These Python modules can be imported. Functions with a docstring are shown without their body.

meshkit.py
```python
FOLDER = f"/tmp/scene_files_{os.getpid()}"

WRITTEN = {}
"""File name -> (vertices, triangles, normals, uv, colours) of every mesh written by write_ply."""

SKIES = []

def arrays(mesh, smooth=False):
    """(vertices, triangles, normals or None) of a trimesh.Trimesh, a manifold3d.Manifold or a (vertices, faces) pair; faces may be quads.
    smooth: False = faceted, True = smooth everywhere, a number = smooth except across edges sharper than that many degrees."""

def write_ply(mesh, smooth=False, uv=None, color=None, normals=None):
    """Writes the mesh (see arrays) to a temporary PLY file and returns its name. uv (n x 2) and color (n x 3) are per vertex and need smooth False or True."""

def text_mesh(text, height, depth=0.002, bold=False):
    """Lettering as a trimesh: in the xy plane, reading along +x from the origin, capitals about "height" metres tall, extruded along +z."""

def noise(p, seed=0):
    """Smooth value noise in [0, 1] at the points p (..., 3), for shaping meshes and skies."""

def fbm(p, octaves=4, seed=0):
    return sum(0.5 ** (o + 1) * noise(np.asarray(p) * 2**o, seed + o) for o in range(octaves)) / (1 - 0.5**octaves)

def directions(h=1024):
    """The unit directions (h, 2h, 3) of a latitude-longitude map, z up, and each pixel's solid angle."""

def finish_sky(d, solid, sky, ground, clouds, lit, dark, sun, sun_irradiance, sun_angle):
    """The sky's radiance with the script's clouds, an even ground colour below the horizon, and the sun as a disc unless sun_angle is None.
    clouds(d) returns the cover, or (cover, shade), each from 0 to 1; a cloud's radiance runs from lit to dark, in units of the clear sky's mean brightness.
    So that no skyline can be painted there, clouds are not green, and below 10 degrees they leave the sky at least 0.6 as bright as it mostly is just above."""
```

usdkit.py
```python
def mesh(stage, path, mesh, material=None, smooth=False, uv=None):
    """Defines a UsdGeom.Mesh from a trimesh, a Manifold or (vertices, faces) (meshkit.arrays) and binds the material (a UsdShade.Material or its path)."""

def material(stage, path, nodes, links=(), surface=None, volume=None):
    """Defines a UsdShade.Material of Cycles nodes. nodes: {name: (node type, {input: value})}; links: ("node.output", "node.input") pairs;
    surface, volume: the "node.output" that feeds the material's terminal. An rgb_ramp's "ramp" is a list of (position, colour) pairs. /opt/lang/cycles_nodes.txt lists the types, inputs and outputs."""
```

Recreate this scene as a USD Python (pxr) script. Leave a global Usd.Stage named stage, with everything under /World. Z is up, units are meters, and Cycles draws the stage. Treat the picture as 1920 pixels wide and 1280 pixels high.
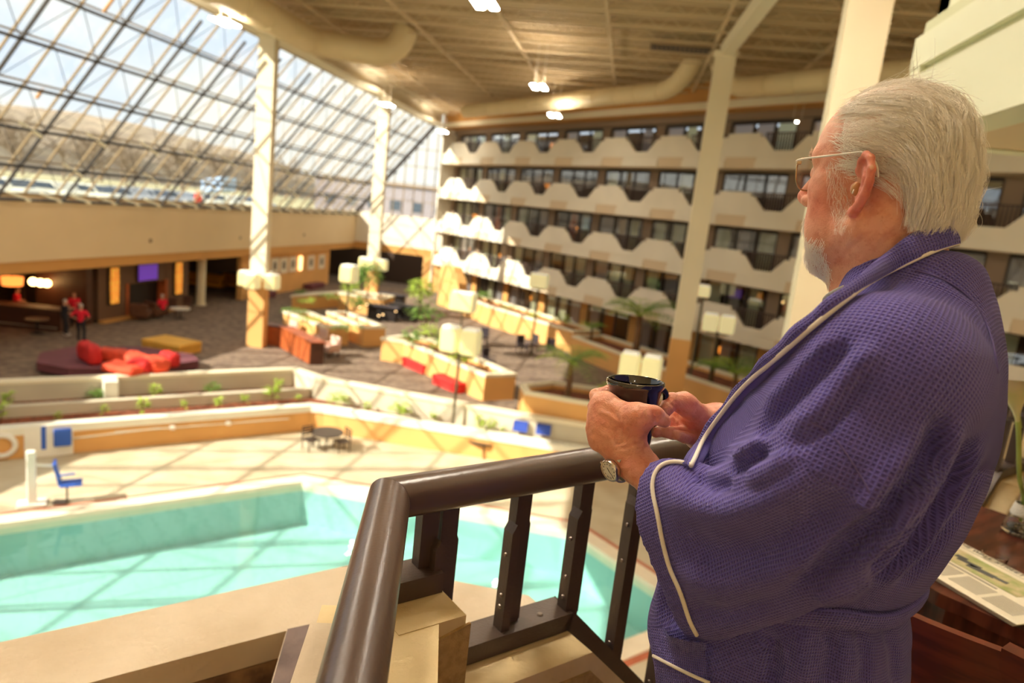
import math, numpy as np, trimesh, manifold3d, shapely
import shapely.affinity
from shapely.geometry import Polygon
from pxr import Usd, UsdGeom, UsdLux, UsdShade, Gf, Sdf, Vt
import usdkit, meshkit

stage = Usd.Stage.CreateInMemory()
UsdGeom.SetStageUpAxis(stage, 'Z')
UsdGeom.SetStageMetersPerUnit(stage, 1.0)
UsdGeom.Xform.Define(stage, '/World')
stage.SetDefaultPrim(stage.GetPrimAtPath('/World'))
PI = math.pi

# ------------------------------------------------------------------ camera
F, EZ = 1280.0, 1.55
EYE = np.array([0, 0, EZ])
_P, _R, _H = np.radians([10.6, 6.4, -8.55])
FWD = np.array([math.sin(_H) * math.cos(_P), math.cos(_H) * math.cos(_P), -math.sin(_P)])
_r0 = np.array([math.cos(_H), -math.sin(_H), 0])
_u0 = np.cross(_r0, FWD)
RIGHT = math.cos(_R) * _r0 + math.sin(_R) * _u0
UP = -math.sin(_R) * _r0 + math.cos(_R) * _u0
cam = UsdGeom.Camera.Define(stage, '/World/camera')
M = Gf.Matrix4d(*[float(x) for x in (*RIGHT, 0, *UP, 0, *(-FWD), 0, *EYE, 1)])
cam.AddTransformOp().Set(M)
cam.CreateFocalLengthAttr(24.0)
cam.CreateHorizontalApertureAttr(36.0)
cam.CreateVerticalApertureAttr(24.0)
cam.CreateFStopAttr(3.6)
cam.CreateFocusDistanceAttr(1.0)
cam.CreateClippingRangeAttr((0.02, 2000.0))
cam.CreateExposureAttr(-0.45)

# ------------------------------------------------------------------ sky and sun
SUN = np.array([1.1, 0.89, -1.0])            # the way the sunlight travels
SKY = 1.8
dome = UsdLux.DomeLight.Define(stage, '/World/sky')
dome.CreateIntensityAttr(1.0)
dome_mat = usdkit.material(stage, '/World/Looks/sky_air', {
    'co': ('texture_coordinate', {}),
    'mp': ('mapping', {'scale': (1.0, 1.0, 2.2)}),
    'nz': ('noise_texture', {'scale': 2.6, 'detail': 5.0, 'roughness': 0.55}),
    'rp': ('rgb_ramp', {'ramp': [(0.0, (0.60, 0.72, 0.86)), (0.42, (0.66, 0.76, 0.86)), (0.56, (0.90, 0.89, 0.80)), (1.0, (1.0, 0.97, 0.86))]}),
    'bg': ('background_shader', {'strength': SKY}),
}, [('co.generated', 'mp.vector'), ('mp.vector', 'nz.vector'), ('nz.fac', 'rp.fac'), ('rp.color', 'bg.color')], surface='bg.background')
UsdShade.MaterialBindingAPI.Apply(dome.GetPrim()).Bind(dome_mat)
sun = UsdLux.DistantLight.Define(stage, '/World/sun')
sun.CreateIntensityAttr(54000.0)
sun.CreateAngleAttr(0.53)
sun.CreateColorAttr(Gf.Vec3f(1.0, 0.93, 0.80))
_d = SUN / np.linalg.norm(SUN)
_z = -_d
_x = np.cross([0, 1, 0], _z); _x /= np.linalg.norm(_x)
_y = np.cross(_z, _x)
sun.AddTransformOp().Set(Gf.Matrix4d(*[float(v) for v in (*_x, 0, *_y, 0, *_z, 0, 0, 0, 40, 1)]))

# ------------------------------------------------------------------ helpers
G, DECK = EZ - 8.2, EZ - 9.6                 # lobby carpet and pool deck
N_ = np.array([math.sqrt(.5), math.sqrt(.5), 0])    # across the rooms' long front (north-east)
T_ = np.array([-math.sqrt(.5), math.sqrt(.5), 0])   # along it (north-west)


def ray(u, v):
    return FWD + RIGHT * (u - 960) / F + UP * (640 - v) / F


def on_z(u, v, z):
    d = ray(u, v)
    return EYE + d * ((z - EZ) / d[2])


def on_plane(u, v, n, c):
    d = ray(u, v)
    n = np.asarray(n, float)
    return EYE + d * ((c - n @ EYE) / (n @ d))


def dep(u, v, t):
    return EYE + ray(u, v) * t


def nt(n, t, z=0.0):
    return N_ * n + T_ * t + np.array([0, 0, z])


def lin(c):
    c = np.asarray(c, float) / 255.0
    return tuple(np.where(c <= 0.04045, c / 12.92, ((c + 0.055) / 1.055) ** 2.4))


used = {}


def numbered(parent, name):
    k = (parent, name)
    used[k] = used.get(k, -1) + 1
    return name if used[k] == 0 else f'{name}_{used[k]:03d}'


def data(p, **kw):
    for k, v in kw.items():
        if v:
            p.SetCustomDataByKey(k, v)


def thing(name, label, cat=None, loc=(0, 0, 0), rot=0.0, group=None, kind=None):
    x = UsdGeom.Xform.Define(stage, '/World/' + numbered('/World', name))
    x.AddTranslateOp().Set(Gf.Vec3d(*[float(v) for v in loc]))
    if rot:
        x.AddRotateZOp().Set(float(rot))
    data(x.GetPrim(), label=label, category=cat, group=group, kind=kind)
    return x.GetPrim()


def part(parent, name, mesh, m, smooth=False, label=None, kind=None, uv=None):
    base = str(parent.GetPath()) if parent else '/World'
    if isinstance(mesh, (list,)):
        mesh = cat(mesh)
    p = usdkit.mesh(stage, base + '/' + numbered(base, name), mesh, MAT[m] if isinstance(m, str) else m, smooth=smooth, uv=uv).GetPrim()
    data(p, label=label, kind=kind)
    return p


def single(name, mesh, m, label, cat=None, smooth=False, group=None, kind=None):
    p = part(None, name, mesh, m, smooth)
    data(p, label=label, category=cat, group=group, kind=kind)
    return p


def copy_of(src, loc, rot=0.0, label=None, group=None):
    d = src.GetCustomData()
    base = src.GetName()
    while base[-4:-3] == '_' and base[-3:].isdigit():
        base = base[:-4]
    r = thing(base, label or d['label'], d['category'], loc, rot, group or d.get('group'))
    for c in src.GetChildren():
        pass
    proto = PROTO.get(str(src.GetPath()))
    if proto is None:
        proto = PROTO[str(src.GetPath())] = src.GetPath()
    r.GetReferences().AddInternalReference(proto)
    r.SetInstanceable(True)
    return r


PROTO = {}


def cat(ms):
    vs, fs, o = [], [], 0
    for m in ms:
        v, f, _ = meshkit.arrays(m)
        vs.append(v); fs.append(f + o); o += len(v)
    return trimesh.Trimesh(np.vstack(vs), np.vstack(fs), process=False)


def box(c, s, rz=0.0):
    m = trimesh.creation.box(s)
    if rz:
        m.apply_transform(trimesh.transformations.rotation_matrix(math.radians(rz), [0, 0, 1]))
    m.apply_translation(c)
    return m


def box2(a, b):
    a, b = np.minimum(a, b), np.maximum(a, b)
    return box((a + b) / 2, b - a)


def rbox(c, s, r=0.02, seg=8):
    """a box with rounded edges"""
    s = np.asarray(s, float) / 2 - r
    sp = manifold3d.Manifold.sphere(r, seg)
    pts = [sp.translate((float(i * s[0]), float(j * s[1]), float(k * s[2]))) for i in (-1, 1) for j in (-1, 1) for k in (-1, 1)]
    m = manifold3d.Manifold.batch_hull(pts).translate([float(v) for v in c])
    v, f, _ = meshkit.arrays(m)
    return trimesh.Trimesh(v, f, process=False)


def prism(pts, z0, z1):
    p = Polygon(pts)
    m = trimesh.creation.extrude_polygon(p, z1 - z0, engine='earcut')
    m.apply_translation([0, 0, z0])
    return m


def prism_poly(p, z0, z1):
    m = trimesh.creation.extrude_polygon(p, z1 - z0, engine='earcut')
    m.apply_translation([0, 0, z0])
    return m


def upright(pts, y0, y1):
    """a profile in x-z pushed along y"""
    m = prism(pts, 0, 1.0)
    v = np.array(m.vertices)
    w = np.stack([v[:, 0], y1 + (y0 - y1) * v[:, 2], v[:, 1]], 1)
    return trimesh.Trimesh(w, m.faces, process=False)


def tube(pts, r, n=10, closed=False, caps=True):
    p = np.asarray(pts, float)
    r = np.broadcast_to(np.asarray(r, float), (len(p),))
    if closed:
        t = np.roll(p, -1, 0) - np.roll(p, 1, 0)
    else:
        t = np.gradient(p, axis=0)
    t /= np.linalg.norm(t, axis=1, keepdims=True) + 1e-12
    a = np.zeros_like(p)
    ref = np.array([0, 0, 1.0]) if abs(t[0, 2]) < 0.9 else np.array([1.0, 0, 0])
    a0 = ref - t[0] * (ref @ t[0]); a0 /= np.linalg.norm(a0)
    for i in range(len(p)):
        a0 = a0 - t[i] * (a0 @ t[i]); a0 /= np.linalg.norm(a0); a[i] = a0
    b = np.cross(t, a)
    g = np.arange(n) * 2 * PI / n
    v = p[:, None] + r[:, None, None] * (np.cos(g)[None, :, None] * a[:, None] + np.sin(g)[None, :, None] * b[:, None])
    k = len(p)
    i, j = np.meshgrid(np.arange(k if closed else k - 1), np.arange(n), indexing='ij')
    i2 = (i + 1) % k
    q = np.stack([i * n + j, i * n + (j + 1) % n, i2 * n + (j + 1) % n, i2 * n + j], -1).reshape(-1, 4)
    v = v.reshape(-1, 3)
    f = np.vstack([q[:, [0, 1, 2]], q[:, [0, 2, 3]]])
    if not closed and caps:
        v = np.vstack([v, p[0], p[-1]])
        c0, c1 = len(v) - 2, len(v) - 1
        jj = np.arange(n)
        f = np.vstack([f, np.stack([np.full(n, c0), (jj + 1) % n, jj], 1), np.stack([np.full(n, c1), (k - 1) * n + jj, (k - 1) * n + (jj + 1) % n], 1)])
    return trimesh.Trimesh(v, f, process=False)


def bar(a, b, w, h, up=(0, 0, 1)):
    """a square bar from a to b"""
    a, b = np.asarray(a, float), np.asarray(b, float)
    d = b - a; L = np.linalg.norm(d); d /= L
    u = np.asarray(up, float); u = u - d * (u @ d)
    if np.linalg.norm(u) < 1e-6:
        u = np.array([1.0, 0, 0]) - d * d[0]
    u /= np.linalg.norm(u); s = np.cross(d, u)
    m = trimesh.creation.box((1, 1, 1))
    v = np.array(m.vertices)
    w_ = a + (v[:, :1] + .5) * d * L + v[:, 1:2] * s * w + v[:, 2:] * u * h
    return trimesh.Trimesh(w_, m.faces, process=False)


def lathe(prof, n=24, c=(0, 0, 0)):
    prof = np.asarray(prof, float)
    g = np.arange(n) * 2 * PI / n
    v = np.stack([prof[:, None, 0] * np.cos(g), prof[:, None, 0] * np.sin(g), np.repeat(prof[:, 1:], n, 1)], -1)
    k = len(prof)
    i, j = np.meshgrid(np.arange(k - 1), np.arange(n), indexing='ij')
    q = np.stack([i * n + j, i * n + (j + 1) % n, (i + 1) * n + (j + 1) % n, (i + 1) * n + j], -1).reshape(-1, 4)
    return trimesh.Trimesh(v.reshape(-1, 3) + np.asarray(c), np.vstack([q[:, [0, 1, 2]], q[:, [0, 2, 3]]]), process=False)


def loft(rings, closed=True, caps=True):
    r = np.asarray(rings, float)
    k, n = r.shape[:2]
    i, j = np.meshgrid(np.arange(k - 1), np.arange(n if closed else n - 1), indexing='ij')
    q = np.stack([i * n + j, i * n + (j + 1) % n, (i + 1) * n + (j + 1) % n, (i + 1) * n + j], -1).reshape(-1, 4)
    v = r.reshape(-1, 3)
    f = np.vstack([q[:, [0, 1, 2]], q[:, [0, 2, 3]]])
    if caps:
        v = np.vstack([v, r[0].mean(0), r[-1].mean(0)])
        jj = np.arange(n)
        f = np.vstack([f, np.stack([np.full(n, k * n), (jj + 1) % n, jj], 1), np.stack([np.full(n, k * n + 1), (k - 1) * n + jj, (k - 1) * n + (jj + 1) % n], 1)])
    return trimesh.Trimesh(v, f, process=False)


# ------------------------------------------------------------------ materials
MAT = {}


def mat(name, rgb, rough=0.6, var=0.0, scale=4.0, bump=0.0, bscale=40.0, rgb2=None, detail=3.0, spec=0.4, metal=0.0, emit=0.0, ecol=None, coat=0.0, sheen=0.0, stretch=(1, 1, 1), lo=0.38, hi=0.62, sss=0.0):
    c1 = lin(rgb)
    c2 = lin(rgb2) if rgb2 is not None else tuple(np.clip(np.array(c1) * (1 - var), 0, 1))
    nodes = {'p': ('principled_bsdf', {'roughness': rough, 'specular_ior_level': spec, 'metallic': metal, 'base_color': c1})}
    links = []
    if emit:
        nodes['p'][1].update(emission_color=lin(ecol or rgb), emission_strength=emit)
    if coat:
        nodes['p'][1].update(coat_weight=coat)
    if sheen:
        nodes['p'][1].update(sheen_weight=sheen)
    if sss:
        nodes['p'][1].update(subsurface_weight=sss, subsurface_scale=0.01)
    if var or rgb2 is not None or bump:
        nodes['co'] = ('texture_coordinate', {})
        nodes['mp'] = ('mapping', {'scale': stretch})
        links.append(('co.object', 'mp.vector'))
    if var or rgb2 is not None:
        nodes['n'] = ('noise_texture', {'scale': scale, 'detail': detail})
        nodes['r'] = ('rgb_ramp', {'ramp': [(lo, c2), (hi, c1)]})
        links += [('mp.vector', 'n.vector'), ('n.fac', 'r.fac'), ('r.color', 'p.base_color')]
    if bump:
        nodes['bn'] = ('noise_texture', {'scale': bscale, 'detail': 4.0})
        nodes['b'] = ('bump', {'strength': bump, 'distance': 0.01})
        links += [('mp.vector', 'bn.vector'), ('bn.fac', 'b.height'), ('b.normal', 'p.normal')]
    MAT[name] = usdkit.material(stage, '/World/Looks/' + name, nodes, links, surface='p.BSDF')
    return MAT[name]


def pane_mat(name, tint, amount=0.0, rough=0.02):
    """window glass: light passes, the rest mirrors"""
    MAT[name] = usdkit.material(stage, '/World/Looks/' + name, {
        't': ('transparent_bsdf', {'color': tint}), 'g': ('glossy_bsdf', {'color': (0.9, 0.9, 0.9), 'roughness': rough}),
        'f': ('layer_weight', {'blend': 0.5}), 'w': ('math', {'math_type': 'power', 'value2': 5.0}),
        'a': ('math', {'math_type': 'multiply_add', 'value2': 0.9, 'value3': 0.04 + amount}), 'x': ('mix_closure', {})},
        [('f.facing', 'w.value1'), ('w.value', 'a.value1'), ('a.value', 'x.fac'), ('t.BSDF', 'x.closure1'), ('g.BSDF', 'x.closure2')], surface='x.closure')
    return MAT[name]
# ------------------------------------------------------------------ surfaces of the place
mat('cream_paint', (236, 224, 194), 0.7, var=0.05, scale=0.4)
mat('cream_wall', (222, 198, 156), 0.8, var=0.06, scale=0.25)
mat('parapet_paint', (236, 226, 204), 0.75, var=0.06, scale=0.5)
mat('shaded_tan', (218, 196, 162), 0.8)  # tan darkened by the recess shade of the panels, shared by slabs and soffit
mat('tan_fascia', (206, 152, 84), 0.75, var=0.08, scale=0.5)
mat('orange_paint', (226, 172, 104), 0.75, var=0.07, scale=0.6)
mat('white_cap', (240, 236, 218), 0.7, var=0.05, scale=1.0)
mat('grey_wall', (206, 196, 172), 0.8, var=0.07, scale=0.7)
mat('pier_paint', (148, 126, 104), 0.8)
mat('carpet', (142, 124, 106), 0.95, rgb2=(112, 94, 82), scale=3.2, detail=6.0, spec=0.1, lo=0.35, hi=0.65)
mat('deck_stone', (200, 188, 160), 0.8, rgb2=(186, 170, 140), scale=0.9, detail=5.0)
mat('basin_tile', (162, 204, 197), 0.5, var=0.05, scale=0.5)
mat('coping', (238, 224, 198), 0.7, var=0.06, scale=2.0)
mat('red_tile', (184, 106, 76), 0.7, var=0.1, scale=3.0)
mat('mulch', (150, 84, 52), 0.95, rgb2=(92, 50, 34), scale=9.0, detail=6.0, bump=0.6, bscale=30)
mat('ceiling_deck', (196, 174, 138), 0.85, rgb2=(172, 148, 110), scale=0.6, detail=5.0, stretch=(0.4, 3.0, 1))
mat('joist_paint', (206, 184, 146), 0.7)
mat('duct_paint', (224, 204, 160), 0.55, var=0.05, scale=0.4)
mat('dark_frame', (62, 50, 42), 0.5)
mat('chord_steel', (58, 52, 46), 0.5)
mat('mullion_tan', (140, 120, 88), 0.5)
mat('strut_cream', (232, 220, 184), 0.6)
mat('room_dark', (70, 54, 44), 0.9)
mat('lobby_back', (120, 88, 60), 0.9, var=0.15, scale=0.4)
mat('curtain', (236, 240, 212), 0.9, var=0.12, scale=3.0, stretch=(6, 6, 0.1))
mat('curtain_grey', (206, 200, 196), 0.9, var=0.12, scale=3.0, stretch=(6, 6, 0.1))
mat('curtain_amber', (196, 104, 40), 0.9, var=0.2, scale=3.0, stretch=(6, 6, 0.1))
for nm_, c_ in (('curtain', (236, 240, 212)), ('curtain_grey', (206, 200, 200)), ('curtain_amber', (200, 108, 44))):
    MAT[nm_] = usdkit.material(stage, '/World/Looks/' + nm_ + '_sheer', {
        'd': ('diffuse_bsdf', {'color': lin(c_)}), 't': ('translucent_bsdf', {'color': lin(c_)}), 'x': ('mix_closure', {'fac': 0.5})},
        [('d.BSDF', 'x.closure1'), ('t.BSDF', 'x.closure2')], surface='x.closure')
mat('rail_far', (74, 58, 50), 0.6)
mat('wood_dark', (86, 52, 36), 0.45, var=0.25, scale=2.0, stretch=(1, 1, 6))
mat('wood_red', (178, 92, 48), 0.4, var=0.2, scale=2.0, stretch=(1, 1, 5))
mat('brown_panel', (112, 82, 62), 0.6, var=0.1, scale=1.0)
mat('black', (34, 28, 26), 0.5)
pane_mat('glazing', (0.97, 0.98, 0.97), 0.0)
pane_mat('room_glass', (0.97, 0.98, 0.97), 0.20)
MAT['water'] = usdkit.material(stage, '/World/Looks/water', {
    't': ('transparent_bsdf', {'color': (0.80, 0.93, 0.915)}), 'g': ('glossy_bsdf', {'color': (0.95, 0.95, 0.95), 'roughness': 0.03}),
    'f': ('layer_weight', {'blend': 0.5}), 'w': ('math', {'math_type': 'power', 'value2': 5.0}), 'a': ('math', {'math_type': 'multiply_add', 'value2': 0.9, 'value3': 0.025}), 'x': ('mix_closure', {}),
    'co': ('texture_coordinate', {}), 'n': ('noise_texture', {'scale': 1.6, 'detail': 2.0}), 'b': ('bump', {'strength': 0.12, 'distance': 0.05})},
    [('co.object', 'n.vector'), ('n.fac', 'b.height'), ('b.normal', 'g.normal'), ('b.normal', 'f.normal'), ('f.facing', 'w.value1'), ('w.value', 'a.value1'), ('a.value', 'x.fac'), ('t.BSDF', 'x.closure1'), ('g.BSDF', 'x.closure2')], surface='x.closure')

FC = 31.9                       # the far front stands where n = FC
K = 1.1
CORNER = np.array([-18.1, 63.2])
FLOOR_Z = [EZ + 3.72, EZ + 0.64, EZ - 2.48, EZ - 5.56]   # undersides of the four balcony rows
CEIL = 10.0
WALLX = -25.9
SILL = EZ - 1.49

# ------------------------------------------------------------------ floors
carpet = [(-36, -6), (-36, 63.2), (-13, 63.2), (24.8, 25.6), (-12.0, 26.6), tuple(nt(9.9, 29.0)[:2]), tuple(nt(-12.4, 29.0)[:2]), (-29.2, -6)]
single('floor', prism(carpet, G - 0.3, G), 'carpet', 'grey brown patterned lobby carpet', kind='structure')
pool = [nt(-9.0, 21.15), nt(6.9, 21.15), (-9.6, 20.3), (-0.75, 20.3), nt(13.95, 14.7), nt(13.95, 9.75), nt(-9.0, 9.75)]
pool = [tuple(np.array(p)[:2]) for p in pool]
PP = Polygon(pool)
deck_area = Polygon([tuple(nt(-14, 26.3)[:2]), tuple(nt(9.45, 26.3)[:2]), (-11.5, 25.5), (23, 25.5), tuple(nt(34.3, 2)[:2]), tuple(nt(34.3, -2)[:2]), tuple(nt(-3, -2)[:2]), (2, -6), (-26, -6)])
single('floor_deck', prism_poly(deck_area.difference(PP.buffer(0.75, join_style=2)), DECK - 0.3, DECK), 'deck_stone', 'pale stone pool deck with long lattice shadows', kind='structure')
single('trim_1', prism_poly(PP.buffer(0.75, join_style=2).difference(PP.buffer(0.55, join_style=2)), DECK - 0.3, DECK + 0.004), 'red_tile', 'thin red brick line around the pool edge', kind='structure')
single('trim_2', prism_poly(PP.buffer(0.55, join_style=2).difference(PP), DECK - 0.3, DECK + 0.03), 'coping', 'pale coping along the pool edge', kind='structure')
pt = thing('swimming_pool', 'turquoise angular indoor swimming pool sunk in the pale deck', 'pool', (0, 0, DECK - 1.5))
part(pt, 'basin', cat([prism_poly(PP.buffer(0.25, join_style=2).difference(PP), -0.2, 1.2), prism_poly(PP.buffer(0.2, join_style=2), -0.3, 0)]), 'basin_tile')
wv, wf = trimesh.creation.triangulate_polygon(PP, engine='earcut')
part(pt, 'water', trimesh.Trimesh(np.c_[wv, np.full(len(wv), 1.38)], wf, process=False), 'water')

# ------------------------------------------------------------------ terraces between lobby and deck
def band(line, w, z0, z1):
    p = shapely.LineString([tuple(np.array(q)[:2]) for q in line]).buffer(w / 2, cap_style=2, join_style=2)
    return prism_poly(p, z0, z1)


low = [nt(-12, 26.25), nt(9.55, 26.25), (-11.2, 25.45), (21, 25.45)]
tw = thing('wall_terrace', 'stepped planter wall below the lobby, orange with a white cap', kind='structure')
part(tw, 'lower_wall', band(low, 0.34, DECK, DECK + 0.8), 'orange_paint')
part(tw, 'lower_cap', band(low, 0.44, DECK + 0.8, DECK + 1.06), 'white_cap')
part(tw, 'middle_wall', band([nt(-12, 27.8), nt(10.0, 27.8)], 0.3, DECK, G - 0.1), 'grey_wall')
part(tw, 'upper_wall', band([nt(-12, 29.1), nt(9.8, 29.1), (-12.1, 26.75), (-3.2, 26.0), (21.5, 25.9)], 0.3, DECK, G + 0.33), 'grey_wall')
part(tw, 'upper_cap', band([nt(-12, 29.1), nt(9.8, 29.1), (-12.1, 26.75), (-3.2, 26.0), (21.5, 25.9)], 0.42, G + 0.33, G + 0.46), 'cream_paint')
part(tw, 'soil', prism([tuple(nt(-12, 26.3)[:2]), tuple(nt(9.6, 26.3)[:2]), (-11.2, 25.55), (21, 25.55), (21, 26.0), (-12.2, 26.7), tuple(nt(10.0, 27.9)[:2]), tuple(nt(-12, 27.9)[:2])], DECK, DECK + 0.9), 'mulch')
part(tw, 'soil', prism([tuple(nt(-12, 27.9)[:2]), tuple(nt(9.9, 27.9)[:2]), tuple(nt(9.8, 29.0)[:2]), tuple(nt(-12, 29.0)[:2])], DECK, G - 0.32), 'mulch')
part(tw, 'pier', box((-18.3, 22.1, G + 0.05), (0.45, 0.9, 0.86), 45), 'white_cap')

# ------------------------------------------------------------------ left wall and lobby under it
wl = thing('wall_left', 'broad cream wall below the sloping glass, over the lobby bar', kind='structure')
part(wl, 'wall', box2((WALLX - 0.5, -6, EZ - 4.45), (WALLX, 63.2, SILL)), 'cream_wall')
part(wl, 'fascia', box2((WALLX - 0.7, -6, EZ - 4.98), (WALLX - 0.06, 63.2, EZ - 4.45)), 'tan_fascia')
part(wl, 'soffit', box2((-36, -6, EZ - 4.9), (WALLX - 0.7, 63.2, EZ - 4.7)), 'tan_fascia')
part(wl, 'back_wall', box2((-36.3, -6, G), (-36, 63.2, EZ - 4.8)), 'lobby_back')
for q in [(282, 451), (570, 440), (450, 446)]:
    c = on_plane(*q, (1, 0, 0), WALLX)
    part(wl, 'sprinkler', cat([lathe([(0, .05), (.1, .05), (.12, 0), (0, 0)], 12, (0, 0, 0)).apply_transform(trimesh.transformations.rotation_matrix(PI / 2, [0, 1, 0])).apply_translation(c)]), 'pier_paint')
single('wall_picture', box2((WALLX - 0.9, 44.5, G), (WALLX - 0.55, 59.0, EZ - 4.9)), 'orange_paint', 'orange wall hung with framed pictures beyond the white column', kind='structure')
we = thing('wall_end', 'pale sunlit end wall under the gable glass', kind='structure')
part(we, 'wall', box2((-26.4, 63.2, EZ - 4.3), (-17.2, 63.6, SILL + 0.1)), 'parapet_paint')
part(we, 'lintel', box2((-36, 63.2, EZ - 4.98), (-17.2, 63.5, EZ - 4.3)), 'tan_fascia')
part(we, 'pier', box2((-24.5, 63.2, G), (-23.4, 63.5, EZ - 4.98)), 'orange_paint')
part(we, 'pier', box2((-18.9, 63.2, G), (-17.2, 63.5, EZ - 4.98)), 'orange_paint')
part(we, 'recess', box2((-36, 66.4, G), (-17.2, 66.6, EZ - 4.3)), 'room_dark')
part(we, 'recess', box2((-36, 63.5, G - 0.3), (-17.2, 66.6, G - 0.005)), 'carpet')

# rear shell of the hall, behind the balcony
single('wall_back', box2((-26.4, -6.4, DECK), (3, -6, CEIL)), 'cream_wall', 'plain cream wall closing the hall behind', kind='structure')
single('wall_wing', box((*(nt(15, -1.9)[:2]), (CEIL + DECK) / 2), (40, 0.3, CEIL - DECK), 45), 'cream_wall', 'cream room front behind the balcony', kind='structure')

# ------------------------------------------------------------------ ceiling
cl = thing('ceiling', 'tan corrugated roof deck on thin steel joists', kind='structure')
ceil_poly = Polygon([(-19.2, -6), (-19.2, 63.4), (-17.4, 63.4), (34, 12), (34, -6)])
part(cl, 'roof_deck', prism_poly(ceil_poly, CEIL, CEIL + 0.3), 'ceiling_deck')
ribs = []
for y in np.arange(-5, 63, 0.62):
    x1 = min(34, 45.9 - y)
    if x1 > -18.5:
        ribs.append(box2((-18.7, y - 0.09, CEIL - 0.07), (x1, y + 0.09, CEIL + 0.02)))
part(cl, 'ribs', ribs, 'ceiling_deck', kind='stuff')
for y in np.arange(2.0, 62, 1.86):
    x1 = min(30, 45.4 - y)
    if x1 > -18:
        mem = [box2((-18.5, y - 0.05, CEIL - 0.52), (x1, y + 0.05, CEIL - 0.46)), box2((-18.5, y - 0.05, CEIL - 0.12), (x1, y + 0.05, CEIL - 0.05))]
        xs = np.arange(-18.5, x1, 0.5)
        for i in range(len(xs) - 1):
            z0, z1 = (CEIL - 0.49, CEIL - 0.1) if i % 2 else (CEIL - 0.1, CEIL - 0.49)
            mem.append(bar((xs[i], y, z0), (xs[i + 1], y, z1), 0.03, 0.03))
        part(cl, 'joist', mem, 'joist_paint')
for x in (-15.5, -11.0, -6.5, -2.0, 2.5, 7.0, 11.5):
    part(cl, 'bridging', box2((x - 0.06, -5, CEIL - 0.5), (x + 0.06, min(62, 45.2 - x), CEIL - 0.36)), 'joist_paint')
single('trim_roof_beam', cat([box2((-19.1, -6, EZ + 7.0), (-18.2, 63.2, CEIL + 0.1)), box2((-18.2, -6, CEIL - 0.35), (-17.6, 63.2, CEIL + 0.1)), box2((-18.2, -6, EZ + 7.0), (-17.75, 63.2, EZ + 7.14))]), 'cream_paint', 'long cream edge beam along the top of the glass', kind='structure')

# ------------------------------------------------------------------ columns
def column(x, y, label, z1, w=0.84, d=0.42, split=EZ - 4.75):
    t = thing('column', label, 'column', (x, y, G), kind='structure')
    h0, h1 = split - G, z1 - G
    part(t, 'base', box((0, 0, h0 / 2), (w + 0.04, d + 0.04, h0)), 'orange_paint')
    part(t, 'shaft', box((0, 0, (h0 + h1) / 2), (w, d, h1 - h0)), 'cream_paint')
    part(t, 'capital', box((0, 0, h1 - 0.06), (w + 0.16, d + 0.16, 0.12)), 'cream_paint')
    return t


column(-18.1, 32.1, 'tall white column with orange foot beside the reception desk', EZ + 7.0)
column(-18.1, 48.0, 'tall white column rising from the trees before the end wall', EZ + 7.0)
column(2.97, 31.5, 'tall column in front of the far balconies, orange below', EZ + 7.6)
column(4.12, 15.8, 'tall pale column rising behind the face of the man', EZ + 7.6)
gd = thing('trim_girder', 'cream roof girder running between the two tall inner columns', kind='structure')
part(gd, 'girder', bar((2.97, 31.7, EZ + 7.66), (4.3, 2.0, EZ + 7.66), 0.5, 0.5), 'cream_paint')

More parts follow.
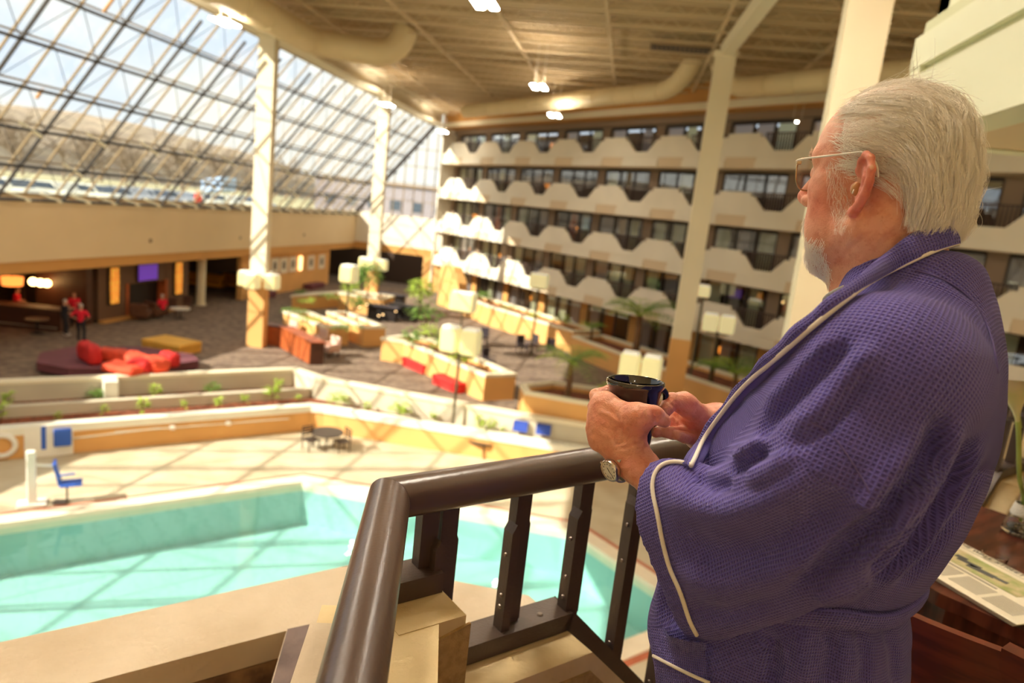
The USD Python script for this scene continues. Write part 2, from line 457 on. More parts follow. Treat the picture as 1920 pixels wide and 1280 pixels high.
# ------------------------------------------------------------------ sloping glass wall
GB = np.array([WALLX, 0, SILL]); GT = np.array([-18.9, 0, EZ + 7.0])
ROWS = 6
gs = (GT - GB) / ROWS
gin = np.array([gs[2], 0, -gs[0]]); gin /= np.linalg.norm(gin)      # into the hall
RS = 1.68
Y0g, Y1g = 63.2 - RS * 41, 63.2
g1 = thing('window_1', 'vast sloping glass wall on a steel lattice, bright sky behind', kind='structure')
for i in range(42):
    y = Y1g - RS * i
    a, b = GB + [0, y, 0], GT + [0, y, 0]
    part(g1, 'mullion', bar(a, b, 0.055, 0.09, gin), 'mullion_tan')
for r in range(ROWS + 1):
    a = GB + gs * r
    part(g1, 'purlin', bar(a + [0, Y0g, 0], a + [0, Y1g, 0], 0.05, 0.07, gin), 'mullion_tan')
    c = a + gin * 0.40
    if r < ROWS:
        part(g1, 'inner_purlin', bar(c + [0, Y0g, 0], c + [0, Y1g, 0], 0.085, 0.10, gin), 'chord_steel')
for i in range(21):
    y = Y1g - RS * (2 * i + 1)
    part(g1, 'inner_chord', bar(GB + gin * 0.40 + [0, y, 0], GB + gs * 5.8 + gin * 0.40 + [0, y, 0], 0.085, 0.10, gin), 'chord_steel')
rods, struts = [], []
for i in range(41):
    y = Y1g - RS * i
    for r in range(ROWS):
        o = GB + gs * r
        s0 = o + gin * 0.40 + [0, y - RS, 0]
        if i % 2 == 0:
            rods.append(bar(s0, o + gs + [0, y, 0], 0.022, 0.022))
            rods.append(bar(s0, o + gs + [0, y - 2 * RS, 0], 0.022, 0.022))
        if r == 0 or (r == 2 and i % 2) or (r == 1 and i % 3 == 0):
            struts.append(tube([o + [0, y - RS / 2, 0], o + gin * (0.75 if r else .5) + [0, y - RS / 2 + (0.45 if r else .75), 0]], 0.06 if r else .085, 6))
part(g1, 'tie_rods', rods, 'chord_steel', kind='stuff')
for s in struts:
    part(g1, 'strut', s, 'strut_cream')
for i in range(41):
    y = Y1g - RS * i
    if y - RS < 8.0:
        continue
    for r in range(ROWS):
        a = GB + gs * (r + .02) + [0, y - 0.03, 0]; b = a + [0, -RS + 0.06, 0]; u = gs * 0.96
        part(g1, 'pane', trimesh.Trimesh([a, b, b + u, a + u], [[0, 1, 2], [0, 2, 3]], process=False), 'glazing')
a = GB + [0, 8.0, 0]; b = GB + [0, -6.0, 0]
part(g1, 'pane', trimesh.Trimesh([a, b, b + gs * 6, a + gs * 6], [[0, 1, 2], [0, 2, 3]], process=False), 'glazing')
for (px_, py_) in [(190, 18), (64, 180)]:
    nn = np.cross([0, 1, 0], gs)
    c = on_plane(px_, py_, nn, nn @ GB) + gin * 0.12
    part(g1, 'orange_tag', bar(c, c + gs * (0.9 if py_ < 100 else 0.25), 0.12, 0.05, gin), 'orange_paint', label='orange clamp on a glazing bar')

g2 = thing('window_2', 'tall gable glazing between the glass wall and the balconies', kind='structure')
for i, x in enumerate(np.arange(-25.3, -18.1, 0.98)):
    f_ = (x - WALLX) / (GT[0] - WALLX)
    zt = SILL + f_ * (GT[2] - SILL)
    part(g2, 'mullion', bar((x, 63.25, SILL), (x, 63.25, zt + 0.1), 0.08, 0.1, (0, 1, 0)), 'mullion_tan')
for z in (1.6, 3.2, 4.8, 6.4):
    x0 = WALLX + (z - SILL) / (GT[2] - SILL) * (GT[0] - WALLX)
    part(g2, 'transom', bar((x0, 63.25, z), (-18.0, 63.25, z), 0.06, 0.06), 'mullion_tan')
part(g2, 'rake', bar(GB + [0, 63.2, 0], GT + [0, 63.2, 0], 0.3, 0.3, gin), 'dark_frame')
part(g2, 'pane', trimesh.Trimesh([(WALLX, 63.3, SILL), (-17.9, 63.3, SILL), (-17.9, 63.3, GT[2]), (GT[0], 63.3, GT[2])], [[0, 1, 2], [0, 2, 3]], process=False), 'glazing')

# ------------------------------------------------------------------ the far front with its balconies
O = N_ * FC
wf_ = thing('wall_far', 'long far front of guest rooms with rows of scalloped white balconies', loc=(O[0], O[1], 0), rot=-45, kind='structure')
BAY = 5.03
CX = [-(24.3 + BAY * k) for k in range(-4, 7)]           # bay centres along the front
XL, XR = -57.3, 2.0


def hump(cx, z):
    """one parapet: a band with a stepped scallop over it"""
    h0, h1 = 0.93, 1.84
    p = [(cx - BAY / 2, z), (cx + BAY / 2, z), (cx + BAY / 2, z + h0), (cx + 1.98, z + h0), (cx + 1.28, z + h1 - 0.2), (cx + 1.02, z + h1 - 0.2), (cx + 1.02, z + h1),
         (cx - 1.02, z + h1), (cx - 1.02, z + h1 - 0.2), (cx - 1.28, z + h1 - 0.2), (cx - 1.98, z + h0), (cx - BAY / 2, z + h0)]
    return p


rng = np.random.default_rng(5)
curtains = ['curtain', 'curtain', 'curtain_grey', 'curtain', 'curtain_grey']
for r, z in enumerate(FLOOR_Z):
    for b, cx in enumerate(CX):
        p0 = max(XL, cx - BAY / 2)
        body = upright(hump(cx, z), -0.0, 0.18)
        mould = box2((cx - BAY / 2, -0.05, z + 0.6), (cx + BAY / 2, 0.0, z + 0.70))
        mould2 = box2((cx - BAY / 2, -0.07, z + 0.0), (cx - 0.98, 0.0, z + 0.40))
        mould3 = box2((cx + 0.98, -0.07, z + 0.0), (cx + BAY / 2, 0.0, z + 0.40))
        pp = part(wf_, 'parapet', [body, mould, mould2, mould3], 'parapet_paint')
        part(pp, 'recess_panel', box2((cx - 0.98, -0.02, z + 0.02), (cx + 0.98, 0.0, z + 0.58)), 'shaded_tan')
        bars_ = [box2((cx + 1.3, 0.06, z + 1.78), (cx + BAY - 1.3, 0.12, z + 1.86))]
        for x in np.arange(cx + 1.35, cx + BAY - 1.3, 0.16):
            e = abs(x - (cx + BAY / 2))
            zb = z + 0.93 + max(0, (e - 0.53)) * 1.0
            bars_.append(box2((x - 0.025, 0.07, zb - 0.02), (x + 0.025, 0.11, z + 1.8)))
        part(pp, 'railing', bars_, 'rail_far')
    part(wf_, 'balcony_slab', box2((XL, 0.0, z - 0.02), (XR + 20, 1.6, z + 0.26)), 'shaded_tan')
levels = [(z + 0.26, (FLOOR_Z[i - 1] if i else EZ + 6.5)) for i, z in enumerate(FLOOR_Z)] + [(G, FLOOR_Z[3])]
for r, (z0, z1) in enumerate(levels):
    for b, cx in enumerate(CX):
        part(wf_, 'pier', box2((cx - BAY / 2 - 0.42, 1.5, z0), (cx - BAY / 2 + 0.42, 1.9, z1)), 'pier_paint' if r < 4 else 'tan_fascia')
        xa, xb = cx - BAY / 2 + 0.42, cx + BAY / 2 - 0.42
        zt = z1 - 0.12
        xm = [xa, xa + (xb - xa) * 0.36, xa + (xb - xa) * 0.68, xb]
        fr = [box2((x - 0.05, 1.5, z0), (x + 0.05, 1.62, zt)) for x in xm] + [box2((xa, 1.5, zt - 0.08), (xb, 1.62, zt + 0.12)), box2((xa, 1.5, z0), (xb, 1.62, z0 + 0.08))]
        w = part(wf_, 'window_frame', fr, 'dark_frame')
        for i in range(3):
            q = [(xm[i] + .05, 1.56, z0 + .08), (xm[i + 1] - .05, 1.56, z0 + .08), (xm[i + 1] - .05, 1.56, zt - .08), (xm[i] + .05, 1.56, zt - .08)]
            part(w, 'pane', trimesh.Trimesh(q, [[0, 1, 2], [0, 2, 3]], process=False), 'room_glass')
        amber = rng.random() < 0.16
        for i in range(3):
            if rng.random() < (0.86 if r >= 2 else 0.45):
                n = 24
                xs = np.linspace(xm[i] + 0.06, xm[i + 1] - 0.06 - (0.5 if rng.random() < .5 else 0), n)
                ys = 1.78 + 0.04 * np.sin(np.arange(n) * 2.1)
                rg = np.stack([np.stack([xs, ys, np.full(n, z0 + .05)], 1), np.stack([xs, ys, np.full(n, zt)], 1)])
                part(w, 'curtain', loft(rg, closed=False, caps=False), 'curtain_amber' if amber and i == 1 else curtains[int(rng.integers(5))])
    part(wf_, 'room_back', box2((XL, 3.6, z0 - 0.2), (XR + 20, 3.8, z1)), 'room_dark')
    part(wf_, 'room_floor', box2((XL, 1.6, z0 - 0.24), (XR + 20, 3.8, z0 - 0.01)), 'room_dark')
part(wf_, 'head_wall', box2((XL, 1.2, EZ + 6.5), (XR + 20, 1.9, CEIL + 0.1)), 'pier_paint')
part(wf_, 'head_soffit', box2((XL, 0.0, EZ + 6.9), (XR + 20, 1.3, EZ + 7.05)), 'tan_fascia')
part(wf_, 'head_fascia', box2((XL, -0.1, EZ + 6.95), (XR + 20, 0.1, EZ + 7.35)), 'cream_paint')
part(wf_, 'head_wall', box2((XL, 0.0, EZ + 7.35), (XR + 20, 0.1, CEIL + 0.1)), 'tan_fascia')
part(wf_, 'end_return', box2((XL - 0.2, 0.0, G), (XL, 3.8, CEIL)), 'parapet_paint')

mat('room_lamp', (255, 190, 90), 0.6, emit=2.2, ecol=(255, 150, 50))
for (b, r, dx) in [(8, 0, .6), (5, 0, 1.2), (9, 1, .4), (8, 1, .5), (7, 2, -.6), (10, 2, .3), (9, 3, .2), (9, 3, 1.2), (10, 3, -.4), (8, 4, .3), (4, 4, -.8), (5, 4, .9), (2, 1, .3), (1, 1, .8), (0, 2, .2)]:
    z0 = levels[r][0]
    part(wf_, 'room_lamp', lathe([(0, 1.05), (.16, 1.05), (.24, 1.45), (0, 1.45)], 12, (CX[b] + BAY / 2 * 0 + dx, 2.3, z0 + .25)), 'room_lamp', label='glowing amber lamp in a guest room')
    part(wf_, 'room_lamp_stand', box((CX[b] + dx, 2.3, z0 + .62), (.08, .08, 1.3)), 'dark_frame')
part(wf_, 'room_screen', box((CX[3] + 1.0, 2.4, levels[3][0] + 1.35), (1.0, .06, .6)), MAT.setdefault('room_screen', mat('room_screen', (120, 80, 205), .4, emit=.7, ecol=(112, 66, 205))), label='violet screen in a guest room')
# ------------------------------------------------------------------ roof lights: twin-tube fittings under the joists
LAMP = 170.0
mat('lamp_body', (226, 216, 190), 0.5)
mat('fill_lamp_glow', (255, 240, 205), 0.5, emit=LAMP, ecol=(255, 243, 224))
mat('lamp_glow_low', (255, 240, 205), 0.5, emit=120.0, ecol=(255, 243, 224))
lamps = [(-5.2, 21.4, 'nearest of the row over the pool'), (-5.2, 34.1, 'second of the row over the pool'), (-5.4, 42.9, 'farthest of the row over the pool'),
         (-16.6, 26.1, 'beside the top of the nearest glass wall column'), (-16.8, 44.9, 'beside the top of the second glass wall column'), (-16.6, 57.9, 'in the far corner by the gable glass'),
         (7.5, 37.6, 'small and bright before the top balcony row by the pale column')]
lamps += [(x, y, None) for x, y in [(-16.6, 8), (-5.2, 6), (6, 6), (14, 6), (-10.8, 14), (0.5, 13), (0.5, 5), (-2.5, 2.0), (-9.5, 8), (3.5, 10), (10, 12)]]  # unseen fittings added to fill the near side with light
for i, (x, y, d) in enumerate(lamps):
    small = i == 6
    t = thing('ceiling_light', 'twin tube roof light ' + d if d else 'added unseen twin tube roof light filling the near side of the hall', 'light', (x, y, 7.55), group=None if d else 'added roof lights out of view')
    w_, l_ = (.12, .12) if small else (.20, 1.1)
    part(t, 'housing', [rbox((0, 0, .10), (.16 if not small else .2, 1.3 if not small else .2, .10), .03)], 'lamp_body')
    part(t, 'hanger', [bar((-.2, 0, .15), (-.2, 0, CEIL - 7.55 - .4), .02, .02), bar((.2, 0, .15), (.2, 0, CEIL - 7.55 - .4), .02, .02)], 'lamp_body')
    for s in ((-1, 1) if not small else (1,)):
        part(t, 'tube', rbox((s * (.22 if not small else 0), 0, .04), (w_ if small else .26, l_, .06), .025), 'lamp_glow_low' if d else 'fill_lamp_glow')

mat('fill_globe', (255, 244, 220), 0.5, emit=26.0, ecol=(255, 248, 236))  # unseen globes added behind the viewpoint to light the man
for n_, lab in ((-1.3, 'added unseen round fill lamp on the room front behind the balcony, left'), (2.6, 'added unseen round fill lamp on the room front behind the balcony, right')):
    t = thing('added_fill_lamp', lab, 'lamp', nt(n_, -1.72, 2.25), rot=45)
    part(t, 'backplate', box((0, -.02, 0), (.12, .03, .16)), 'lamp_body')
    part(t, 'globe', trimesh.creation.icosphere(2, .10).apply_translation((0, .12, 0)), 'fill_globe', smooth=True)
# ------------------------------------------------------------------ our balcony: floor, parapet, rail (local x runs along the rail, local y points out into the hall)
mat('plaster_cream', (222, 200, 154), 0.75, rgb2=(206, 182, 134), scale=5.0, bump=0.25, bscale=60)
mat('vinyl_tan', (178, 148, 98), 0.75, rgb2=(160, 130, 82), scale=60.0, bump=0.35, bscale=400)
mat('rail_bronze', (84, 66, 58), 0.27, rgb2=(70, 52, 44), scale=3.0, bump=0.05, bscale=120, spec=0.6)
mat('bar_bronze', (78, 62, 52), 0.42, rgb2=(62, 48, 42), scale=5.0, bump=0.1, bscale=150, spec=0.5)
mat('concrete', (204, 188, 164), 0.85, rgb2=(186, 168, 142), scale=4.0, detail=8.0, bump=0.2, bscale=90, lo=.3, hi=.6)
mat('concrete_raw', (150, 118, 84), 0.95, rgb2=(104, 78, 58), scale=14.0, bump=0.7, bscale=40)
mat('membrane', (112, 96, 92), 0.8, rgb2=(92, 78, 76), scale=10, bump=0.3, bscale=80)
mat('bark', (150, 92, 66), 0.9, rgb2=(96, 54, 40), scale=30)
mat('bark_pale', (200, 176, 150), 0.9, var=0.1, scale=30)
mat('screw_steel', (120, 108, 98), 0.35, metal=0.8)
mat('tile_floor', (150, 128, 104), 0.8, var=0.1, scale=3)

bf = thing('floor_balcony', 'balcony floor slab of the guest room', rot=45, kind='structure')
part(bf, 'slab', prism([(-2.2, -1.75), (-2.2, -0.6), (-.2, -.2), (0.516, 1.005), (6, 1.005), (6, -1.75)], -0.22, 0.0), 'tile_floor')

pw = thing('wall_parapet', 'cream and tan parapet of our balcony with a stepped top under the rail', rot=45, kind='structure')
prof = [(0.50, -0.6), (6.0, -0.6), (6.0, 0.85), (3.72, 0.85), (3.72, 0.665), (3.38, 0.665), (2.97, 0.27), (1.37, 0.27), (0.965, 0.665), (0.632, 0.665), (0.632, 0.845), (0.50, 0.845)]
part(pw, 'core', upright(prof, 0.90, 1.10), 'plaster_cream')
clad = [(0.575, -0.02), (5.9, -0.02), (5.9, 0.8), (3.75, 0.8), (3.75, 0.62), (3.38, 0.62), (2.97, 0.225), (1.37, 0.225), (0.965, 0.622), (0.640, 0.622), (0.640, 0.83), (0.575, 0.815)]
part(pw, 'wall_covering', upright(clad, 0.894, 0.90), 'vinyl_tan', label='tan woven wall covering')
d2 = np.array([-.5, -.866]); o2 = np.array([0.516, 1.005]); s2 = np.array([-.866, .5])
def leg2(a, b, z0, z1):
    P = [o2 + d2 * a[0] + s2 * a[1], o2 + d2 * b[0] + s2 * a[1], o2 + d2 * b[0] + s2 * b[1], o2 + d2 * a[0] + s2 * b[1]]
    return prism([tuple(p) for p in P], z0, z1)
part(pw, 'side_core', leg2((0.02, -0.105), (2.2, 0.100), -0.6, 0.8435), 'plaster_cream')
part(pw, 'side_cap', leg2((0.085, 0.03), (2.2, 0.108), 0.80, 0.852), 'concrete')

hr = thing('balcony_railing', 'dark bronze tubular handrail with notched flat balusters on the parapet', 'railing', rot=45)
ZR, RR = 1.04, 0.0375
miter = np.array([0.516, 1.005, ZR])
u1, u2 = np.array([1.0, 0, 0]), np.array([-.5, -.866, 0])
mn = (u1 - u2); mn /= np.linalg.norm(mn)           # the mitre plane's normal


def mitred(u, L, n=40):
    a = np.cross(u, [0, 0, 1.0]); g = np.arange(n) * 2 * PI / n
    ring = RR * (np.cos(g)[:, None] * a + np.sin(g)[:, None] * np.array([0, 0, 1.0]))
    k = -(ring @ mn) / (u @ mn)
    r0 = miter + ring + u * k[:, None]
    rings = [r0 + u * .0004] + [miter + ring + u * s for s in np.linspace(.14, L, 8)]
    return loft(rings)


part(hr, 'handrail', mitred(u1, 5.2), 'rail_bronze', smooth=40)
part(hr, 'handrail', mitred(u2, 2.2), 'rail_bronze', smooth=40)


def chamfer_bar(a, b, w, h):
    return bar(a, b, w, h)


YB = 1.015
for a, b, nm in [((0.50, .868), (0.628, .868), 0), ((0.640, .69), (0.972, .69), 1)]:
    br = part(hr, 'bottom_rail', [box2((a[0], YB - .035, a[1] - .022), (b[0], YB + .035, b[1] + .018)), box2((a[0], YB - .018, a[1] - .03), (b[0], YB + .03, a[1] - .02))], 'bar_bronze')
    for x in ((0.70, 0.90) if nm else ()):
        part(br, 'screw', lathe([(0, .0035), (.005, .0035), (.0075, .001), (.0075, -.002)], 14, (x, YB - .008, .708)), 'screw_steel')
part(hr, 'bottom_rail', bar((0.962, YB, .695), (1.376, YB, .285), 0.07, 0.04), 'bar_bronze')
part(hr, 'bottom_rail', bar((1.36, YB, .30), (2.98, YB, .30), 0.07, 0.04), 'bar_bronze')
part(hr, 'bottom_rail', bar((2.96, YB, .29), (3.39, YB, .69), 0.07, 0.04), 'bar_bronze')
part(hr, 'bottom_rail', bar((3.38, YB, .69), (3.74, YB, .69), 0.07, 0.04), 'bar_bronze')
part(hr, 'bottom_rail', bar((3.73, YB, .868), (5.9, YB, .868), 0.07, 0.04), 'bar_bronze')


def baluster(x, z0, strip=True):
    ms = [box2((x - .010, YB - .004, z0), (x + .026, YB + .022, 1.012))]
    if strip:
        # a riveted strap with a gabled top in front, a wing with a notched shoulder behind
        zs = 0.925
        p = [(x - .030, z0), (x - .010, z0), (x - .010, zs), (x - .020, zs + .018), (x - .030, zs)]
        ms.append(upright(p, YB - .024, YB + .006))
        p = [(x + .016, z0 + .01), (x + .034, z0 + .01), (x + .034, zs), (x + .026, zs + .02), (x + .016, zs + .02)]
        ms.append(upright(p, YB + .002, YB + .019))
    b = part(hr, 'baluster', ms, 'bar_bronze')
    if strip and x < 1.5:
        for z in (zs - .05, zs - .14, z0 + .07):
            if z > z0 + .03:
                part(b, 'screw', lathe([(0, .003), (.0035, .003), (.005, 0), (.005, -.002)], 12).apply_transform(trimesh.transformations.rotation_matrix(-PI / 2, [0, 1, 0])).apply_translation((x - .0305, YB - .010, z)), 'screw_steel')
    return b


def rail_z(x):
    return float(np.interp(x, [.5, .632, .6321, .965, 1.37, 2.97, 3.38, 3.72, 3.721, 6], [.886, .886, .70, .70, .31, .31, .70, .70, .886, .886]))


baluster(0.600, .886, False)
for i in range(18):
    x = 0.645 + 0.172 * i if i else 0.643
    baluster(x, 0.66 if i == 0 else rail_z(x) - .01)
for s in (0.5, 0.9, 1.3):
    p = o2 + d2 * s
    part(hr, 'baluster', box((p[0], p[1], .94), (.04, .03, .17), 60), 'bar_bronze')

# ------------------------------------------------------------------ the concrete planter hung outside the parapet
pl = thing('concrete_planter', 'long concrete planter outside the rail, over the pool, holding bark mulch', 'planter', rot=45)
ZL = 0.5
outer = Polygon([(-3, 1.10), (1.15, 1.10), (1.15, 1.345), (0.80, 1.70), (-3, 1.70)])
pit = Polygon([(-2.9, 1.16), (.50, 1.16), (.50, 1.315), (.495, 1.318), (-2.9, 1.318)])
pit = Polygon([(-2.9, 1.12), (.33, 1.12), (.51, 1.475), (-2.9, 1.475)])
part(pl, 'ledge', prism_poly(outer.difference(pit), ZL - .07, ZL), 'concrete')
part(pl, 'trough', prism_poly(outer.buffer(-.03, join_style=2).difference(pit), ZL - .55, ZL - .072), 'concrete_raw')
part(pl, 'trough_bottom', prism_poly(outer.buffer(-.03, join_style=2), ZL - .6, ZL - .55), 'concrete_raw')
part(pl, 'lining', prism([(.333, 1.12), (.385, 1.12), (.566, 1.472), (.513, 1.476)], ZL - .5, ZL + .003), 'membrane', label='grey waterproof lining at the end of the planter')
part(pl, 'soil', prism_poly(pit, ZL - .55, ZL - .19), 'bark')
rng = np.random.default_rng(11)
chips = []
for i in range(420):
    x, y = rng.uniform(-.9, .5), rng.uniform(1.13, 1.47)
    if x > .30 + (y - 1.12) * .5:
        continue
    L, w = rng.uniform(.015, .05), rng.uniform(.006, .018)
    m = trimesh.creation.box((L, w, .005)); v = np.array(m.vertices)
    v[:, 2] += np.sin(v[:, 0] / L * 3) * .004; v[:, 1] *= 1 - .5 * (v[:, 0] > 0)
    m = trimesh.Trimesh(v, m.faces, process=False)
    m.apply_transform(trimesh.transformations.euler_matrix(rng.uniform(-.6, .6), rng.uniform(-.6, .6), rng.uniform(0, 6.3)))
    m.apply_translation((x, y, ZL - .185 + rng.uniform(0, .02)))
    chips.append(m)
part(pl, 'bark_chips', chips, 'bark', kind='stuff')
for (x, y) in [(.40, 1.40), (.33, 1.34)]:
    part(pl, 'pale_chip', box((x, y, ZL - .15), (.035, .02, .006), 25 + x * 90), 'bark_pale')

# ------------------------------------------------------------------ upper balcony overhead, right
mat('upper_paint', (226, 226, 198), 0.8, var=0.04, scale=0.5)
mat('upper_strip', (208, 208, 172), 0.8)
ub = thing('ceiling_upper_balcony', 'pale underside and front of the balcony above, upper right', kind='structure')
UX, UY = 1.47, 4.56
part(ub, 'front', box2((UX, -6, 2.20), (UX + .2, UY, 2.56)), 'upper_paint')
part(ub, 'front', box2((UX + .015, -6, 2.62), (UX + .2, UY, 2.80)), 'upper_paint')
part(ub, 'moulding', box2((UX + .05, -6, 2.54), (UX + .2, UY - .02, 2.64)), 'upper_strip')
part(ub, 'moulding', box2((UX + .02, -6, 2.80), (UX + .35, UY - .1, 2.86)), 'upper_strip')
part(ub, 'soffit', box2((UX + .2, -6, 2.21), (UX + 3.4, UY, 2.40)), 'shaded_tan')
part(ub, 'end', box2((UX + .02, UY - .15, 2.20), (UX + 3.4, UY, 2.80)), 'upper_paint')
part(ub, 'upper_front', box2((UX + .12, -6, 2.86), (UX + .3, UY + .05, 4.2)), 'upper_paint')
part(ub, 'upper_end', box2((UX + .12, UY - .1, 2.86), (UX + 3.4, UY + .05, 4.2)), 'upper_paint')

# ------------------------------------------------------------------ table, newspaper, vase, chair
mat('table_wood', (96, 52, 38), 0.22, rgb2=(70, 36, 28), scale=3.0, stretch=(2, 12, 2), coat=0.3)
mat('chair_wood', (104, 48, 32), 0.3, rgb2=(76, 34, 24), scale=4.0, stretch=(2, 2, 12), coat=0.25)
mat('newsprint', (226, 216, 190), 0.85, var=0.04, scale=6)
mat('ink', (86, 80, 72), 0.9)
mat('ink_soft', (150, 142, 124), 0.9)
mat('photo_green', (150, 158, 96), 0.8, rgb2=(196, 180, 138), scale=22.0, detail=4.0)
mat('photo_dark', (84, 84, 80), 0.8)
TZ = 0.74
tb = thing('side_table', 'dark glossy wooden table with clipped corners under the newspaper', 'table', rot=45)
tp = Polygon([(1.87, .60), (1.94, .82), (2.55, .86), (2.66, .80), (2.70, -.30), (1.93, -.34)]).buffer(.02)
part(tb, 'tabletop', prism_poly(tp, TZ - .035, TZ), 'table_wood')
part(tb, 'apron', prism_poly(tp.buffer(-.05).difference(tp.buffer(-.075)), TZ - .115, TZ - .035), 'table_wood')
for x, y in [(2.0, .70), (2.55, .74), (2.0, -.22), (2.58, -.2)]:
    part(tb, 'leg', prism([(x - .025, y - .025), (x + .025, y - .025), (x + .025, y + .025), (x - .025, y + .025)], 0, TZ - .035), 'table_wood')

# newspaper: the masthead runs along the table's near edge
npx = [on_z(1745, 1046, TZ + .012), on_z(1802, 1000, TZ + .012), on_z(2000, 1098, TZ + .012)]
e0 = on_z(1722, 1080, TZ); e1 = on_z(1786, 1014, TZ); e2 = on_z(1918, 1083, TZ)
ax = (e2 - e1); ax[2] = 0; ax /= np.linalg.norm(ax)
ay = np.cross([0, 0, 1.0], ax)
NW, NH = .38, .29
nw = thing('newspaper', 'folded broadsheet newspaper with a landscape photograph on the table', 'newspaper', (*e1[:2], TZ))
yaw = math.atan2(ax[1], ax[0])
def npm(m):
    m.apply_transform(trimesh.transformations.rotation_matrix(yaw, [0, 0, 1])); return m
for k in range(5):
    part(nw, 'sheet', npm(rbox((NW / 2 + .003 * k, -NH / 2 - .002 * k, .0017 + .0028 * k), (NW, NH, .0024), .001, 6)), 'newsprint')
zt = .0148
part(nw, 'masthead', npm(meshkit.text_mesh('THE WALL STREET JOURNAL', .0155, .0004, False).apply_translation((.030, -.030, zt))), 'ink')
part(nw, 'rule', npm(box((NW / 2, -.042, zt), (NW - .02, .001, .0004))), 'ink_soft')
ph = part(nw, 'photograph', npm(box((.17, -.115, zt), (.26, .10, .0005))), 'photo_green')
for k, (x, y, w, h) in enumerate([(.14, -.12, .06, .02), (.18, -.128, .07, .024), (.23, -.12, .03, .016), (.11, -.11, .03, .02)]):
    part(ph, 'dark_shape', npm(box((x, y, zt + .0003), (w, h, .0004), 8)), 'photo_dark')
part(nw, 'headline', npm(box((.15, -.18, zt), (.22, .008, .0004))), 'ink_soft')
lines = [npm(box((.055 + .09 * c, -.198 - .007 * k, zt), (.078, .002, .0004))) for c in range(4) for k in range(11)]
part(nw, 'column_text', lines, 'ink_soft', kind='stuff')

# vase with calla lily
MAT['clear_glass'] = usdkit.material(stage, '/World/Looks/clear_glass', {'p': ('principled_bsdf', {'transmission_weight': 1.0, 'roughness': 0.02, 'ior': 1.45, 'base_color': (.96, .98, .97)})}, surface='p.BSDF')
mat('lace', (226, 224, 214), 0.5, metal=0.3, bump=0.6, bscale=260)
mat('pebble', (70, 66, 62), 0.3, var=0.5, scale=60, rgb2=(190, 186, 178))
mat('lily_white', (238, 232, 196), 0.6, rgb2=(224, 226, 160), scale=9, sss=0.1)
mat('stem_green', (168, 186, 96), 0.55, var=0.15, scale=20)
vc = on_z(1908, 1000, TZ)
vs = thing('glass_vase', 'flared clear glass vase with a lace band and dark pebbles at the table edge', 'vase', (*vc[:2], TZ))
part(vs, 'glass', lathe([(0, .002), (.040, .002), (.046, .008), (.043, .03), (.030, .065), (.0215, .10), (.020, .16), (.023, .205), (.0215, .205), (.0185, .16), (.020, .10), (.028, .066), (.041, .03), (.043, .012), (0, .010)], 40), 'clear_glass', smooth=50)
part(vs, 'lace_band', lathe([(.0325, .062), (.0345, .066), (.0265, .100), (.0242, .100), (.0325, .062)], 36), 'lace', smooth=50)
rng = np.random.default_rng(3)
for k in range(26):
    a, r_ = rng.uniform(0, 6.28), .032 * math.sqrt(rng.uniform(0, 1))
    m = trimesh.creation.icosphere(1, .0075); m.apply_scale((1.2, .9, .65)); m.apply_translation((r_ * math.cos(a), r_ * math.sin(a), .016 + rng.uniform(0, .022) * (1 - r_ / .05)))
    part(vs, 'pebble', m, 'pebble', smooth=True)

ly = thing('calla_lily', 'white calla lily on a long green stem standing in the glass vase', 'flower', (*vc[:2], TZ + .012))
top = dep(1908, 790, np.linalg.norm((vc - EYE)) / np.linalg.norm(ray(1900, 900)) * .97) - np.array([*vc[:2], TZ + .012])
st = np.array([[0, 0, 0.03], [top[0] * .18, top[1] * .18, .12], [top[0] * .42, top[1] * .42, top[2] * .48], [top[0] * .72, top[1] * .72, top[2] * .76], top])
from scipy.interpolate import CubicSpline
sp_ = CubicSpline(np.linspace(0, 1, 5), st)(np.linspace(0, 1, 20))
part(ly, 'stem', tube(sp_, np.linspace(.0055, .0075, 20), 10), 'stem_green', smooth=60)
# spathe: a rolled funnel with a wide flaring lip
def spathe(base, up, side, L, R_, flip=1):
    up = up / np.linalg.norm(up); side = side - up * (side @ up); side /= np.linalg.norm(side); oth = np.cross(up, side)
    us = np.linspace(0, 1, 16); gs_ = np.linspace(-PI * 1.06, PI * 1.06, 40)
    rg = []
    for u_ in us:
        row = []
        for g_ in gs_:
            w_ = .5 + .5 * math.cos(g_)
            r_ = .006 + R_ * u_ ** 1.7 * (.45 + .75 * w_)
            h_ = L * u_ * (.62 + .55 * w_) - .35 * R_ * u_ ** 4 * w_
            row.append(base + up * h_ + side * (r_ * math.cos(g_) * (1 + .25 * u_ * w_)) + oth * (r_ * math.sin(g_) * flip))
        rg.append(row)
    a = loft(rg, closed=False, caps=False)
    return a
sd = RIGHT * -1.0 + FWD * -.3
part(ly, 'spathe', spathe(top, UP * .9 - RIGHT * .10, sd, .15, .080), 'lily_white', smooth=True)
part(ly, 'spadix', tube([top + UP * .02, top + UP * .08, top + UP * .115], [.006, .007, .004], 8), 'stem_green', smooth=True, label='yellow green spadix')
lb = top + RIGHT * .03 + UP * .09
part(ly, 'leaf_tip', tube([top + RIGHT * .01 - UP * .02, top - RIGHT * .012 + UP * .09, top - RIGHT * .006 + UP * .115], [.004, .009, .001], 8), 'stem_green', smooth=True)

cc = on_z(1890, 1062, TZ)
sh = thing('glass_dish', 'small clear glass dish behind the newspaper on the table', 'dish', (*on_z(1862, 1056, TZ)[:2], TZ))
part(sh, 'bowl', lathe([(0, .0), (.022, 0), (.03, .012), (.032, .026), (.030, .026), (.028, .013), (.02, .004), (0, .004)], 28), 'clear_glass', smooth=50)

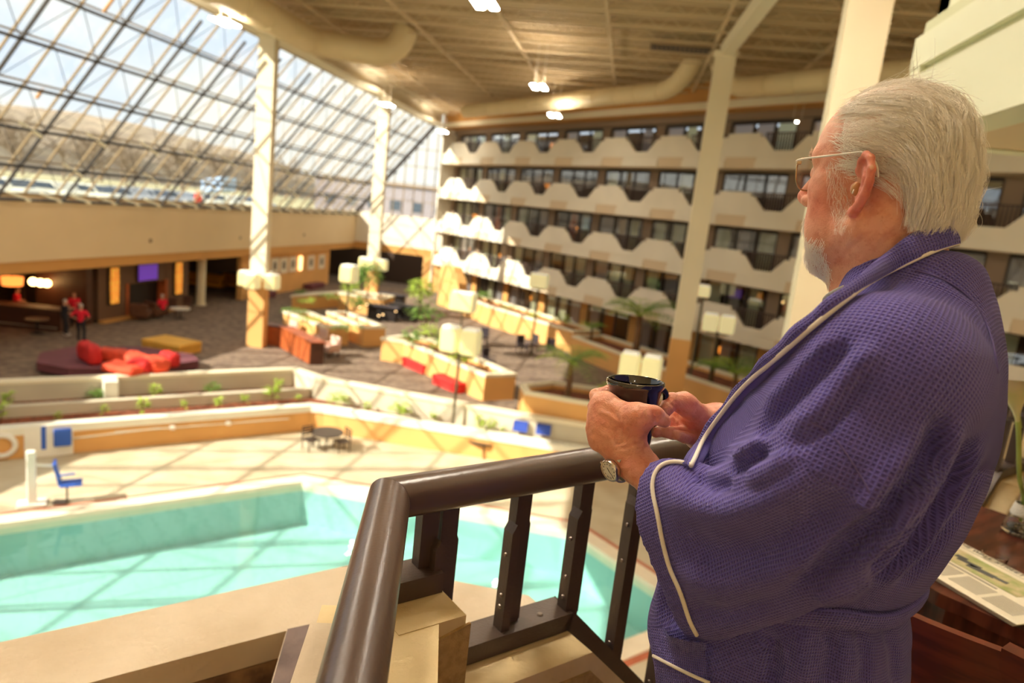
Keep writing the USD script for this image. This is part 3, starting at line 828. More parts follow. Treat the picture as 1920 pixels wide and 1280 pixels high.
ch = thing('dining_chair', 'dark red brown wooden chair with curved solid back beside the table', 'chair', rot=45)
def back_panel(z0, z1, th, y0=.34, y1=.80, bow=.05, lean=.10):
    rg = []
    for s in np.linspace(0, 1, 14):
        y = y0 + (y1 - y0) * s
        x = 1.47 - bow * math.sin(PI * s)
        f0, f1 = lean * (1 - (z0) / .86), lean * (1 - (z1) / .86)
        rg.append([(x + f0, y, z0), (x + f0 + th, y, z0), (x + f1 + th, y, z1), (x + f1, y, z1)])
    return loft(rg)
part(ch, 'backrest', back_panel(.50, .855, .022), 'chair_wood', smooth=30)
for y in (.335, .805):
    part(ch, 'back_leg', loft([[(x - .02, y - .022, z), (x + .02, y - .022, z), (x + .02, y + .022, z), (x - .02, y + .022, z)] for x, z in [(1.53, 0), (1.57, .25), (1.585, .45), (1.52, .70), (1.478, .865)]]), 'chair_wood')
    part(ch, 'front_leg', loft([[(x - .02, y - .02, z), (x + .02, y - .02, z), (x + .02, y + .02, z), (x - .02, y + .02, z)] for x, z in [(1.98, 0), (1.98, .44)]]), 'chair_wood')
    part(ch, 'side_rail', bar((1.58, y, .42), (1.98, y, .42), .02, .06), 'chair_wood')
part(ch, 'seat', rbox((1.78, .57, .455), (.46, .48, .04), .015), 'chair_wood', smooth=30)
# ------------------------------------------------------------------ the man: shapes are blended solids sampled on grids
def grid(lo, hi, h):
    lo, hi = np.asarray(lo, float), np.asarray(hi, float)
    n = np.ceil((hi - lo) / h).astype(int) + 1
    ax = [(lo[i] + h * np.arange(n[i])).astype(np.float32) for i in range(3)]
    return np.meshgrid(*ax, indexing='ij'), lo, h


def nets(Fv, lo, h):
    """naive surface nets of the zero level of a sampled field"""
    S = Fv < 0
    c = np.zeros(tuple(np.array(S.shape) - 1), np.uint8)
    for a, b, d in np.ndindex(2, 2, 2):
        c += S[a:S.shape[0] - 1 + a, b:S.shape[1] - 1 + b, d:S.shape[2] - 1 + d]
    act = (c > 0) & (c < 8)
    idx = np.argwhere(act)
    ids = np.full(act.shape, -1, np.int64); ids[act] = np.arange(len(idx))
    cor = {k: Fv[idx[:, 0] + k[0], idx[:, 1] + k[1], idx[:, 2] + k[2]] for k in np.ndindex(2, 2, 2)}
    acc = np.zeros((len(idx), 3)); num = np.zeros(len(idx))
    for k in np.ndindex(2, 2, 2):
        for d in range(3):
            if k[d] == 0:
                k2 = list(k); k2[d] = 1; k2 = tuple(k2)
                f0, f1 = cor[k], cor[k2]
                cr = (f0 < 0) != (f1 < 0)
                t = np.where(cr, f0 / np.where(cr, f0 - f1, 1), 0)
                p = np.tile(np.array(k, float), (len(idx), 1)); p[:, d] += t
                acc += p * cr[:, None]; num += cr
    v = (idx + acc / num[:, None]) * h + lo
    faces = []
    for d in range(3):
        e1, e2 = (d + 1) % 3, (d + 2) % 3
        sl0, sl1 = [slice(None)] * 3, [slice(None)] * 3
        sl0[d], sl1[d] = slice(0, -1), slice(1, None)
        for e in (e1, e2):
            sl0[e] = sl1[e] = slice(1, -1)
        A, B = S[tuple(sl0)], S[tuple(sl1)]
        ed = np.argwhere(A != B); ins = A[A != B]
        off = np.zeros(3, int); off[e1] = off[e2] = 1
        ed = ed + off
        q = []
        for (o1, o2) in ((-1, -1), (0, -1), (0, 0), (-1, 0)):
            cc_ = ed.copy(); cc_[:, e1] += o1; cc_[:, e2] += o2
            q.append(ids[cc_[:, 0], cc_[:, 1], cc_[:, 2]])
        q = np.stack(q, 1)
        q[~ins] = q[~ins][:, ::-1]
        faces.append(q)
    q = np.vstack(faces)
    return v, q


def taubin(v, q, it=8, lam=.5, mu=-.53):
    from scipy import sparse
    n = len(v)
    e = np.vstack([q[:, [0, 1]], q[:, [1, 2]], q[:, [2, 3]], q[:, [3, 0]]])
    e = np.vstack([e, e[:, ::-1]])
    A = sparse.coo_matrix((np.ones(len(e)), (e[:, 0], e[:, 1])), (n, n)).tocsr(); A.data[:] = 1
    D = sparse.diags(1 / np.maximum(np.asarray(A.sum(1)).ravel(), 1)); L = D @ A
    for _ in range(it):
        v = v + lam * (L @ v - v)
        v = v + mu * (L @ v - v)
    return v


def normals(v, q):
    n = np.zeros_like(v)
    fn = np.cross(v[q[:, 2]] - v[q[:, 0]], v[q[:, 3]] - v[q[:, 1]])
    for k in range(4):
        np.add.at(n, q[:, k], fn)
    return n / (np.linalg.norm(n, axis=1, keepdims=True) + 1e-12)


def smin(a, b, k):
    h = np.clip(.5 + .5 * (b - a) / k, 0, 1)
    return b + (a - b) * h - k * h * (1 - h)


def smax(a, b, k):
    return -smin(-a, -b, k)


def rcone(P, a, b, ra, rb):
    a, b = np.asarray(a, float), np.asarray(b, float)
    d = b - a; L2 = float(d @ d) + 1e-12
    t = np.clip(((P[0] - a[0]) * d[0] + (P[1] - a[1]) * d[1] + (P[2] - a[2]) * d[2]) / L2, 0, 1)
    return np.sqrt((P[0] - a[0] - t * d[0]) ** 2 + (P[1] - a[1] - t * d[1]) ** 2 + (P[2] - a[2] - t * d[2]) ** 2) - (ra + (rb - ra) * t)


def ell(P, c, r, R=None):
    x, y, z = P[0] - c[0], P[1] - c[1], P[2] - c[2]
    if R is not None:
        x, y, z = (R[i][0] * x + R[i][1] * y + R[i][2] * z for i in range(3))
    k0 = np.sqrt((x / r[0]) ** 2 + (y / r[1]) ** 2 + (z / r[2]) ** 2)
    k1 = np.sqrt((x / r[0] ** 2) ** 2 + (y / r[1] ** 2) ** 2 + (z / r[2] ** 2) ** 2) + 1e-6
    return k0 * (k0 - 1) / k1


def chain(P, pts, rs, k=.004):
    d = None
    for i in range(len(pts) - 1):
        e = rcone(P, pts[i], pts[i + 1], rs[i], rs[i + 1])
        d = e if d is None else smin(d, e, k)
    return d


R0, F0 = _r0, np.array([math.sin(_H), math.cos(_H), 0])      # level right and forward
Z0 = np.array([0, 0, 1.0])


def horiz(az):
    a = math.radians(az)
    return R0 * math.sin(a) + F0 * math.cos(a)


def proj(v):
    q = np.asarray(v, float) - EYE
    w = q @ FWD
    return np.stack([960 + F * (q @ RIGHT) / w, 640 - F * (q @ UP) / w], -1), w


def seg_dist(p, poly):
    """distance in pixels to a polyline, and the share of its length at the foot"""
    poly = np.asarray(poly, float); best = np.full(len(p), 1e9); par = np.zeros(len(p))
    L = np.r_[0, np.cumsum(np.linalg.norm(np.diff(poly, axis=0), axis=1))]
    for i in range(len(poly) - 1):
        a, d = poly[i], poly[i + 1] - poly[i]
        t = np.clip(((p - a) @ d) / (d @ d), 0, 1)
        r = np.linalg.norm(p - a - t[:, None] * d, axis=1)
        m = r < best
        best[m] = r[m]; par[m] = (L[i] + t[m] * (L[i + 1] - L[i])) / L[-1]
    return best, par


HX = horiz(-35); HY = np.cross(Z0, HX)            # the head's forward and left
EAR = dep(1612, 348, .835)
H0 = EAR - HY * .079                              # midway between the ears
BX = horiz(-58); BY = np.cross(Z0, BX)            # the body's forward and left
S0 = H0 + BX * -.012 + BY * .012; S0[2] = 0


def hw(p):
    p = np.asarray(p, float)
    return H0 + p[..., :1] * HX + p[..., 1:2] * HY + p[..., 2:3] * Z0


def bw(x, y, z):
    return S0 + BX * x + BY * y + Z0 * z


# --- skin, cloth and hair
MAT['skin'] = usdkit.material(stage, '/World/Looks/skin', {
    'at': ('attribute', {'attribute': 'tint'}), 'co': ('texture_coordinate', {}),
    'n1': ('noise_texture', {'scale': 55.0, 'detail': 4.0}), 'r1': ('rgb_ramp', {'ramp': [(.34, lin((214, 152, 128))), (.5, (1, 1, 1)), (.75, (1, 1, 1))]}),
    'n2': ('noise_texture', {'scale': 210.0, 'detail': 3.0}), 'r2': ('rgb_ramp', {'ramp': [(.30, lin((196, 140, 112))), (.42, (1, 1, 1))]}),
    'm1': ('mix', {'mix_type': 'multiply', 'fac': 0.35}), 'm2': ('mix', {'mix_type': 'multiply', 'fac': 0.22}),
    'bn': ('noise_texture', {'scale': 420.0, 'detail': 5.0}), 'b': ('bump', {'strength': 0.22, 'distance': 0.003}),
    'p': ('principled_bsdf', {'roughness': .46, 'specular_ior_level': .4, 'subsurface_weight': .16, 'subsurface_scale': .006, 'subsurface_radius': (1, .35, .2)})},
    [('co.object', 'n1.vector'), ('co.object', 'n2.vector'), ('co.object', 'bn.vector'), ('n1.fac', 'r1.fac'), ('n2.fac', 'r2.fac'), ('at.color', 'm1.color1'), ('r1.color', 'm1.color2'),
     ('m1.color', 'm2.color1'), ('r2.color', 'm2.color2'), ('m2.color', 'p.base_color'), ('bn.fac', 'b.height'), ('b.normal', 'p.normal')], surface='p.BSDF')
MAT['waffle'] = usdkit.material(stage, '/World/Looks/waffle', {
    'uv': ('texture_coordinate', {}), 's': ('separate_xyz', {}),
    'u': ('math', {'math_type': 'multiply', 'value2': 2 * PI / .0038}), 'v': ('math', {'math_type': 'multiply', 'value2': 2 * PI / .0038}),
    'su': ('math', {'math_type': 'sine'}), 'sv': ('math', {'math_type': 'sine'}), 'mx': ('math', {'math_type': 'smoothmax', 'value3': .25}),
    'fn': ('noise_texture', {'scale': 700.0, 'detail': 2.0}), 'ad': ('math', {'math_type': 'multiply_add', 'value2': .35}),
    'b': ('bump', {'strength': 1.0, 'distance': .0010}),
    'r': ('rgb_ramp', {'ramp': [(.0, lin((80, 64, 124))), (.55, lin((88, 76, 146))), (1.0, lin((100, 91, 168)))]}), 'ra': ('math', {'math_type': 'multiply_add', 'value2': .5, 'value3': .5}),  # redder cells, also darkened: recess shade of the weave put into the colour
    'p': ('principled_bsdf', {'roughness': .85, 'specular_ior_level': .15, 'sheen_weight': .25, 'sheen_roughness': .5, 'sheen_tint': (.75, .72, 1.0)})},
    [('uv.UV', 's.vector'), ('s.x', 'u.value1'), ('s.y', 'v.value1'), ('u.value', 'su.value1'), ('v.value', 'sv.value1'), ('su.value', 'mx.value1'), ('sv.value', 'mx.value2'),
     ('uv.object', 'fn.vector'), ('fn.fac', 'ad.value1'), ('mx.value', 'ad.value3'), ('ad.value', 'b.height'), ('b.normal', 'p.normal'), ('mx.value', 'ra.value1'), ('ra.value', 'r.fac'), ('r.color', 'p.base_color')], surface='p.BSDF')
mat('piping', (232, 224, 208), 0.7)
mat('shirt_grey', (150, 146, 136), 0.9)
mat('hair_white', (250, 243, 230), 0.42, spec=0.5)
mat('slipper', (226, 220, 206), 0.8)

man = thing('person', 'white haired man in a purple robe holding a black mug at the rail', 'person', (*(S0[:2]), 0))
ML = np.array([S0[0], S0[1], 0])


def own(v):
    return np.asarray(v) - ML


# ---------------- head and neck
def head_field(P):
    d = ell(P, (.014, 0, .052), (.081, .074, .079))
    d = smin(d, ell(P, (.040, 0, .050), (.058, .066, .062)), .03)
    d = smin(d, ell(P, (.042, 0, -.012), (.053, .060, .078)), .03)
    d = smin(d, ell(P, (-.028, 0, .006), (.042, .060, .052)), .03)
    for s in (1, -1):
        d = smin(d, ell(P, (.060, s * .043, -.004), (.026, .024, .022)), .02)
        d = smin(d, rcone(P, (.004, s * .054, -.052), (.063, s * .014, -.090), .022, .022), .022)
        d = smin(d, ell(P, (.050, s * .040, -.048), (.036, .024, .042)), .022)
        d = smin(d, rcone(P, (.093, s * .010, .042), (.076, s * .052, .040), .010, .010), .014)
        d = smax(d, -ell(P, (.106, s * .032, .019), (.017, .018, .013)), .012)
        d = smin(d, ell(P, (.085, s * .032, .019), (.0135, .0135, .0125)), .004)
        d = smin(d, ell(P, (.107, s * .0145, -.017), (.0115, .0075, .0085)), .006)
    d = smin(d, rcone(P, (.096, 0, .036), (.1225, 0, -.010), .0075, .0115), .010)
    for s in (1, -1):
        d = smax(d, -ell(P, (.114, s * .0075, -.0215), (.006, .004, .004)), .003)
    d = smin(d, ell(P, (.072, 0, -.090), (.020, .026, .020)), .02)
    d = smin(d, ell(P, (.084, 0, -.050), (.018, .032, .020)), .018)
    d = smax(d, -rcone(P, (.105, -.022, -.050), (.105, .022, -.050), .0022, .0022), .005)
    # neck, throat and the strap down to the collarbones
    d = smin(d, rcone(P, (-.014, 0, -.030), (-.044, .004, -.205), .053, .066), .03)
    d = smin(d, rcone(P, (.030, 0, -.080), (-.012, .006, -.200), .030, .048), .03)
    for s in (1, -1):
        d = smin(d, rcone(P, (-.028, s * .052, -.040), (.014, s * .020, -.205), .014, .012), .02)
    d = smin(d, ell(P, (-.05, .01, -.255), (.095, .13, .06)), .03)
    return d


er_c, er_s = math.cos(math.radians(32)), math.sin(math.radians(32))
tl_c, tl_s = math.cos(math.radians(3)), math.sin(math.radians(3))


def ear_pt(a, b, c=0.0, s=1):
    """a back along the ear, b up it, c out from its plane"""
    a, b = a * tl_c + b * tl_s, b * tl_c - a * tl_s
    return np.array([.004 - a * er_c + c * er_s, s * (.074 + a * er_s + c * er_c), .002 + b])


def ear_field(P, s):
    o = ear_pt(0, 0, 0, s)
    ex = ear_pt(1, 0, 0, s) - o; ey = ear_pt(0, 1, 0, s) - o; ec = ear_pt(0, 0, 1, s) - o
    R = [ex, ey, ec]
    plate = ell(P, ear_pt(.012, .002, 0, s), (.0175, .031, .0042), R)
    rim = [(.002, .004, .001), (-.003, .016, .003), (.000, .028, .004), (.010, .035, .005), (.022, .031, .005), (.0295, .018, .005), (.029, .003, .004), (.023, -.012, .003), (.013, -.026, .002), (.004, -.034, .001), (-.003, -.030, .0)]
    pts = [ear_pt(*q, s) for q in rim]
    rs = [.003, .0036, .004, .0043, .0045, .0046, .0046, .0045, .0052, .0068, .004]
    d = smin(plate, chain(P, pts, rs, .003), .004)
    d = smin(d, chain(P, [ear_pt(*q, s) for q in [(.012, .020, .002), (.017, .008, .003), (.016, -.006, .003), (.009, -.016, .002)]], [.003, .0038, .0038, .003], .002), .003)
    d = smax(d, -ell(P, ear_pt(.004, -.001, .008, s), (.009, .013, .009), R), .004)
    d = smax(d, -ell(P, ear_pt(.010, .024, .0065, s), (.010, .004, .004), R), .003)
    d = smin(d, ell(P, ear_pt(-.0065, -.005, .001, s), (.0055, .0075, .0055), R), .004)
    return d


HG = .0019
(Px, Py, Pz), lo_, h_ = grid((-.155, -.135, -.30), (.145, .135, .150), HG)
P = (Px, Py, Pz)
D = head_field(P)
for s in (1, -1):
    D = smin(D, ear_field(P, s), .005)
hv, hq = nets(D, lo_, h_)
hv = taubin(hv, hq, 6)
hn = normals(hv, hq)
# creases: neck lines behind the jaw, cheek fold, crow's feet, forehead
cre = [([(1590, 470), (1640, 430), (1668, 418)], .9, 5), ([(1612, 500), (1660, 450), (1690, 432)], 1.1, 6), ([(1640, 510), (1690, 460), (1715, 445)], .9, 6), ([(1570, 470), (1590, 440), (1600, 405)], 1.2, 7),
       ([(1548, 455), (1556, 420), (1548, 385)], .9, 7), ([(1540, 330), (1552, 336), (1560, 345)], .5, 4), ([(1540, 318), (1556, 320)], .5, 4), ([(1600, 520), (1640, 480), (1665, 455)], .6, 4), ([(1560, 505), (1585, 480), (1600, 455)], .8, 5)]
hwv = hw(hv)
hp, hd = proj(hwv)
hnw = hn[:, :1] * HX + hn[:, 1:2] * HY + hn[:, 2:] * Z0
face_us = ((EYE - hwv) * hnw).sum(1) > 0
for poly, amp, wd in cre:
    dd, tt = seg_dist(hp, poly)
    hv[face_us] -= (hn * (amp / 1000 * np.exp(-(dd / wd) ** 2) * np.clip(np.sin(np.clip(tt, 0.02, .98) * PI) * 2, 0, 1))[:, None])[face_us]
hv += hn * ((meshkit.fbm(hv * 60, 3, 4) - .5) * .0016)[:, None]
hwv = hw(hv)
tint = np.tile(np.array(lin((222, 160, 130))), (len(hv), 1))


def tone(mask, rgb, k):
    global tint
    w_ = np.clip(mask, 0, 1)[:, None] * k
    tint = tint * (1 - w_) + np.array(lin(rgb)) * w_


def blob(c, r):
    return np.exp(-((np.linalg.norm((hv - np.array(c)) / np.array(r), axis=1)) ** 2))


tone(np.clip((hv[:, 2] - .045) / .05, 0, 1) * (hv[:, 0] < .09), (232, 190, 166), .8)         # paler scalp
tone(blob((.055, .055, -.02), (.03, .03, .03)) + blob((.055, -.055, -.02), (.03, .03, .03)), (214, 124, 100), .7)
tone(blob((.12, 0, -.012), (.016, .02, .016)), (206, 110, 92), .7)
near_ear = np.minimum(np.linalg.norm((hv - ear_pt(.012, 0)) / [.030, .022, .042], axis=1), np.linalg.norm((hv - ear_pt(.012, 0, 0, -1)) / [.030, .022, .042], axis=1))
tone((np.abs(hv[:, 1]) > .0765) * (near_ear < 1.05), (208, 118, 98), .8)
tone(np.clip((-hv[:, 2] - .075) / .05, 0, 1), (206, 132, 100), .6)                            # sun-browned neck
body_parts = [(hwv, hq, tint)]

# ---------------- hands and forearms
def hand_mesh(build, lo, hi, h, creases=(), nails=()):
    (gx, gy, gz), l0, hh = grid(lo, hi, h)
    Dh = build((gx, gy, gz))
    v, q = nets(Dh, l0, hh)
    v = taubin(v, q, 5)
    n = normals(v, q)
    p, d = proj(v)
    us = ((EYE - v) * n).sum(1) > 0
    for poly, amp, wd in creases:
        dd, tt = seg_dist(p, poly)
        v[us] -= (n * (1.7 * amp / 1000 * np.exp(-(dd / wd) ** 2) * np.clip(np.sin(np.clip(tt, .03, .97) * PI) * 2.2, 0, 1))[:, None])[us]
    v += n * ((meshkit.fbm(v * 110, 3, 9) - .5) * .0022)[:, None]
    t = np.tile(np.array(lin((220, 154, 124))), (len(v), 1))
    k = np.clip((meshkit.fbm(v * 40, 2, 2) - .45) * 4, 0, 1)[:, None] * .5
    t = t * (1 - k) + np.array(lin((202, 120, 98))) * k
    for c, r_ in nails:
        w_ = np.exp(-(np.linalg.norm(v - c, axis=1) / r_) ** 4)[:, None] * .7
        t = t * (1 - w_) + np.array(lin((238, 184, 160))) * w_
    return v, q, t


MUGC = dep(1186, 771, 1.030)                      # middle of the mug
MUP = UP * .985 + RIGHT * .08 - FWD * .13 ; MUP /= np.linalg.norm(MUP)   # its axis
mug_x = RIGHT - MUP * (RIGHT @ MUP); mug_x /= np.linalg.norm(mug_x); mug_y = np.cross(MUP, mug_x)
LW = dep(1176, 858, .985)                        # left wrist
ELB = dep(1430, 1065, .835)                        # left elbow
RW = dep(1345, 790, 1.105)                        # right wrist
REL = bw(.10, -.27, 1.15)


def mugp(a, h, r):
    """a point round the mug: a = angle from its right, h up from its middle, r from its axis"""
    return MUGC + MUP * h + (mug_x * math.cos(a) + mug_y * math.sin(a)) * r


def left_hand(P):
    # palm: knuckles near the mug's left side
    K1, K2, K3, K4 = dep(1133, 757, 1.000), dep(1123, 779, .996), dep(1119, 803, .994), dep(1122, 827, .994)
    Wc, Wt = dep(1170, 842, .985), dep(1185, 832, .975)
    d = rcone(P, LW + (ELB - LW) * .9, LW, .032, .0245)
    fl = LW + (ELB - LW) * .10
    d = smin(d, rcone(P, fl + UP * .004, LW + UP * .003, .0245, .0245), .012)
    for K_, r_ in ((K1, .0155), (K2, .0155), (K3, .0150), (K4, .0140)):
        d = smin(d, rcone(P, Wc, K_, .0195, r_), .014)
    d = smin(d, ell(P, dep(1146, 800, .995), (.024, .024, .026)), .02)
    # fingers wrap behind the mug
    fs = [(K1, [mugp(PI * .94, .018, .056), mugp(PI * .70, .020, .053), mugp(PI * .50, .018, .051)], (.0115, .0105, .0098, .0082)),
          (K2, [mugp(PI * .96, .000, .057), mugp(PI * .70, .000, .052), mugp(PI * .47, .000, .049)], (.0115, .0108, .0100, .0084)),
          (K3, [mugp(PI * .97, -.019, .055), mugp(PI * .72, -.019, .049), mugp(PI * .50, -.018, .047)], (.0110, .0102, .0094, .0080)),
          (K4, [mugp(PI * .98, -.038, .051), mugp(PI * .76, -.036, .045), mugp(PI * .58, -.034, .043)], (.0100, .0092, .0084, .0072))]
    for K_, pts, rs in fs:
        d = smin(d, chain(P, [K_] + pts, rs, .003), .006)
    # thumb along the near side, pointing to the right
    C, Mt, I, Tt = dep(1172, 812, .972), dep(1196, 783, .958), dep(1226, 777, .960), dep(1244, 788, .967)
    d = smin(d, rcone(P, Wt, Mt, .019, .0165), .018)
    d = smin(d, rcone(P, K1, Mt, .010, .013), .026)
    d = smin(d, chain(P, [Mt, I, Tt], (.0150, .0128, .0104), .004), .010)
    return d


def right_hand(P):
    Wc = RW
    d = rcone(P, RW + (REL - RW) * .8, RW, .042, .027)
    K1, K2, K3, K4 = dep(1288, 772, 1.105), dep(1290, 792, 1.100), dep(1296, 812, 1.095), dep(1306, 828, 1.092)
    for K_, r_ in ((K1, .0155), (K2, .0155), (K3, .015), (K4, .0135)):
        d = smin(d, rcone(P, Wc, K_, .022, r_), .014)
    # thumb over the handle
    C, Mt, I, Tt = dep(1306, 780, 1.070), dep(1283, 756, 1.062), dep(1260, 752, 1.052), dep(1246, 770, 1.040)
    d = smin(d, rcone(P, dep(1322, 792, 1.085), Mt, .021, .0165), .016)
    d = smin(d, chain(P, [Mt, I, Tt], (.0160, .0132, .0108), .004), .010)
    fs = [(K1, [dep(1262, 778, 1.11), dep(1246, 790, 1.085), dep(1243, 796, 1.062)], (.0112, .0105, .0098, .0085)),
          (K2, [dep(1262, 796, 1.10), dep(1240, 806, 1.070), dep(1230, 810, 1.048)], (.0112, .0108, .010, .0086)),
          (K3, [dep(1280, 812, 1.085), dep(1262, 812, 1.060), dep(1248, 811, 1.045)], (.0108, .0104, .0096, .0084)),
          (K4, [dep(1298, 824, 1.080), dep(1284, 820, 1.058), dep(1271, 816, 1.045)], (.0098, .0092, .0086, .0074))]
    for K_, pts, rs in fs:
        d = smin(d, chain(P, [K_] + pts, rs, .003), .005)
    return d


def bounds(pts, pad):
    pts = np.array(pts)
    return pts.min(0) - pad, pts.max(0) + pad


b0, b1 = bounds([LW, LW + (ELB - LW) * .8, dep(1115, 740, 1.0), MUGC + RIGHT * .03 + FWD * .06, dep(1248, 790, .96)], .045)
wr = [([(1128, 800), (1150, 806), (1172, 798)], .5, 3), ([(1150, 835), (1175, 826), (1196, 812)], .8, 3), ([(1160, 842), (1185, 836), (1205, 826)], .8, 3), ([(1172, 806), (1190, 800), (1204, 806)], .6, 3),
      ([(1120, 770), (1145, 778), (1160, 795)], -.9, 4), ([(1125, 810), (1145, 822), (1155, 845)], -.8, 4), ([(1140, 765), (1160, 785), (1166, 805)], .5, 4), ([(1208, 770), (1211, 785)], .5, 2.5), ([(1228, 770), (1231, 790)], .5, 2.5), ([(1224, 770), (1226, 790)], .4, 2.5)]
lh = hand_mesh(left_hand, b0, b1, .0021, wr, [(dep(1242, 780, .956), .0085)])
b0, b1 = bounds([RW, RW + (REL - RW) * .7, dep(1228, 800, 1.04), dep(1246, 750, 1.04), dep(1290, 840, 1.10), dep(1265, 800, 1.125)], .04)
wr2 = [([(1262, 760), (1275, 775), (1300, 782)], .7, 3), ([(1258, 772), (1278, 790), (1310, 795)], .9, 3), ([(1268, 786), (1292, 806), (1318, 806)], .9, 3), ([(1300, 745), (1322, 770), (1335, 790)], -.5, 5), ([(1252, 750), (1262, 762)], .5, 2.5), ([(1258, 744), (1268, 756)], .5, 2.5), ([(1282, 795), (1306, 812), (1325, 815)], .7, 3)]
rh = hand_mesh(right_hand, b0, b1, .0021, wr2, [(dep(1243, 772, 1.03), .0075)])
body_parts += [lh, rh]

# ---------------- hidden body: trunk, arms, legs, feet, coarse
def trunk(P):
    L_ = lambda y: bw(.0, y, .86)
    d = rcone(P, bw(-.02, 0, 1.40), bw(0, 0, 1.0), .09, .105)
    for s in (1, -1):
        sh_ = bw(-.03, s * .165, 1.42)
        el = ELB if s > 0 else REL
        wr_ = LW if s > 0 else RW
        d = smin(d, rcone(P, bw(-.02, 0, 1.42), sh_, .06, .05), .04)
        d = smin(d, rcone(P, sh_, el, .045, .036), .02)
        d = smin(d, rcone(P, el, el + (wr_ - el) * .25, .036, .038), .02)
        d = smin(d, rcone(P, bw(0, s * .09, .9), bw(.02, s * .10, .50), .085, .055), .05)
        d = smin(d, rcone(P, bw(.02, s * .10, .50), bw(-.01, s * .11, .09), .056, .036), .02)
        d = smin(d, rcone(P, bw(-.03, s * .11, .045), bw(.13, s * .13, .032), .036, .030), .03)
    d = smin(d, rcone(P, bw(-.03, 0, 1.40), H0 + Z0 * -.12 + HX * -.03, .06, .055), .03)
    return d


tv_, tq_ = nets(*(lambda g_: (trunk(g_[0]), g_[1], g_[2]))(grid(np.minimum(bw(-.2, -.35, 0), bw(.4, .35, 0)) * [1, 1, 0] + [-.28, -.28, -.02], np.maximum(bw(-.2, -.35, 0), bw(.4, .35, 0)) * [1, 1, 0] + [.28, .28, 1.62], .013)))
tv_ = taubin(tv_, tq_, 4)
body_parts.append((tv_, tq_, np.tile(np.array(lin((222, 160, 130))), (len(tv_), 1))))
BV, BQ, BT, o_ = [], [], [], 0
for v, q, t in body_parts:
    BV.append(v); BQ.append(q + o_); BT.append(t); o_ += len(v)
BV, BQ, BT = np.vstack(BV), np.vstack(BQ), np.vstack(BT)
bp = part(man, 'body', (own(BV), BQ), 'skin', smooth=True)
pv = UsdGeom.PrimvarsAPI(stage.GetPrimAtPath(bp.GetPath())).CreatePrimvar('tint', Sdf.ValueTypeNames.Color3fArray, 'vertex')
pv.Set(Vt.Vec3fArray.FromNumpy(BT.astype(np.float32)))

# ---------------- the robe
sec = np.array([  # height, middle (forward), half depth, half width
    [1.580, -.015, .050, .040], [1.565, -.0205, .0629, .050], [1.545, -.0323, .0729, .065], [1.52, -.0368, .0818, .085], [1.49, -.0394, .0923, .115], [1.46, -.0344, .1085, .145], [1.42, -.0257, .1268, .170], [1.38, -.0162, .1415, .175],
    [1.33, -.005, .1539, .178], [1.28, .0091, .1644, .178], [1.22, .0243, .1707, .178], [1.16, .0384, .1669, .170], [1.10, .0507, .1606, .162], [1.05, .0471, .1686, .168], [1.01, .0452, .1737, .174], [.975, .0441, .1781, .182], [.94, .0361, .1756, .184],
    [.88, .0207, .1699, .187], [.80, .0033, .1677, .19], [.42, .006, .178, .215]])[::-1]
from scipy.interpolate import PchipInterpolator
secf = [PchipInterpolator(sec[:, 0], sec[:, i]) for i in (1, 2, 3)]
SHL = bw(-.030, .172, 1.425)
# forearm part of the sleeve: upper edge, lower edge, depth of its middle, half thickness
SL = [((1512, 760), (1672, 985), .735, .072), ((1448, 806), (1605, 1070), .760, .074), ((1385, 858), (1508, 1128), .805, .066), ((1325, 884), (1418, 1168), .840, .058), ((1268, 862), (1345, 1190), .885, .058), ((1222, 858), (1285, 1194), .925, .058), ((1180, 856), (1235, 1194), .960, .058)]
ctr, maj, hln = [], [], []
for (a, b, dd_, th) in SL:
    A_, B_ = dep(*a, dd_), dep(*b, dd_)
    ctr.append((A_ + B_) / 2); maj.append((A_ - B_) / np.linalg.norm(A_ - B_)); hln.append(np.linalg.norm(A_ - B_) / 2)
NS = 31
ts_ = np.linspace(0, 1, len(SL)); tt_ = np.linspace(0, 1, NS)
arm_pts = PchipInterpolator(ts_, np.array(ctr))(tt_); arm_maj = PchipInterpolator(ts_, np.array(maj))(tt_)
arm_h = PchipInterpolator(ts_, hln)(tt_); arm_t = PchipInterpolator(ts_, [q[3] for q in SL])(tt_)
arm_len = np.r_[0, np.cumsum(np.linalg.norm(np.diff(arm_pts, axis=0), axis=1))]
cT, cB = dep(1228, 866, .945), dep(1285, 1192, .930)
cuff_o = (cT + cB) / 2 - FWD * .03
cl_ = (cT - cB) / np.linalg.norm(cT - cB)
cuff_n = np.array(ctr[5]) - np.array(ctr[3]); cuff_n = cuff_n - cl_ * (cuff_n @ cl_); cuff_n /= np.linalg.norm(cuff_n)
seam_n = arm_pts[1] - arm_pts[0]; seam_n /= np.linalg.norm(seam_n)


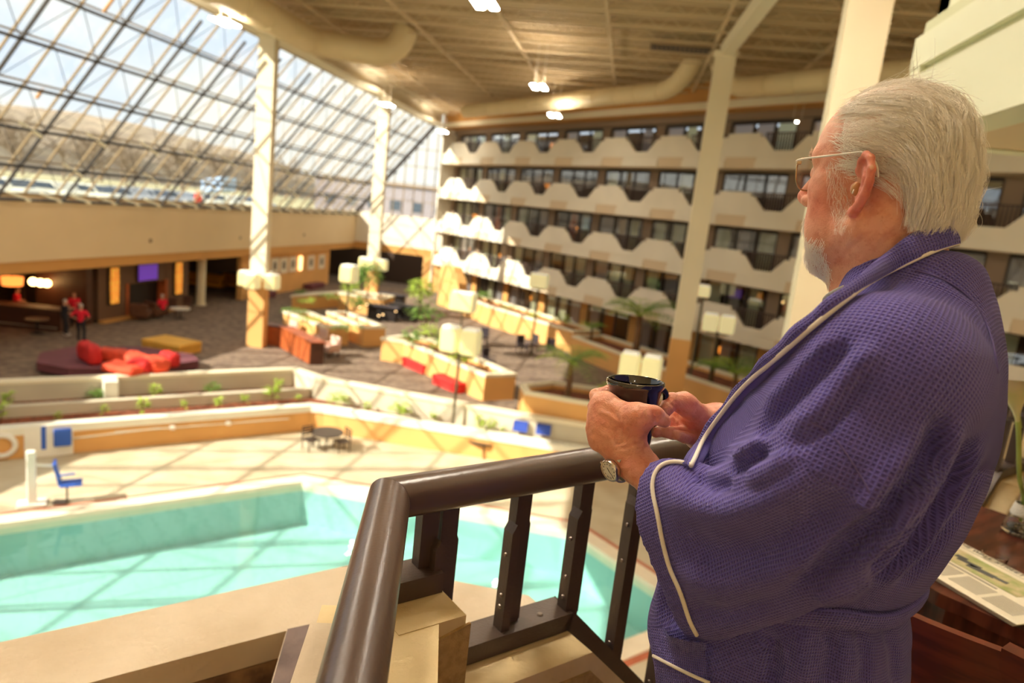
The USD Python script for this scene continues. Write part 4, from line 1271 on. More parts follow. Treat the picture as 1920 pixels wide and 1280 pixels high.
def sleeve_field(P, shrink=0.0):
    best = np.full(P[0].shape, 9.0, np.float32); par = np.zeros(P[0].shape, np.float32); vv = np.zeros(P[0].shape, np.float32)
    for i in range(NS - 1):
        a, b = arm_pts[i], arm_pts[i + 1]
        d = b - a; L2 = d @ d
        t = np.clip(((P[0] - a[0]) * d[0] + (P[1] - a[1]) * d[1] + (P[2] - a[2]) * d[2]) / L2, 0, 1)
        x, y, z = P[0] - a[0] - t * d[0], P[1] - a[1] - t * d[1], P[2] - a[2] - t * d[2]
        m_ = arm_maj[i]; tn = d / math.sqrt(L2); m_ = m_ - 0 * tn
        sd_ = np.cross(tn, m_); sd_ /= np.linalg.norm(sd_); ax_ = np.cross(m_, sd_)
        A = x * m_[0] + y * m_[1] + z * m_[2]; B = x * sd_[0] + y * sd_[1] + z * sd_[2]; Cc = x * ax_[0] + y * ax_[1] + z * ax_[2]
        ha = arm_h[i] + (arm_h[i + 1] - arm_h[i]) * t - shrink; hb = arm_t[i] + (arm_t[i + 1] - arm_t[i]) * t - shrink
        k0 = (np.abs(A / ha) ** 2.6 + np.abs(B / hb) ** 2.6 + np.abs(Cc / (hb * .8)) ** 2.6) ** (1 / 2.6)
        e = (k0 - 1) * hb * .95
        m = e < best
        best = np.where(m, e, best); par = np.where(m, arm_len[i] + t * (arm_len[i + 1] - arm_len[i]), par); vv = np.where(m, A, vv)
    return best, par, vv


def torso_field(P):
    x = (P[0] - S0[0]) * BX[0] + (P[1] - S0[1]) * BX[1]; y = (P[0] - S0[0]) * BY[0] + (P[1] - S0[1]) * BY[1]
    zz = np.clip(P[2], .42, 1.58)
    zt_ = np.linspace(.42, 1.58, 500)
    cx_, a_, b_ = (np.interp(zz, zt_, f_(zt_)).astype(np.float32) for f_ in secf)
    xx = (x - cx_) / a_; yy = y / b_
    k0 = (np.abs(xx) ** 2.2 + np.abs(yy) ** 2.2) ** (1 / 2.2)
    d = (k0 - 1) * np.minimum(a_, b_) * .95
    d = smax(d, P[2] - 1.562, .015)
    d = np.maximum(d, .42 - P[2])
    return d, x, y


cs_ = [bw(-.25, .30, 0), bw(.25, .3, 0), bw(-.25, -.28, 0), bw(.25, -.28, 0)]
lo_r = np.minimum.reduce(cs_ + [arm_pts.min(0) - .06]); hi_r = np.maximum.reduce(cs_ + [arm_pts.max(0) + .03])
lo_r[2], hi_r[2] = .40, 1.60
RH = .0056
(gx, gy, gz), l0, hh = grid(lo_r, hi_r, RH)
P = (gx, gy, gz)
Dt, bx_, by_ = torso_field(P)
Ds, par, svv = sleeve_field(P)
pl_ = (gx - cuff_o[0]) * cuff_n[0] + (gy - cuff_o[1]) * cuff_n[1] + (gz - cuff_o[2]) * cuff_n[2]
pl_ = pl_ - .012 * np.sin((gz - cuff_o[2]) * 22)
Di, _, _ = sleeve_field(P, .013)
hollow = smax(Di, -(pl_ + .16), .01)
Du = rcone(P, SHL, SHL + (ELB - SHL) * .60, .088, .078)
Dr = smin(rcone(P, bw(-.030, -.165, 1.42), bw(.03, -.215, 1.22), .080, .080), rcone(P, bw(.03, -.215, 1.20), RW + (REL - RW) * .16 - Z0 * .02, .080, .050), .03)
D = smin(Dt, Du, .07)
D = smin(D, Dr, .03)
Dbody = D
kk = .004 + .030 * np.clip(1 - par / (arm_len[-1] * .42), 0, 1)
D = smin(D, np.maximum(Ds, pl_), kk)
D = np.maximum(D, -hollow)
# keep the chest closed where the hollow sleeve meets it
D = np.minimum(D, np.where(pl_ < -.13, Dbody, 9))
rv, rq = nets(D, l0, hh)
rv = taubin(rv, rq, 8)


def sample(A, v):
    from scipy.ndimage import map_coordinates
    return map_coordinates(A, ((v - l0) / hh).T, order=1, mode='nearest')


FOLDS = [  # lines of the photograph that place folds on the near cloth; depth in mm (+ is a groove), half width in px
    ([(1780, 770), (1710, 890), (1630, 995), (1540, 1070), (1470, 1118)], 16, 17), ([(1730, 790), (1665, 895), (1600, 980)], -8, 22),
    ([(1832, 800), (1772, 925), (1700, 1025), (1610, 1098)], 14, 15), ([(1808, 780), (1748, 905), (1672, 1005), (1580, 1080)], -10, 17),
    ([(1856, 850), (1806, 955), (1742, 1040), (1676, 1098)], 10, 12), ([(1846, 820), (1790, 940), (1722, 1035), (1650, 1098)], -7, 12),
    ([(1368, 886), (1400, 868), (1440, 840)], 10, 9), ([(1370, 862), (1400, 842), (1436, 815)], -8, 13), ([(1400, 902), (1440, 886), (1490, 850)], -8, 18),
    ([(1238, 905), (1300, 950), (1370, 962), (1450, 935), (1530, 880)], -8, 26), ([(1255, 985), (1330, 1035), (1420, 1030), (1520, 985), (1590, 925)], 9, 30),
    ([(1262, 1060), (1340, 1100), (1440, 1085), (1540, 1030)], -6, 24), ([(1280, 1140), (1370, 1150), (1460, 1120)], 5, 16), ([(1300, 890), (1340, 915), (1380, 905)], 7, 14),
    ([(1600, 632), (1515, 715), (1440, 795), (1405, 845)], 8, 12), ([(1565, 622), (1485, 702), (1424, 775)], -4, 11), ([(1650, 640), (1565, 740), (1480, 825)], -6, 24), ([(1640, 690), (1555, 790), (1470, 845)], 6, 15),
    ([(1440, 1180), (1450, 1230), (1445, 1290)], 7, 13), ([(1550, 1170), (1560, 1220), (1550, 1290)], 6, 13), ([(1610, 1168), (1622, 1230), (1615, 1290)], 5, 11), ([(1500, 1175), (1505, 1290)], -5, 15), ([(1660, 1165), (1680, 1220), (1685, 1290)], 6, 10),
    ([(1712, 506), (1765, 520), (1828, 565), (1864, 640), (1876, 720)], 2.0, 3.5), ([(1704, 512), (1758, 527), (1820, 572), (1856, 645), (1868, 720)], -1.5, 5),
    ([(1520, 1122), (1590, 1106), (1650, 1070)], -7, 16)]
for k_ in range(2):
    rn = normals(rv, rq)
    rp, rd = proj(rv)
    us = np.clip(((EYE - rv) * rn).sum(1) / .25, 0, 1)
    for poly, amp, wd in FOLDS:
        dd, tt = seg_dist(rp, poly)
        rv -= rn * (.5 * (1.75 if wd > 6 else 1.2) * amp / 1000 * np.exp(-(dd / wd) ** 2) * np.clip(np.sin(np.clip(tt, .02, .98) * PI) * 2.0, 0, 1) * us)[:, None]
rv += rn * ((meshkit.fbm(rv * 9, 3, 7) - .5) * .012)[:, None]
rv = taubin(rv, rq, 3)
rn = normals(rv, rq)
rp, rd = proj(rv)
# cloth coordinates: round the trunk, or along the sleeve beyond its seam
sv = sample(svv, rv); sp = sample(par, rv)
is_sl = (sample(Ds, rv) < .02) & (((rv - arm_pts[0]) @ seam_n) > .004)
x_, y_ = (rv - S0) @ BX, (rv - S0) @ BY
dome = np.maximum(rv[:, 2] - 1.32, 0)
ye = np.sqrt(y_ ** 2 + dome ** 2) * np.where(y_ < 0, -1, 1)
uu = np.arctan2(ye, x_ - .01) * .205; vv_ = np.where(dome > 0, 1.32 + .22 * np.arctan2(dome, np.abs(y_) + 1e-6), rv[:, 2])
ca, sa = math.cos(.22), math.sin(.22)
uv = np.stack([uu * ca - vv_ * sa, uu * sa + vv_ * ca], 1)
low_ = rv[:, 2] < 1.115
uv[low_] = np.stack([uu, vv_], 1)[low_]
sl_ax = arm_pts[-4] - arm_pts[0]; sl_ax /= np.linalg.norm(sl_ax)
sl_mj = arm_maj[NS // 2] - sl_ax * (arm_maj[NS // 2] @ sl_ax); sl_mj /= np.linalg.norm(sl_mj)
uv_s = np.stack([(rv - arm_pts[0]) @ sl_ax, (rv - arm_pts[0]) @ sl_mj], 1)
# the dropped-shoulder seam stands out as a fine ridge; the cloth's weave changes direction there
sd_ = np.abs(((rv - arm_pts[0]) @ seam_n) - .004)
rv = rv + rn * (.0012 * np.exp(-(sd_ / .0045) ** 2) * (sample(Ds, rv) < .02))[:, None]
fs_ = is_sl[rq].all(1)
ids_t, ids_s = np.unique(rq[~fs_]), np.unique(rq[fs_])
mp_t = np.full(len(rv), -1); mp_t[ids_t] = np.arange(len(ids_t)); mp_s = np.full(len(rv), -1); mp_s[ids_s] = np.arange(len(ids_s)) + len(ids_t)
RVV = np.vstack([rv[ids_t], rv[ids_s]]); RQQ = np.vstack([mp_t[rq[~fs_]], mp_s[rq[fs_]]]); RUV = np.vstack([uv[ids_t], uv_s[ids_s]])
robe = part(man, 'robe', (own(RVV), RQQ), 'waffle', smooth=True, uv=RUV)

# --- points on the robe, found along lines of sight
rtri = np.vstack([rq[:, [0, 1, 2]], rq[:, [0, 2, 3]]])


def on_robe(u, v, lift=.003):
    """the nearest robe vertex facing us within a few pixels, smoothed over its neighbours"""
    d2_ = (rp[:, 0] - u) ** 2 + (rp[:, 1] - v) ** 2
    ok = ((EYE - rv) * rn).sum(1) > 0
    c = np.where((d2_ < 14 ** 2) & ok)[0]
    if len(c) == 0:
        c = np.argsort(d2_)[:4]
    c = c[rd[c] < rd[c].min() + .03]
    w_ = np.exp(-d2_[c] / 40)
    w_ /= w_.sum()
    depth = (rd[c] * w_).sum()
    n_ = (rn[c] * w_[:, None]).sum(0); n_ /= np.linalg.norm(n_)
    return EYE + ray(u, v) * depth + n_ * lift, n_


def poly_px(pts, n):
    pts = np.array(pts, float)
    L = np.r_[0, np.cumsum(np.linalg.norm(np.diff(pts, axis=0), axis=1))]
    f_ = PchipInterpolator(L / L[-1], pts)
    return f_(np.linspace(0, 1, n))


def smooth_line(p, it=6):
    p = p.copy()
    for _ in range(it):
        p[1:-1] = .25 * p[:-2] + .5 * p[1:-1] + .25 * p[2:]
    return p


# collar band with white piping along its outer edge
pip = poly_px([(1792, 466), (1745, 480), (1690, 505), (1640, 535), (1580, 581), (1520, 630), (1460, 682), (1400, 732), (1372, 766), (1336, 814), (1306, 862), (1296, 882)], 60)
inn = poly_px([(1772, 424), (1742, 424), (1706, 438), (1664, 473), (1610, 518), (1566, 556), (1506, 607), (1444, 669), (1400, 722), (1366, 764), (1329, 811), (1299, 858), (1288, 880)], 60)
pp_ = [on_robe(u, v, .004) for u, v in pip]
PO, PN = smooth_line(np.array([q[0] for q in pp_])), smooth_line(np.array([q[1] for q in pp_]))
dpo = ((PO - EYE) @ FWD)
PI_ = np.array([dep(u, v, dpo[i] + .004 + .018 * (i / 59)) for i, (u, v) in enumerate(inn)])
PI_ = smooth_line(PI_)
rg, cuv = [], []
Lc = np.r_[0, np.cumsum(np.linalg.norm(np.diff(PO, axis=0), axis=1))]
prof_ = [(0, .001), (.03, .006), (.25, .009), (.55, .010), (.85, .009), (1, .004), (1.02, -.004), (.9, -.012), (.5, -.014), (.1, -.010)]
for i in range(60):
    tg = PO[min(i + 1, 59)] - PO[max(i - 1, 0)]; tg /= np.linalg.norm(tg)
    ac = PI_[i] - PO[i]; nn_ = np.cross(tg, ac); nn_ /= np.linalg.norm(nn_)
    if nn_ @ (EYE - PO[i]) < 0:
        nn_ = -nn_
    wob = .0015 * math.sin(i * .9)
    rg.append([PO[i] + ac * a + nn_ * (b + wob * (0 < a < 1)) for a, b in prof_]); cuv.append([(Lc[i], a * np.linalg.norm(ac)) for a, b in prof_])
cm = loft(rg)
cuv = np.array(cuv).reshape(-1, 2); cuv = np.vstack([cuv, cuv[0], cuv[-1]])
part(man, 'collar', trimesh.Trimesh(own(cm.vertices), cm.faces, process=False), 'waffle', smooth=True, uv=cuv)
# the far half of the collar, mirrored over the chest
mv = np.array(cm.vertices); yb_ = (mv - S0) @ BY
mir = mv - 2 * yb_[:, None] * BY
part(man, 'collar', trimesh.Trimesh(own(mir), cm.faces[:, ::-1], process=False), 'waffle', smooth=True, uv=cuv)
part(man, 'piping', tube(own(PO + PN * .003), .0032, 8), 'piping', smooth=True)
pm_ = PO + PN * .003; pm_ = pm_ - 2 * ((pm_ - S0) @ BY)[:, None] * BY
part(man, 'piping', tube(own(pm_), .0032, 8), 'piping', smooth=True)
# cuff piping
cpx = poly_px([(1296, 876), (1270, 869), (1248, 871), (1232, 884), (1226, 908), (1236, 960), (1245, 1010), (1258, 1060), (1280, 1110), (1291, 1150), (1308, 1186)], 50)
cp = smooth_line(np.array([on_robe(u, v, .0035)[0] for u, v in cpx]), 4)
part(man, 'piping', tube(own(cp), .0028, 8), 'piping', smooth=True)
# grey t-shirt in the neck opening
nk = [hw([-.012 + .062 * math.cos(a), .005 + .060 * math.sin(a), -.118 - .034 * math.cos(a)]) for a in np.linspace(0, 2 * PI, 40, endpoint=False)]
nk2 = [hw([-.015 + .085 * math.cos(a), .005 + .085 * math.sin(a), -.16 - .05 * math.cos(a)]) for a in np.linspace(0, 2 * PI, 40, endpoint=False)]
part(man, 'shirt', [loft([own(np.array(nk)), own(np.array(nk2))], caps=False), tube(own(np.array(nk)), .004, 8, closed=True)], 'shirt_grey', smooth=True)
# sash
SZ = 1.118
g_ = np.linspace(0, 2 * PI, 161)[:-1]
def ring_at(z, off):
    c_, a_, b_ = (float(f_(z)) for f_ in secf)
    X = c_ + (a_ + off) * np.sign(np.cos(g_)) * np.abs(np.cos(g_)) ** (2 / 2.2); Y = (b_ + off) * np.sign(np.sin(g_)) * np.abs(np.sin(g_)) ** (2 / 2.2)
    return S0 + X[:, None] * BX + Y[:, None] * BY + Z0 * z
zz_ = [(-.014, .003), (-.0125, .009), (-.005, .012), (.006, .0115), (.0125, .009), (.014, .003), (.006, -.006), (-.006, -.006)]
rings = np.array([ring_at(SZ + a + 0, b) for a, b in zz_]).transpose(1, 0, 2)
rings[:, :, 2] += (.006 * np.sin(3 * g_) + .004 * np.sin(7 * g_))[:, None]
rings = np.concatenate([rings, rings[:1]])
sm = loft(rings, caps=False)
suv = np.stack(np.broadcast_arrays(np.linspace(0, 1.08, 161)[:, None], np.array([a for a, b in zz_])[None]), -1).reshape(-1, 2)
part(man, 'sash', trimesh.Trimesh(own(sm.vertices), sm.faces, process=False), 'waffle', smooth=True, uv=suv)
# pocket with piping
pu, pv_ = np.linspace(0, 1, 14), np.linspace(0, 1, 14)
pk = []
for b in pv_:
    row = []
    for a in pu:
        u = 1226 + 98 * a + 14 * b; v = 1176 + 20 * a + 130 * b
        row.append(on_robe(u, v, .006 + .003 * math.sin(PI * a))[0])
    pk.append(row)
pk = np.array(pk)
for _ in range(3):
    pk[1:-1, 1:-1] = (pk[:-2, 1:-1] + pk[2:, 1:-1] + pk[1:-1, :-2] + pk[1:-1, 2:]) / 4
pm = loft(pk, closed=False, caps=False)
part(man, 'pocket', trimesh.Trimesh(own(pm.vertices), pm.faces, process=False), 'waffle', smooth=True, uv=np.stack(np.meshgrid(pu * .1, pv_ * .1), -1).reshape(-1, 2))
part(man, 'piping', tube(own(smooth_line(np.array([pk[5][i] * (1 - i / 13) + pk[8][i] * (i / 13) for i in range(14)])) - FWD * .003), .0024, 8), 'piping', smooth=True)

mat('seam_thread', (96, 84, 140), .9)
for ln in ([(1503, 782), (1560, 817), (1600, 870), (1646, 952)], [(1716, 508), (1768, 524), (1826, 568), (1860, 640), (1870, 700)]):
    q_ = poly_px(ln, 40)
    sp_l = smooth_line(np.array([on_robe(u, v, .0006)[0] for u, v in q_]), 8)
    part(man, 'seam', tube(own(sp_l), .0011, 6), 'seam_thread', smooth=True)
# ---------------- hair, beard
def hf(p):
    return head_field((p[..., 0], p[..., 1], p[..., 2]))


def grad(p, e=.002):
    g = np.stack([hf(p + np.eye(3)[i] * e) - hf(p - np.eye(3)[i] * e) for i in range(3)], -1)
    return g / (np.linalg.norm(g, axis=-1, keepdims=True) + 1e-9)


def hair_weight(p):
    """0 on bare skin, 1 well inside the hair"""
    x, y, z = p[..., 0], p[..., 1], p[..., 2]
    ay = np.abs(y)
    front = np.clip((.066 - .30 * np.clip(.115 - z, 0, .1) - x) / .018, 0, 1)                    # hairline, drawn back at the temples
    side = np.clip((z - (.036 - .95 * np.clip(-x - .018, 0, .12))) / .014, 0, 1)                    # over the ears, low at the nape
    side = np.maximum(side, np.clip(1 - np.abs(x - .030) / .014, 0, 1) * np.clip((z + .010) / .02, 0, 1) * (ay > .04))
    low = np.clip((z + .062) / .02, 0, 1)
    return front * side * low


rng = np.random.default_rng(21)
tris = np.vstack([hq[:, [0, 1, 2]], hq[:, [0, 2, 3]]])


def scatter(weight, n, rng):
    c = hv[tris].mean(1)
    a = np.linalg.norm(np.cross(hv[tris[:, 1]] - hv[tris[:, 0]], hv[tris[:, 2]] - hv[tris[:, 0]]), axis=1)
    w_ = weight(c) * a
    k = rng.choice(len(c), n, p=w_ / w_.sum())
    r = rng.dirichlet((1, 1, 1), n)
    return (hv[tris[k]] * r[..., None]).sum(1)


def comb(p, rnd):
    x, y, z = p[:, 0], p[:, 1], p[:, 2]
    w_ = np.clip((-x - .010) / .075, 0, 1)[:, None]
    top = np.clip((z - .06) / .06, 0, 1)[:, None]
    a = np.array([-.96, 0, -.20]) * (1 - top) + np.array([-1.0, 0, .05]) * top
    a = a + np.stack([0 * y, 0 * y, -.25 * np.clip(.03 - z, 0, .1) / .1], 1)
    b = np.array([.05, 0, -1.0])
    low = np.clip((-z + .01) / .07, 0, 1)[:, None] * w_
    b = b * (1 - low) + np.array([.55, 0, -.80]) * low
    return a * (1 - w_) + b * w_ + rnd


NG, NSTEP = 420, 11
roots = scatter(lambda c: hair_weight(c) ** .7, NG, rng)
pth = [roots]
rnd = rng.normal(0, .13, (NG, 3)) * [1, .5, 1]
thick = (.002 + .0085 * np.clip((-roots[:, 0] + .03) / .09, 0, 1)) * rng.uniform(.35, 1.5, NG)
length = rng.uniform(.055, .10, NG) * (1 - .45 * np.clip((-roots[:, 2] - .0) / .07, 0, 1))
length = np.minimum(length, np.clip(roots[:, 2] + .050, .014, 1) * .95)
p = roots.copy()
for s in range(1, NSTEP):
    g = grad(p)
    d = comb(p, rnd + .12 * np.sin(s * .8 + rng.uniform(0, 6, (NG, 1))) * [.3, .3, 1])
    d = d - g * (d * g).sum(1, keepdims=True)
    d /= np.linalg.norm(d, axis=1, keepdims=True)
    p = p + d * (length / (NSTEP - 1))[:, None]
    want = thick * np.sin(min(1, s / 5) * PI / 2) * (1 - .35 * max(0, s - 7) / 4)
    g = grad(p)
    p = p + g * (want - hf(p))[:, None]
    low = np.clip((-p[:, 2] - .055) / .03, 0, 1)[:, None]
    p = p + low * g * .0025 * s / NSTEP
    pth.append(p.copy())
guides = np.stack(pth, 1)                      # strands x steps x 3
curves = []
NCH = 60
sgrid = np.linspace(0, 1, NSTEP)
for i in range(NG):
    gp = guides[i]
    t0 = gp[1] - gp[0]; t0 /= np.linalg.norm(t0)
    g0 = grad(gp[:1])[0]; b0_ = np.cross(t0, g0)
    thin = hair_weight(gp[None, 0])[0]
    n = int(NCH * (.45 + .55 * np.clip((-gp[0, 0] + .06) / .10, 0, 1)))
    off = rng.normal(0, 1, (n, 3))
    o = b0_ * off[:, :1] * .0048 + g0 * np.abs(off[:, 1:2]) * .0016 + t0 * off[:, 2:] * .008
    fr = (1.15 - .85 * sgrid)[None, :, None]
    jit = rng.normal(0, .0009, (n, 1, 3)) * (sgrid ** 1.5)[None, :, None] * 3
    curves.append(gp[None] + o[:, None] * fr + jit)
curves = np.concatenate(curves)
# a few loose wisps standing off the crown and the nape
NW_ = 160
wr_ = scatter(lambda c: hair_weight(c) * ((c[:, 2] > .11) | (c[:, 2] < -.03) | (c[:, 0] < -.07)), NW_, rng)
wp = [wr_]; p = wr_.copy(); rw = rng.normal(0, .5, (NW_, 3))
for s in range(1, NSTEP):
    g = grad(p); d = comb(p, rw); d = d - g * (d * g).sum(1, keepdims=True) * .8 + g * .16; d /= np.linalg.norm(d, axis=1, keepdims=True)
    p = p + d * .0062; p = p + g * np.clip(.003 - hf(p), 0, 1)[:, None]; wp.append(p.copy())
curves = np.concatenate([curves, np.stack(wp, 1)])


def strands(parent, name, cv, w0, w1, m):
    base = str(parent.GetPath())
    c = UsdGeom.BasisCurves.Define(stage, base + '/' + numbered(base, name))
    n, k = cv.shape[:2]
    c.CreateTypeAttr('linear')
    c.CreatePointsAttr(Vt.Vec3fArray.FromNumpy(own(hw(cv.reshape(-1, 3))).astype(np.float32)))
    c.CreateCurveVertexCountsAttr(Vt.IntArray.FromNumpy(np.full(n, k, np.int32)))
    c.CreateWidthsAttr(Vt.FloatArray.FromNumpy(np.tile(np.linspace(w0, w1, k), n).astype(np.float32)))
    c.SetWidthsInterpolation('vertex')
    UsdShade.MaterialBindingAPI.Apply(c.GetPrim()).Bind(MAT[m])
    return c.GetPrim()


# the mass of hair under the strands
(Px, Py, Pz), lo_, h_ = grid((-.125, -.105, -.125), (.085, .105, .160), .0026)
pp3 = np.stack([Px, Py, Pz], -1)
wgt = hair_weight(pp3)
tk = (.006 * np.clip((-Px + .055) / .10, 0, 1) + .001) * wgt - .005 * (1 - wgt)
Dh = head_field((Px, Py, Pz)) - tk
Dh = np.maximum(Dh, -(head_field((Px, Py, Pz)) + .012))
mv_, mq_ = nets(Dh.astype(np.float32), lo_, h_)
mv_ = taubin(mv_, mq_, 6)
MAT['hair_mass'] = mat('hair_mass', (246, 234, 220), .6, rgb2=(226, 202, 186), scale=60, stretch=(1, 2.0, 2.0), bump=.5, bscale=160)
hair = part(man, 'hair', (own(hw(mv_)), mq_), 'hair_mass', smooth=True)
strands(hair, 'strand_lock', curves, .00042, .00020, 'hair_white')


def beard_weight(c):
    x, y, z = c[:, 0], c[:, 1], c[:, 2]
    chin = np.clip((-.066 - z) / .012, 0, 1) * np.clip((x - .036) / .014, 0, 1) * np.clip((z + .128) / .01, 0, 1)
    must = np.clip(1 - np.abs(z + .037) / .009, 0, 1) * np.clip((x - .080) / .008, 0, 1) * (np.abs(y) < .034)
    side = np.clip(1 - np.abs(np.abs(y) - .030) / .010, 0, 1) * (z < -.036) * (z > -.075) * (x > .062)
    return chin + must + side * .8


def short(weight, n, L0, L1, dirf, lift, rng, k=6):
    r0 = scatter(weight, n, rng); g = grad(r0); d = dirf(r0) + rng.normal(0, .28, (n, 3))
    d = d - g * (d * g).sum(1, keepdims=True); d /= np.linalg.norm(d, axis=1, keepdims=True) + 1e-9
    L = rng.uniform(L0, L1, n)[:, None]
    return np.stack([r0 + (d * (1 - lift * (1 - s)) + g * lift * (1.2 - .5 * s)) * L * s for s in np.linspace(0, 1, k)], 1)


bd = short(beard_weight, 3600, .008, .015, lambda c: np.stack([.25 + 0 * c[:, 0], c[:, 1] * 4, -1 + 0 * c[:, 0]], 1),   .32, rng)
sb = short(lambda c: np.clip(1 - np.abs(c[:, 0] - .036 - .35 * c[:, 2]) / .016, 0, 1) * (c[:, 2] < .030) * (c[:, 2] > -.055) * (np.abs(c[:, 1]) > .035), 900, .005, .011, lambda c: np.stack([-.3 + 0 * c[:, 0], 0 * c[:, 0], -1 + 0 * c[:, 0]], 1), .3, rng)
eb = short(lambda c: np.clip(1 - np.abs(c[:, 2] - .043) / .005, 0, 1) * (c[:, 0] > .072) * (np.abs(c[:, 1]) > .012) * (np.abs(c[:, 1]) < .05), 220, .008, .013, lambda c: np.stack([0 * c[:, 0] - .2, np.sign(c[:, 1]), 0 * c[:, 0]], 1), .5, rng)
bdp = strands(man, 'beard', bd, .00045, .00022, 'hair_white')
strands(man, 'whiskers', sb, .00022, .00012, 'hair_white')
strands(man, 'eyebrow', eb, .0004, .0002, 'hair_white')
mat('eye_white', (232, 226, 214), .25, spec=.6)
mat('iris', (84, 104, 116), .2, spec=.7)
for s in (1, -1):
    e = part(man, 'eye', trimesh.creation.icosphere(3, .0118).apply_translation(own(hw([.0858, s * .032, .019]))), 'eye_white', smooth=True)
    part(e, 'iris', trimesh.creation.icosphere(2, .0058).apply_translation(own(hw([.0930, s * .032, .0185]))), 'iris', smooth=True)

# ---------------- spectacles
mat('gold_frame', (186, 158, 120), .28, metal=.9)
pane_mat('lens', (.82, .86, .86), .10, .01)
sp = thing('eyeglasses', 'thin metal framed eyeglasses with pale temple arms on the man', 'glasses', H0)
def hl(p):
    p = np.asarray(p, float)
    return p[..., :1] * HX + p[..., 1:2] * HY + p[..., 2:3] * Z0
gg = np.linspace(0, 2 * PI, 49)[:-1]
for s in (1, -1):
    ry, rz = .0265, .0215
    # a soft pilot shape, wider at the top
    yy = ry * np.sign(np.cos(gg)) * np.abs(np.cos(gg)) ** .8; zz = rz * np.sign(np.sin(gg)) * np.abs(np.sin(gg)) ** .8
    yy = yy * (1 + .08 * zz / rz)
    pts = np.stack([.1060 - .10 * np.abs(yy + s * 0) * (np.sign(yy) == s) + .06 * zz, s * .034 + yy, .017 + zz], 1)
    fr = part(sp, 'rim', tube(hl(pts), .0011, 8, closed=True), 'gold_frame', smooth=True)
    c_ = pts.mean(0)
    part(sp, 'lens', trimesh.Trimesh(hl(np.vstack([pts, c_ + [.002, 0, 0]])), [[i, (i + 1) % 48, 48] for i in range(48)], process=False), 'lens', smooth=True)
    part(sp, 'hinge', rbox(hl(np.array([.0985, s * .0655, .029])), (.006, .006, .005), .001, 6), 'gold_frame')
    tp_ = np.array([[.100, s * .0635, .030], [.094, s * .0700, .0325], [.06, s * .0775, .0350], [.02, s * .0830, .0380], [.0, s * .0850, .0385], [-.014, s * .0845, .0300], [-.022, s * .082, .010]])
    part(sp, 'temple_arm', tube(hl(CubicSpline(np.linspace(0, 1, 7), tp_)(np.linspace(0, 1, 30))), .0013, 8), 'piping', smooth=True, label='pale thin temple arm')
part(sp, 'bridge', tube(hl(np.array([[.1055, .0095, .022], [.1130, .005, .026], [.1130, -.005, .026], [.1055, -.0095, .022]])), .0011, 8), 'gold_frame', smooth=True)
mat('hearing_tan', (186, 140, 92), .4)
ha = thing('hearing_aid', 'small tan hearing aid set in the left ear of the man', 'hearing aid', hw(ear_pt(.003, -.006, .004)))
ham = trimesh.creation.icosphere(3, 1.0); ham.apply_scale((.0062, .0045, .0085))
part(ha, 'shell', ham, 'hearing_tan', smooth=True)
part(ha, 'cord', tube([(0, 0, 0), HY * .004 + Z0 * .001, HY * .006 - Z0 * .006], .0008, 6), 'piping', smooth=True)

# ---------------- mug
mat('black_glaze', (14, 12, 12), .06, spec=.7, coat=.6)
mat('coffee', (40, 24, 16), .1, spec=.6)
mg = thing('mug', 'glossy black tapered ceramic mug held in both hands', 'mug', MUGC)
Rm = np.stack([mug_x, mug_y, MUP], 1)
def mloc(m):
    m = trimesh.Trimesh(np.asarray(m.vertices) @ Rm.T, m.faces, process=False); return m
mp = [(0, -.050), (.0275, -.050), (.030, -.0485), (.0315, -.044), (.0335, -.02), (.0360, .005), (.0385, .028), (.0400, .036), (.0432, .0405), (.0438, .0450), (.0430, .0480), (.0412, .0485), (.0395, .0470), (.0375, .038), (.0350, .02), (.0315, -.015), (.0295, -.040), (.026, -.045), (0, -.046)]
part(mg, 'cup', mloc(lathe(mp, 56)), 'black_glaze', smooth=40)
part(mg, 'coffee', mloc(lathe([(0, .018), (.0345, .018), (.034, .0165), (0, .0165)], 40)), 'coffee', smooth=40)
hd_ = np.array([[.039, 0, .031], [.047, 0, .034], [.0545, 0, .027], [.056, 0, .012], [.052, 0, -.006], [.043, 0, -.018], [.032, 0, -.020]])
hdl = tube(CubicSpline(np.linspace(0, 1, 7), hd_)(np.linspace(0, 1, 26)), .0052, 10)
ca_, sa_ = math.cos(.35), math.sin(.35)
hvv = np.asarray(hdl.vertices); hvv = np.stack([hvv[:, 0] * ca_ - hvv[:, 1] * sa_, hvv[:, 0] * sa_ + hvv[:, 1] * ca_, hvv[:, 2]], 1)
part(mg, 'handle', mloc(trimesh.Trimesh(hvv, hdl.faces, process=False)), 'black_glaze', smooth=True)

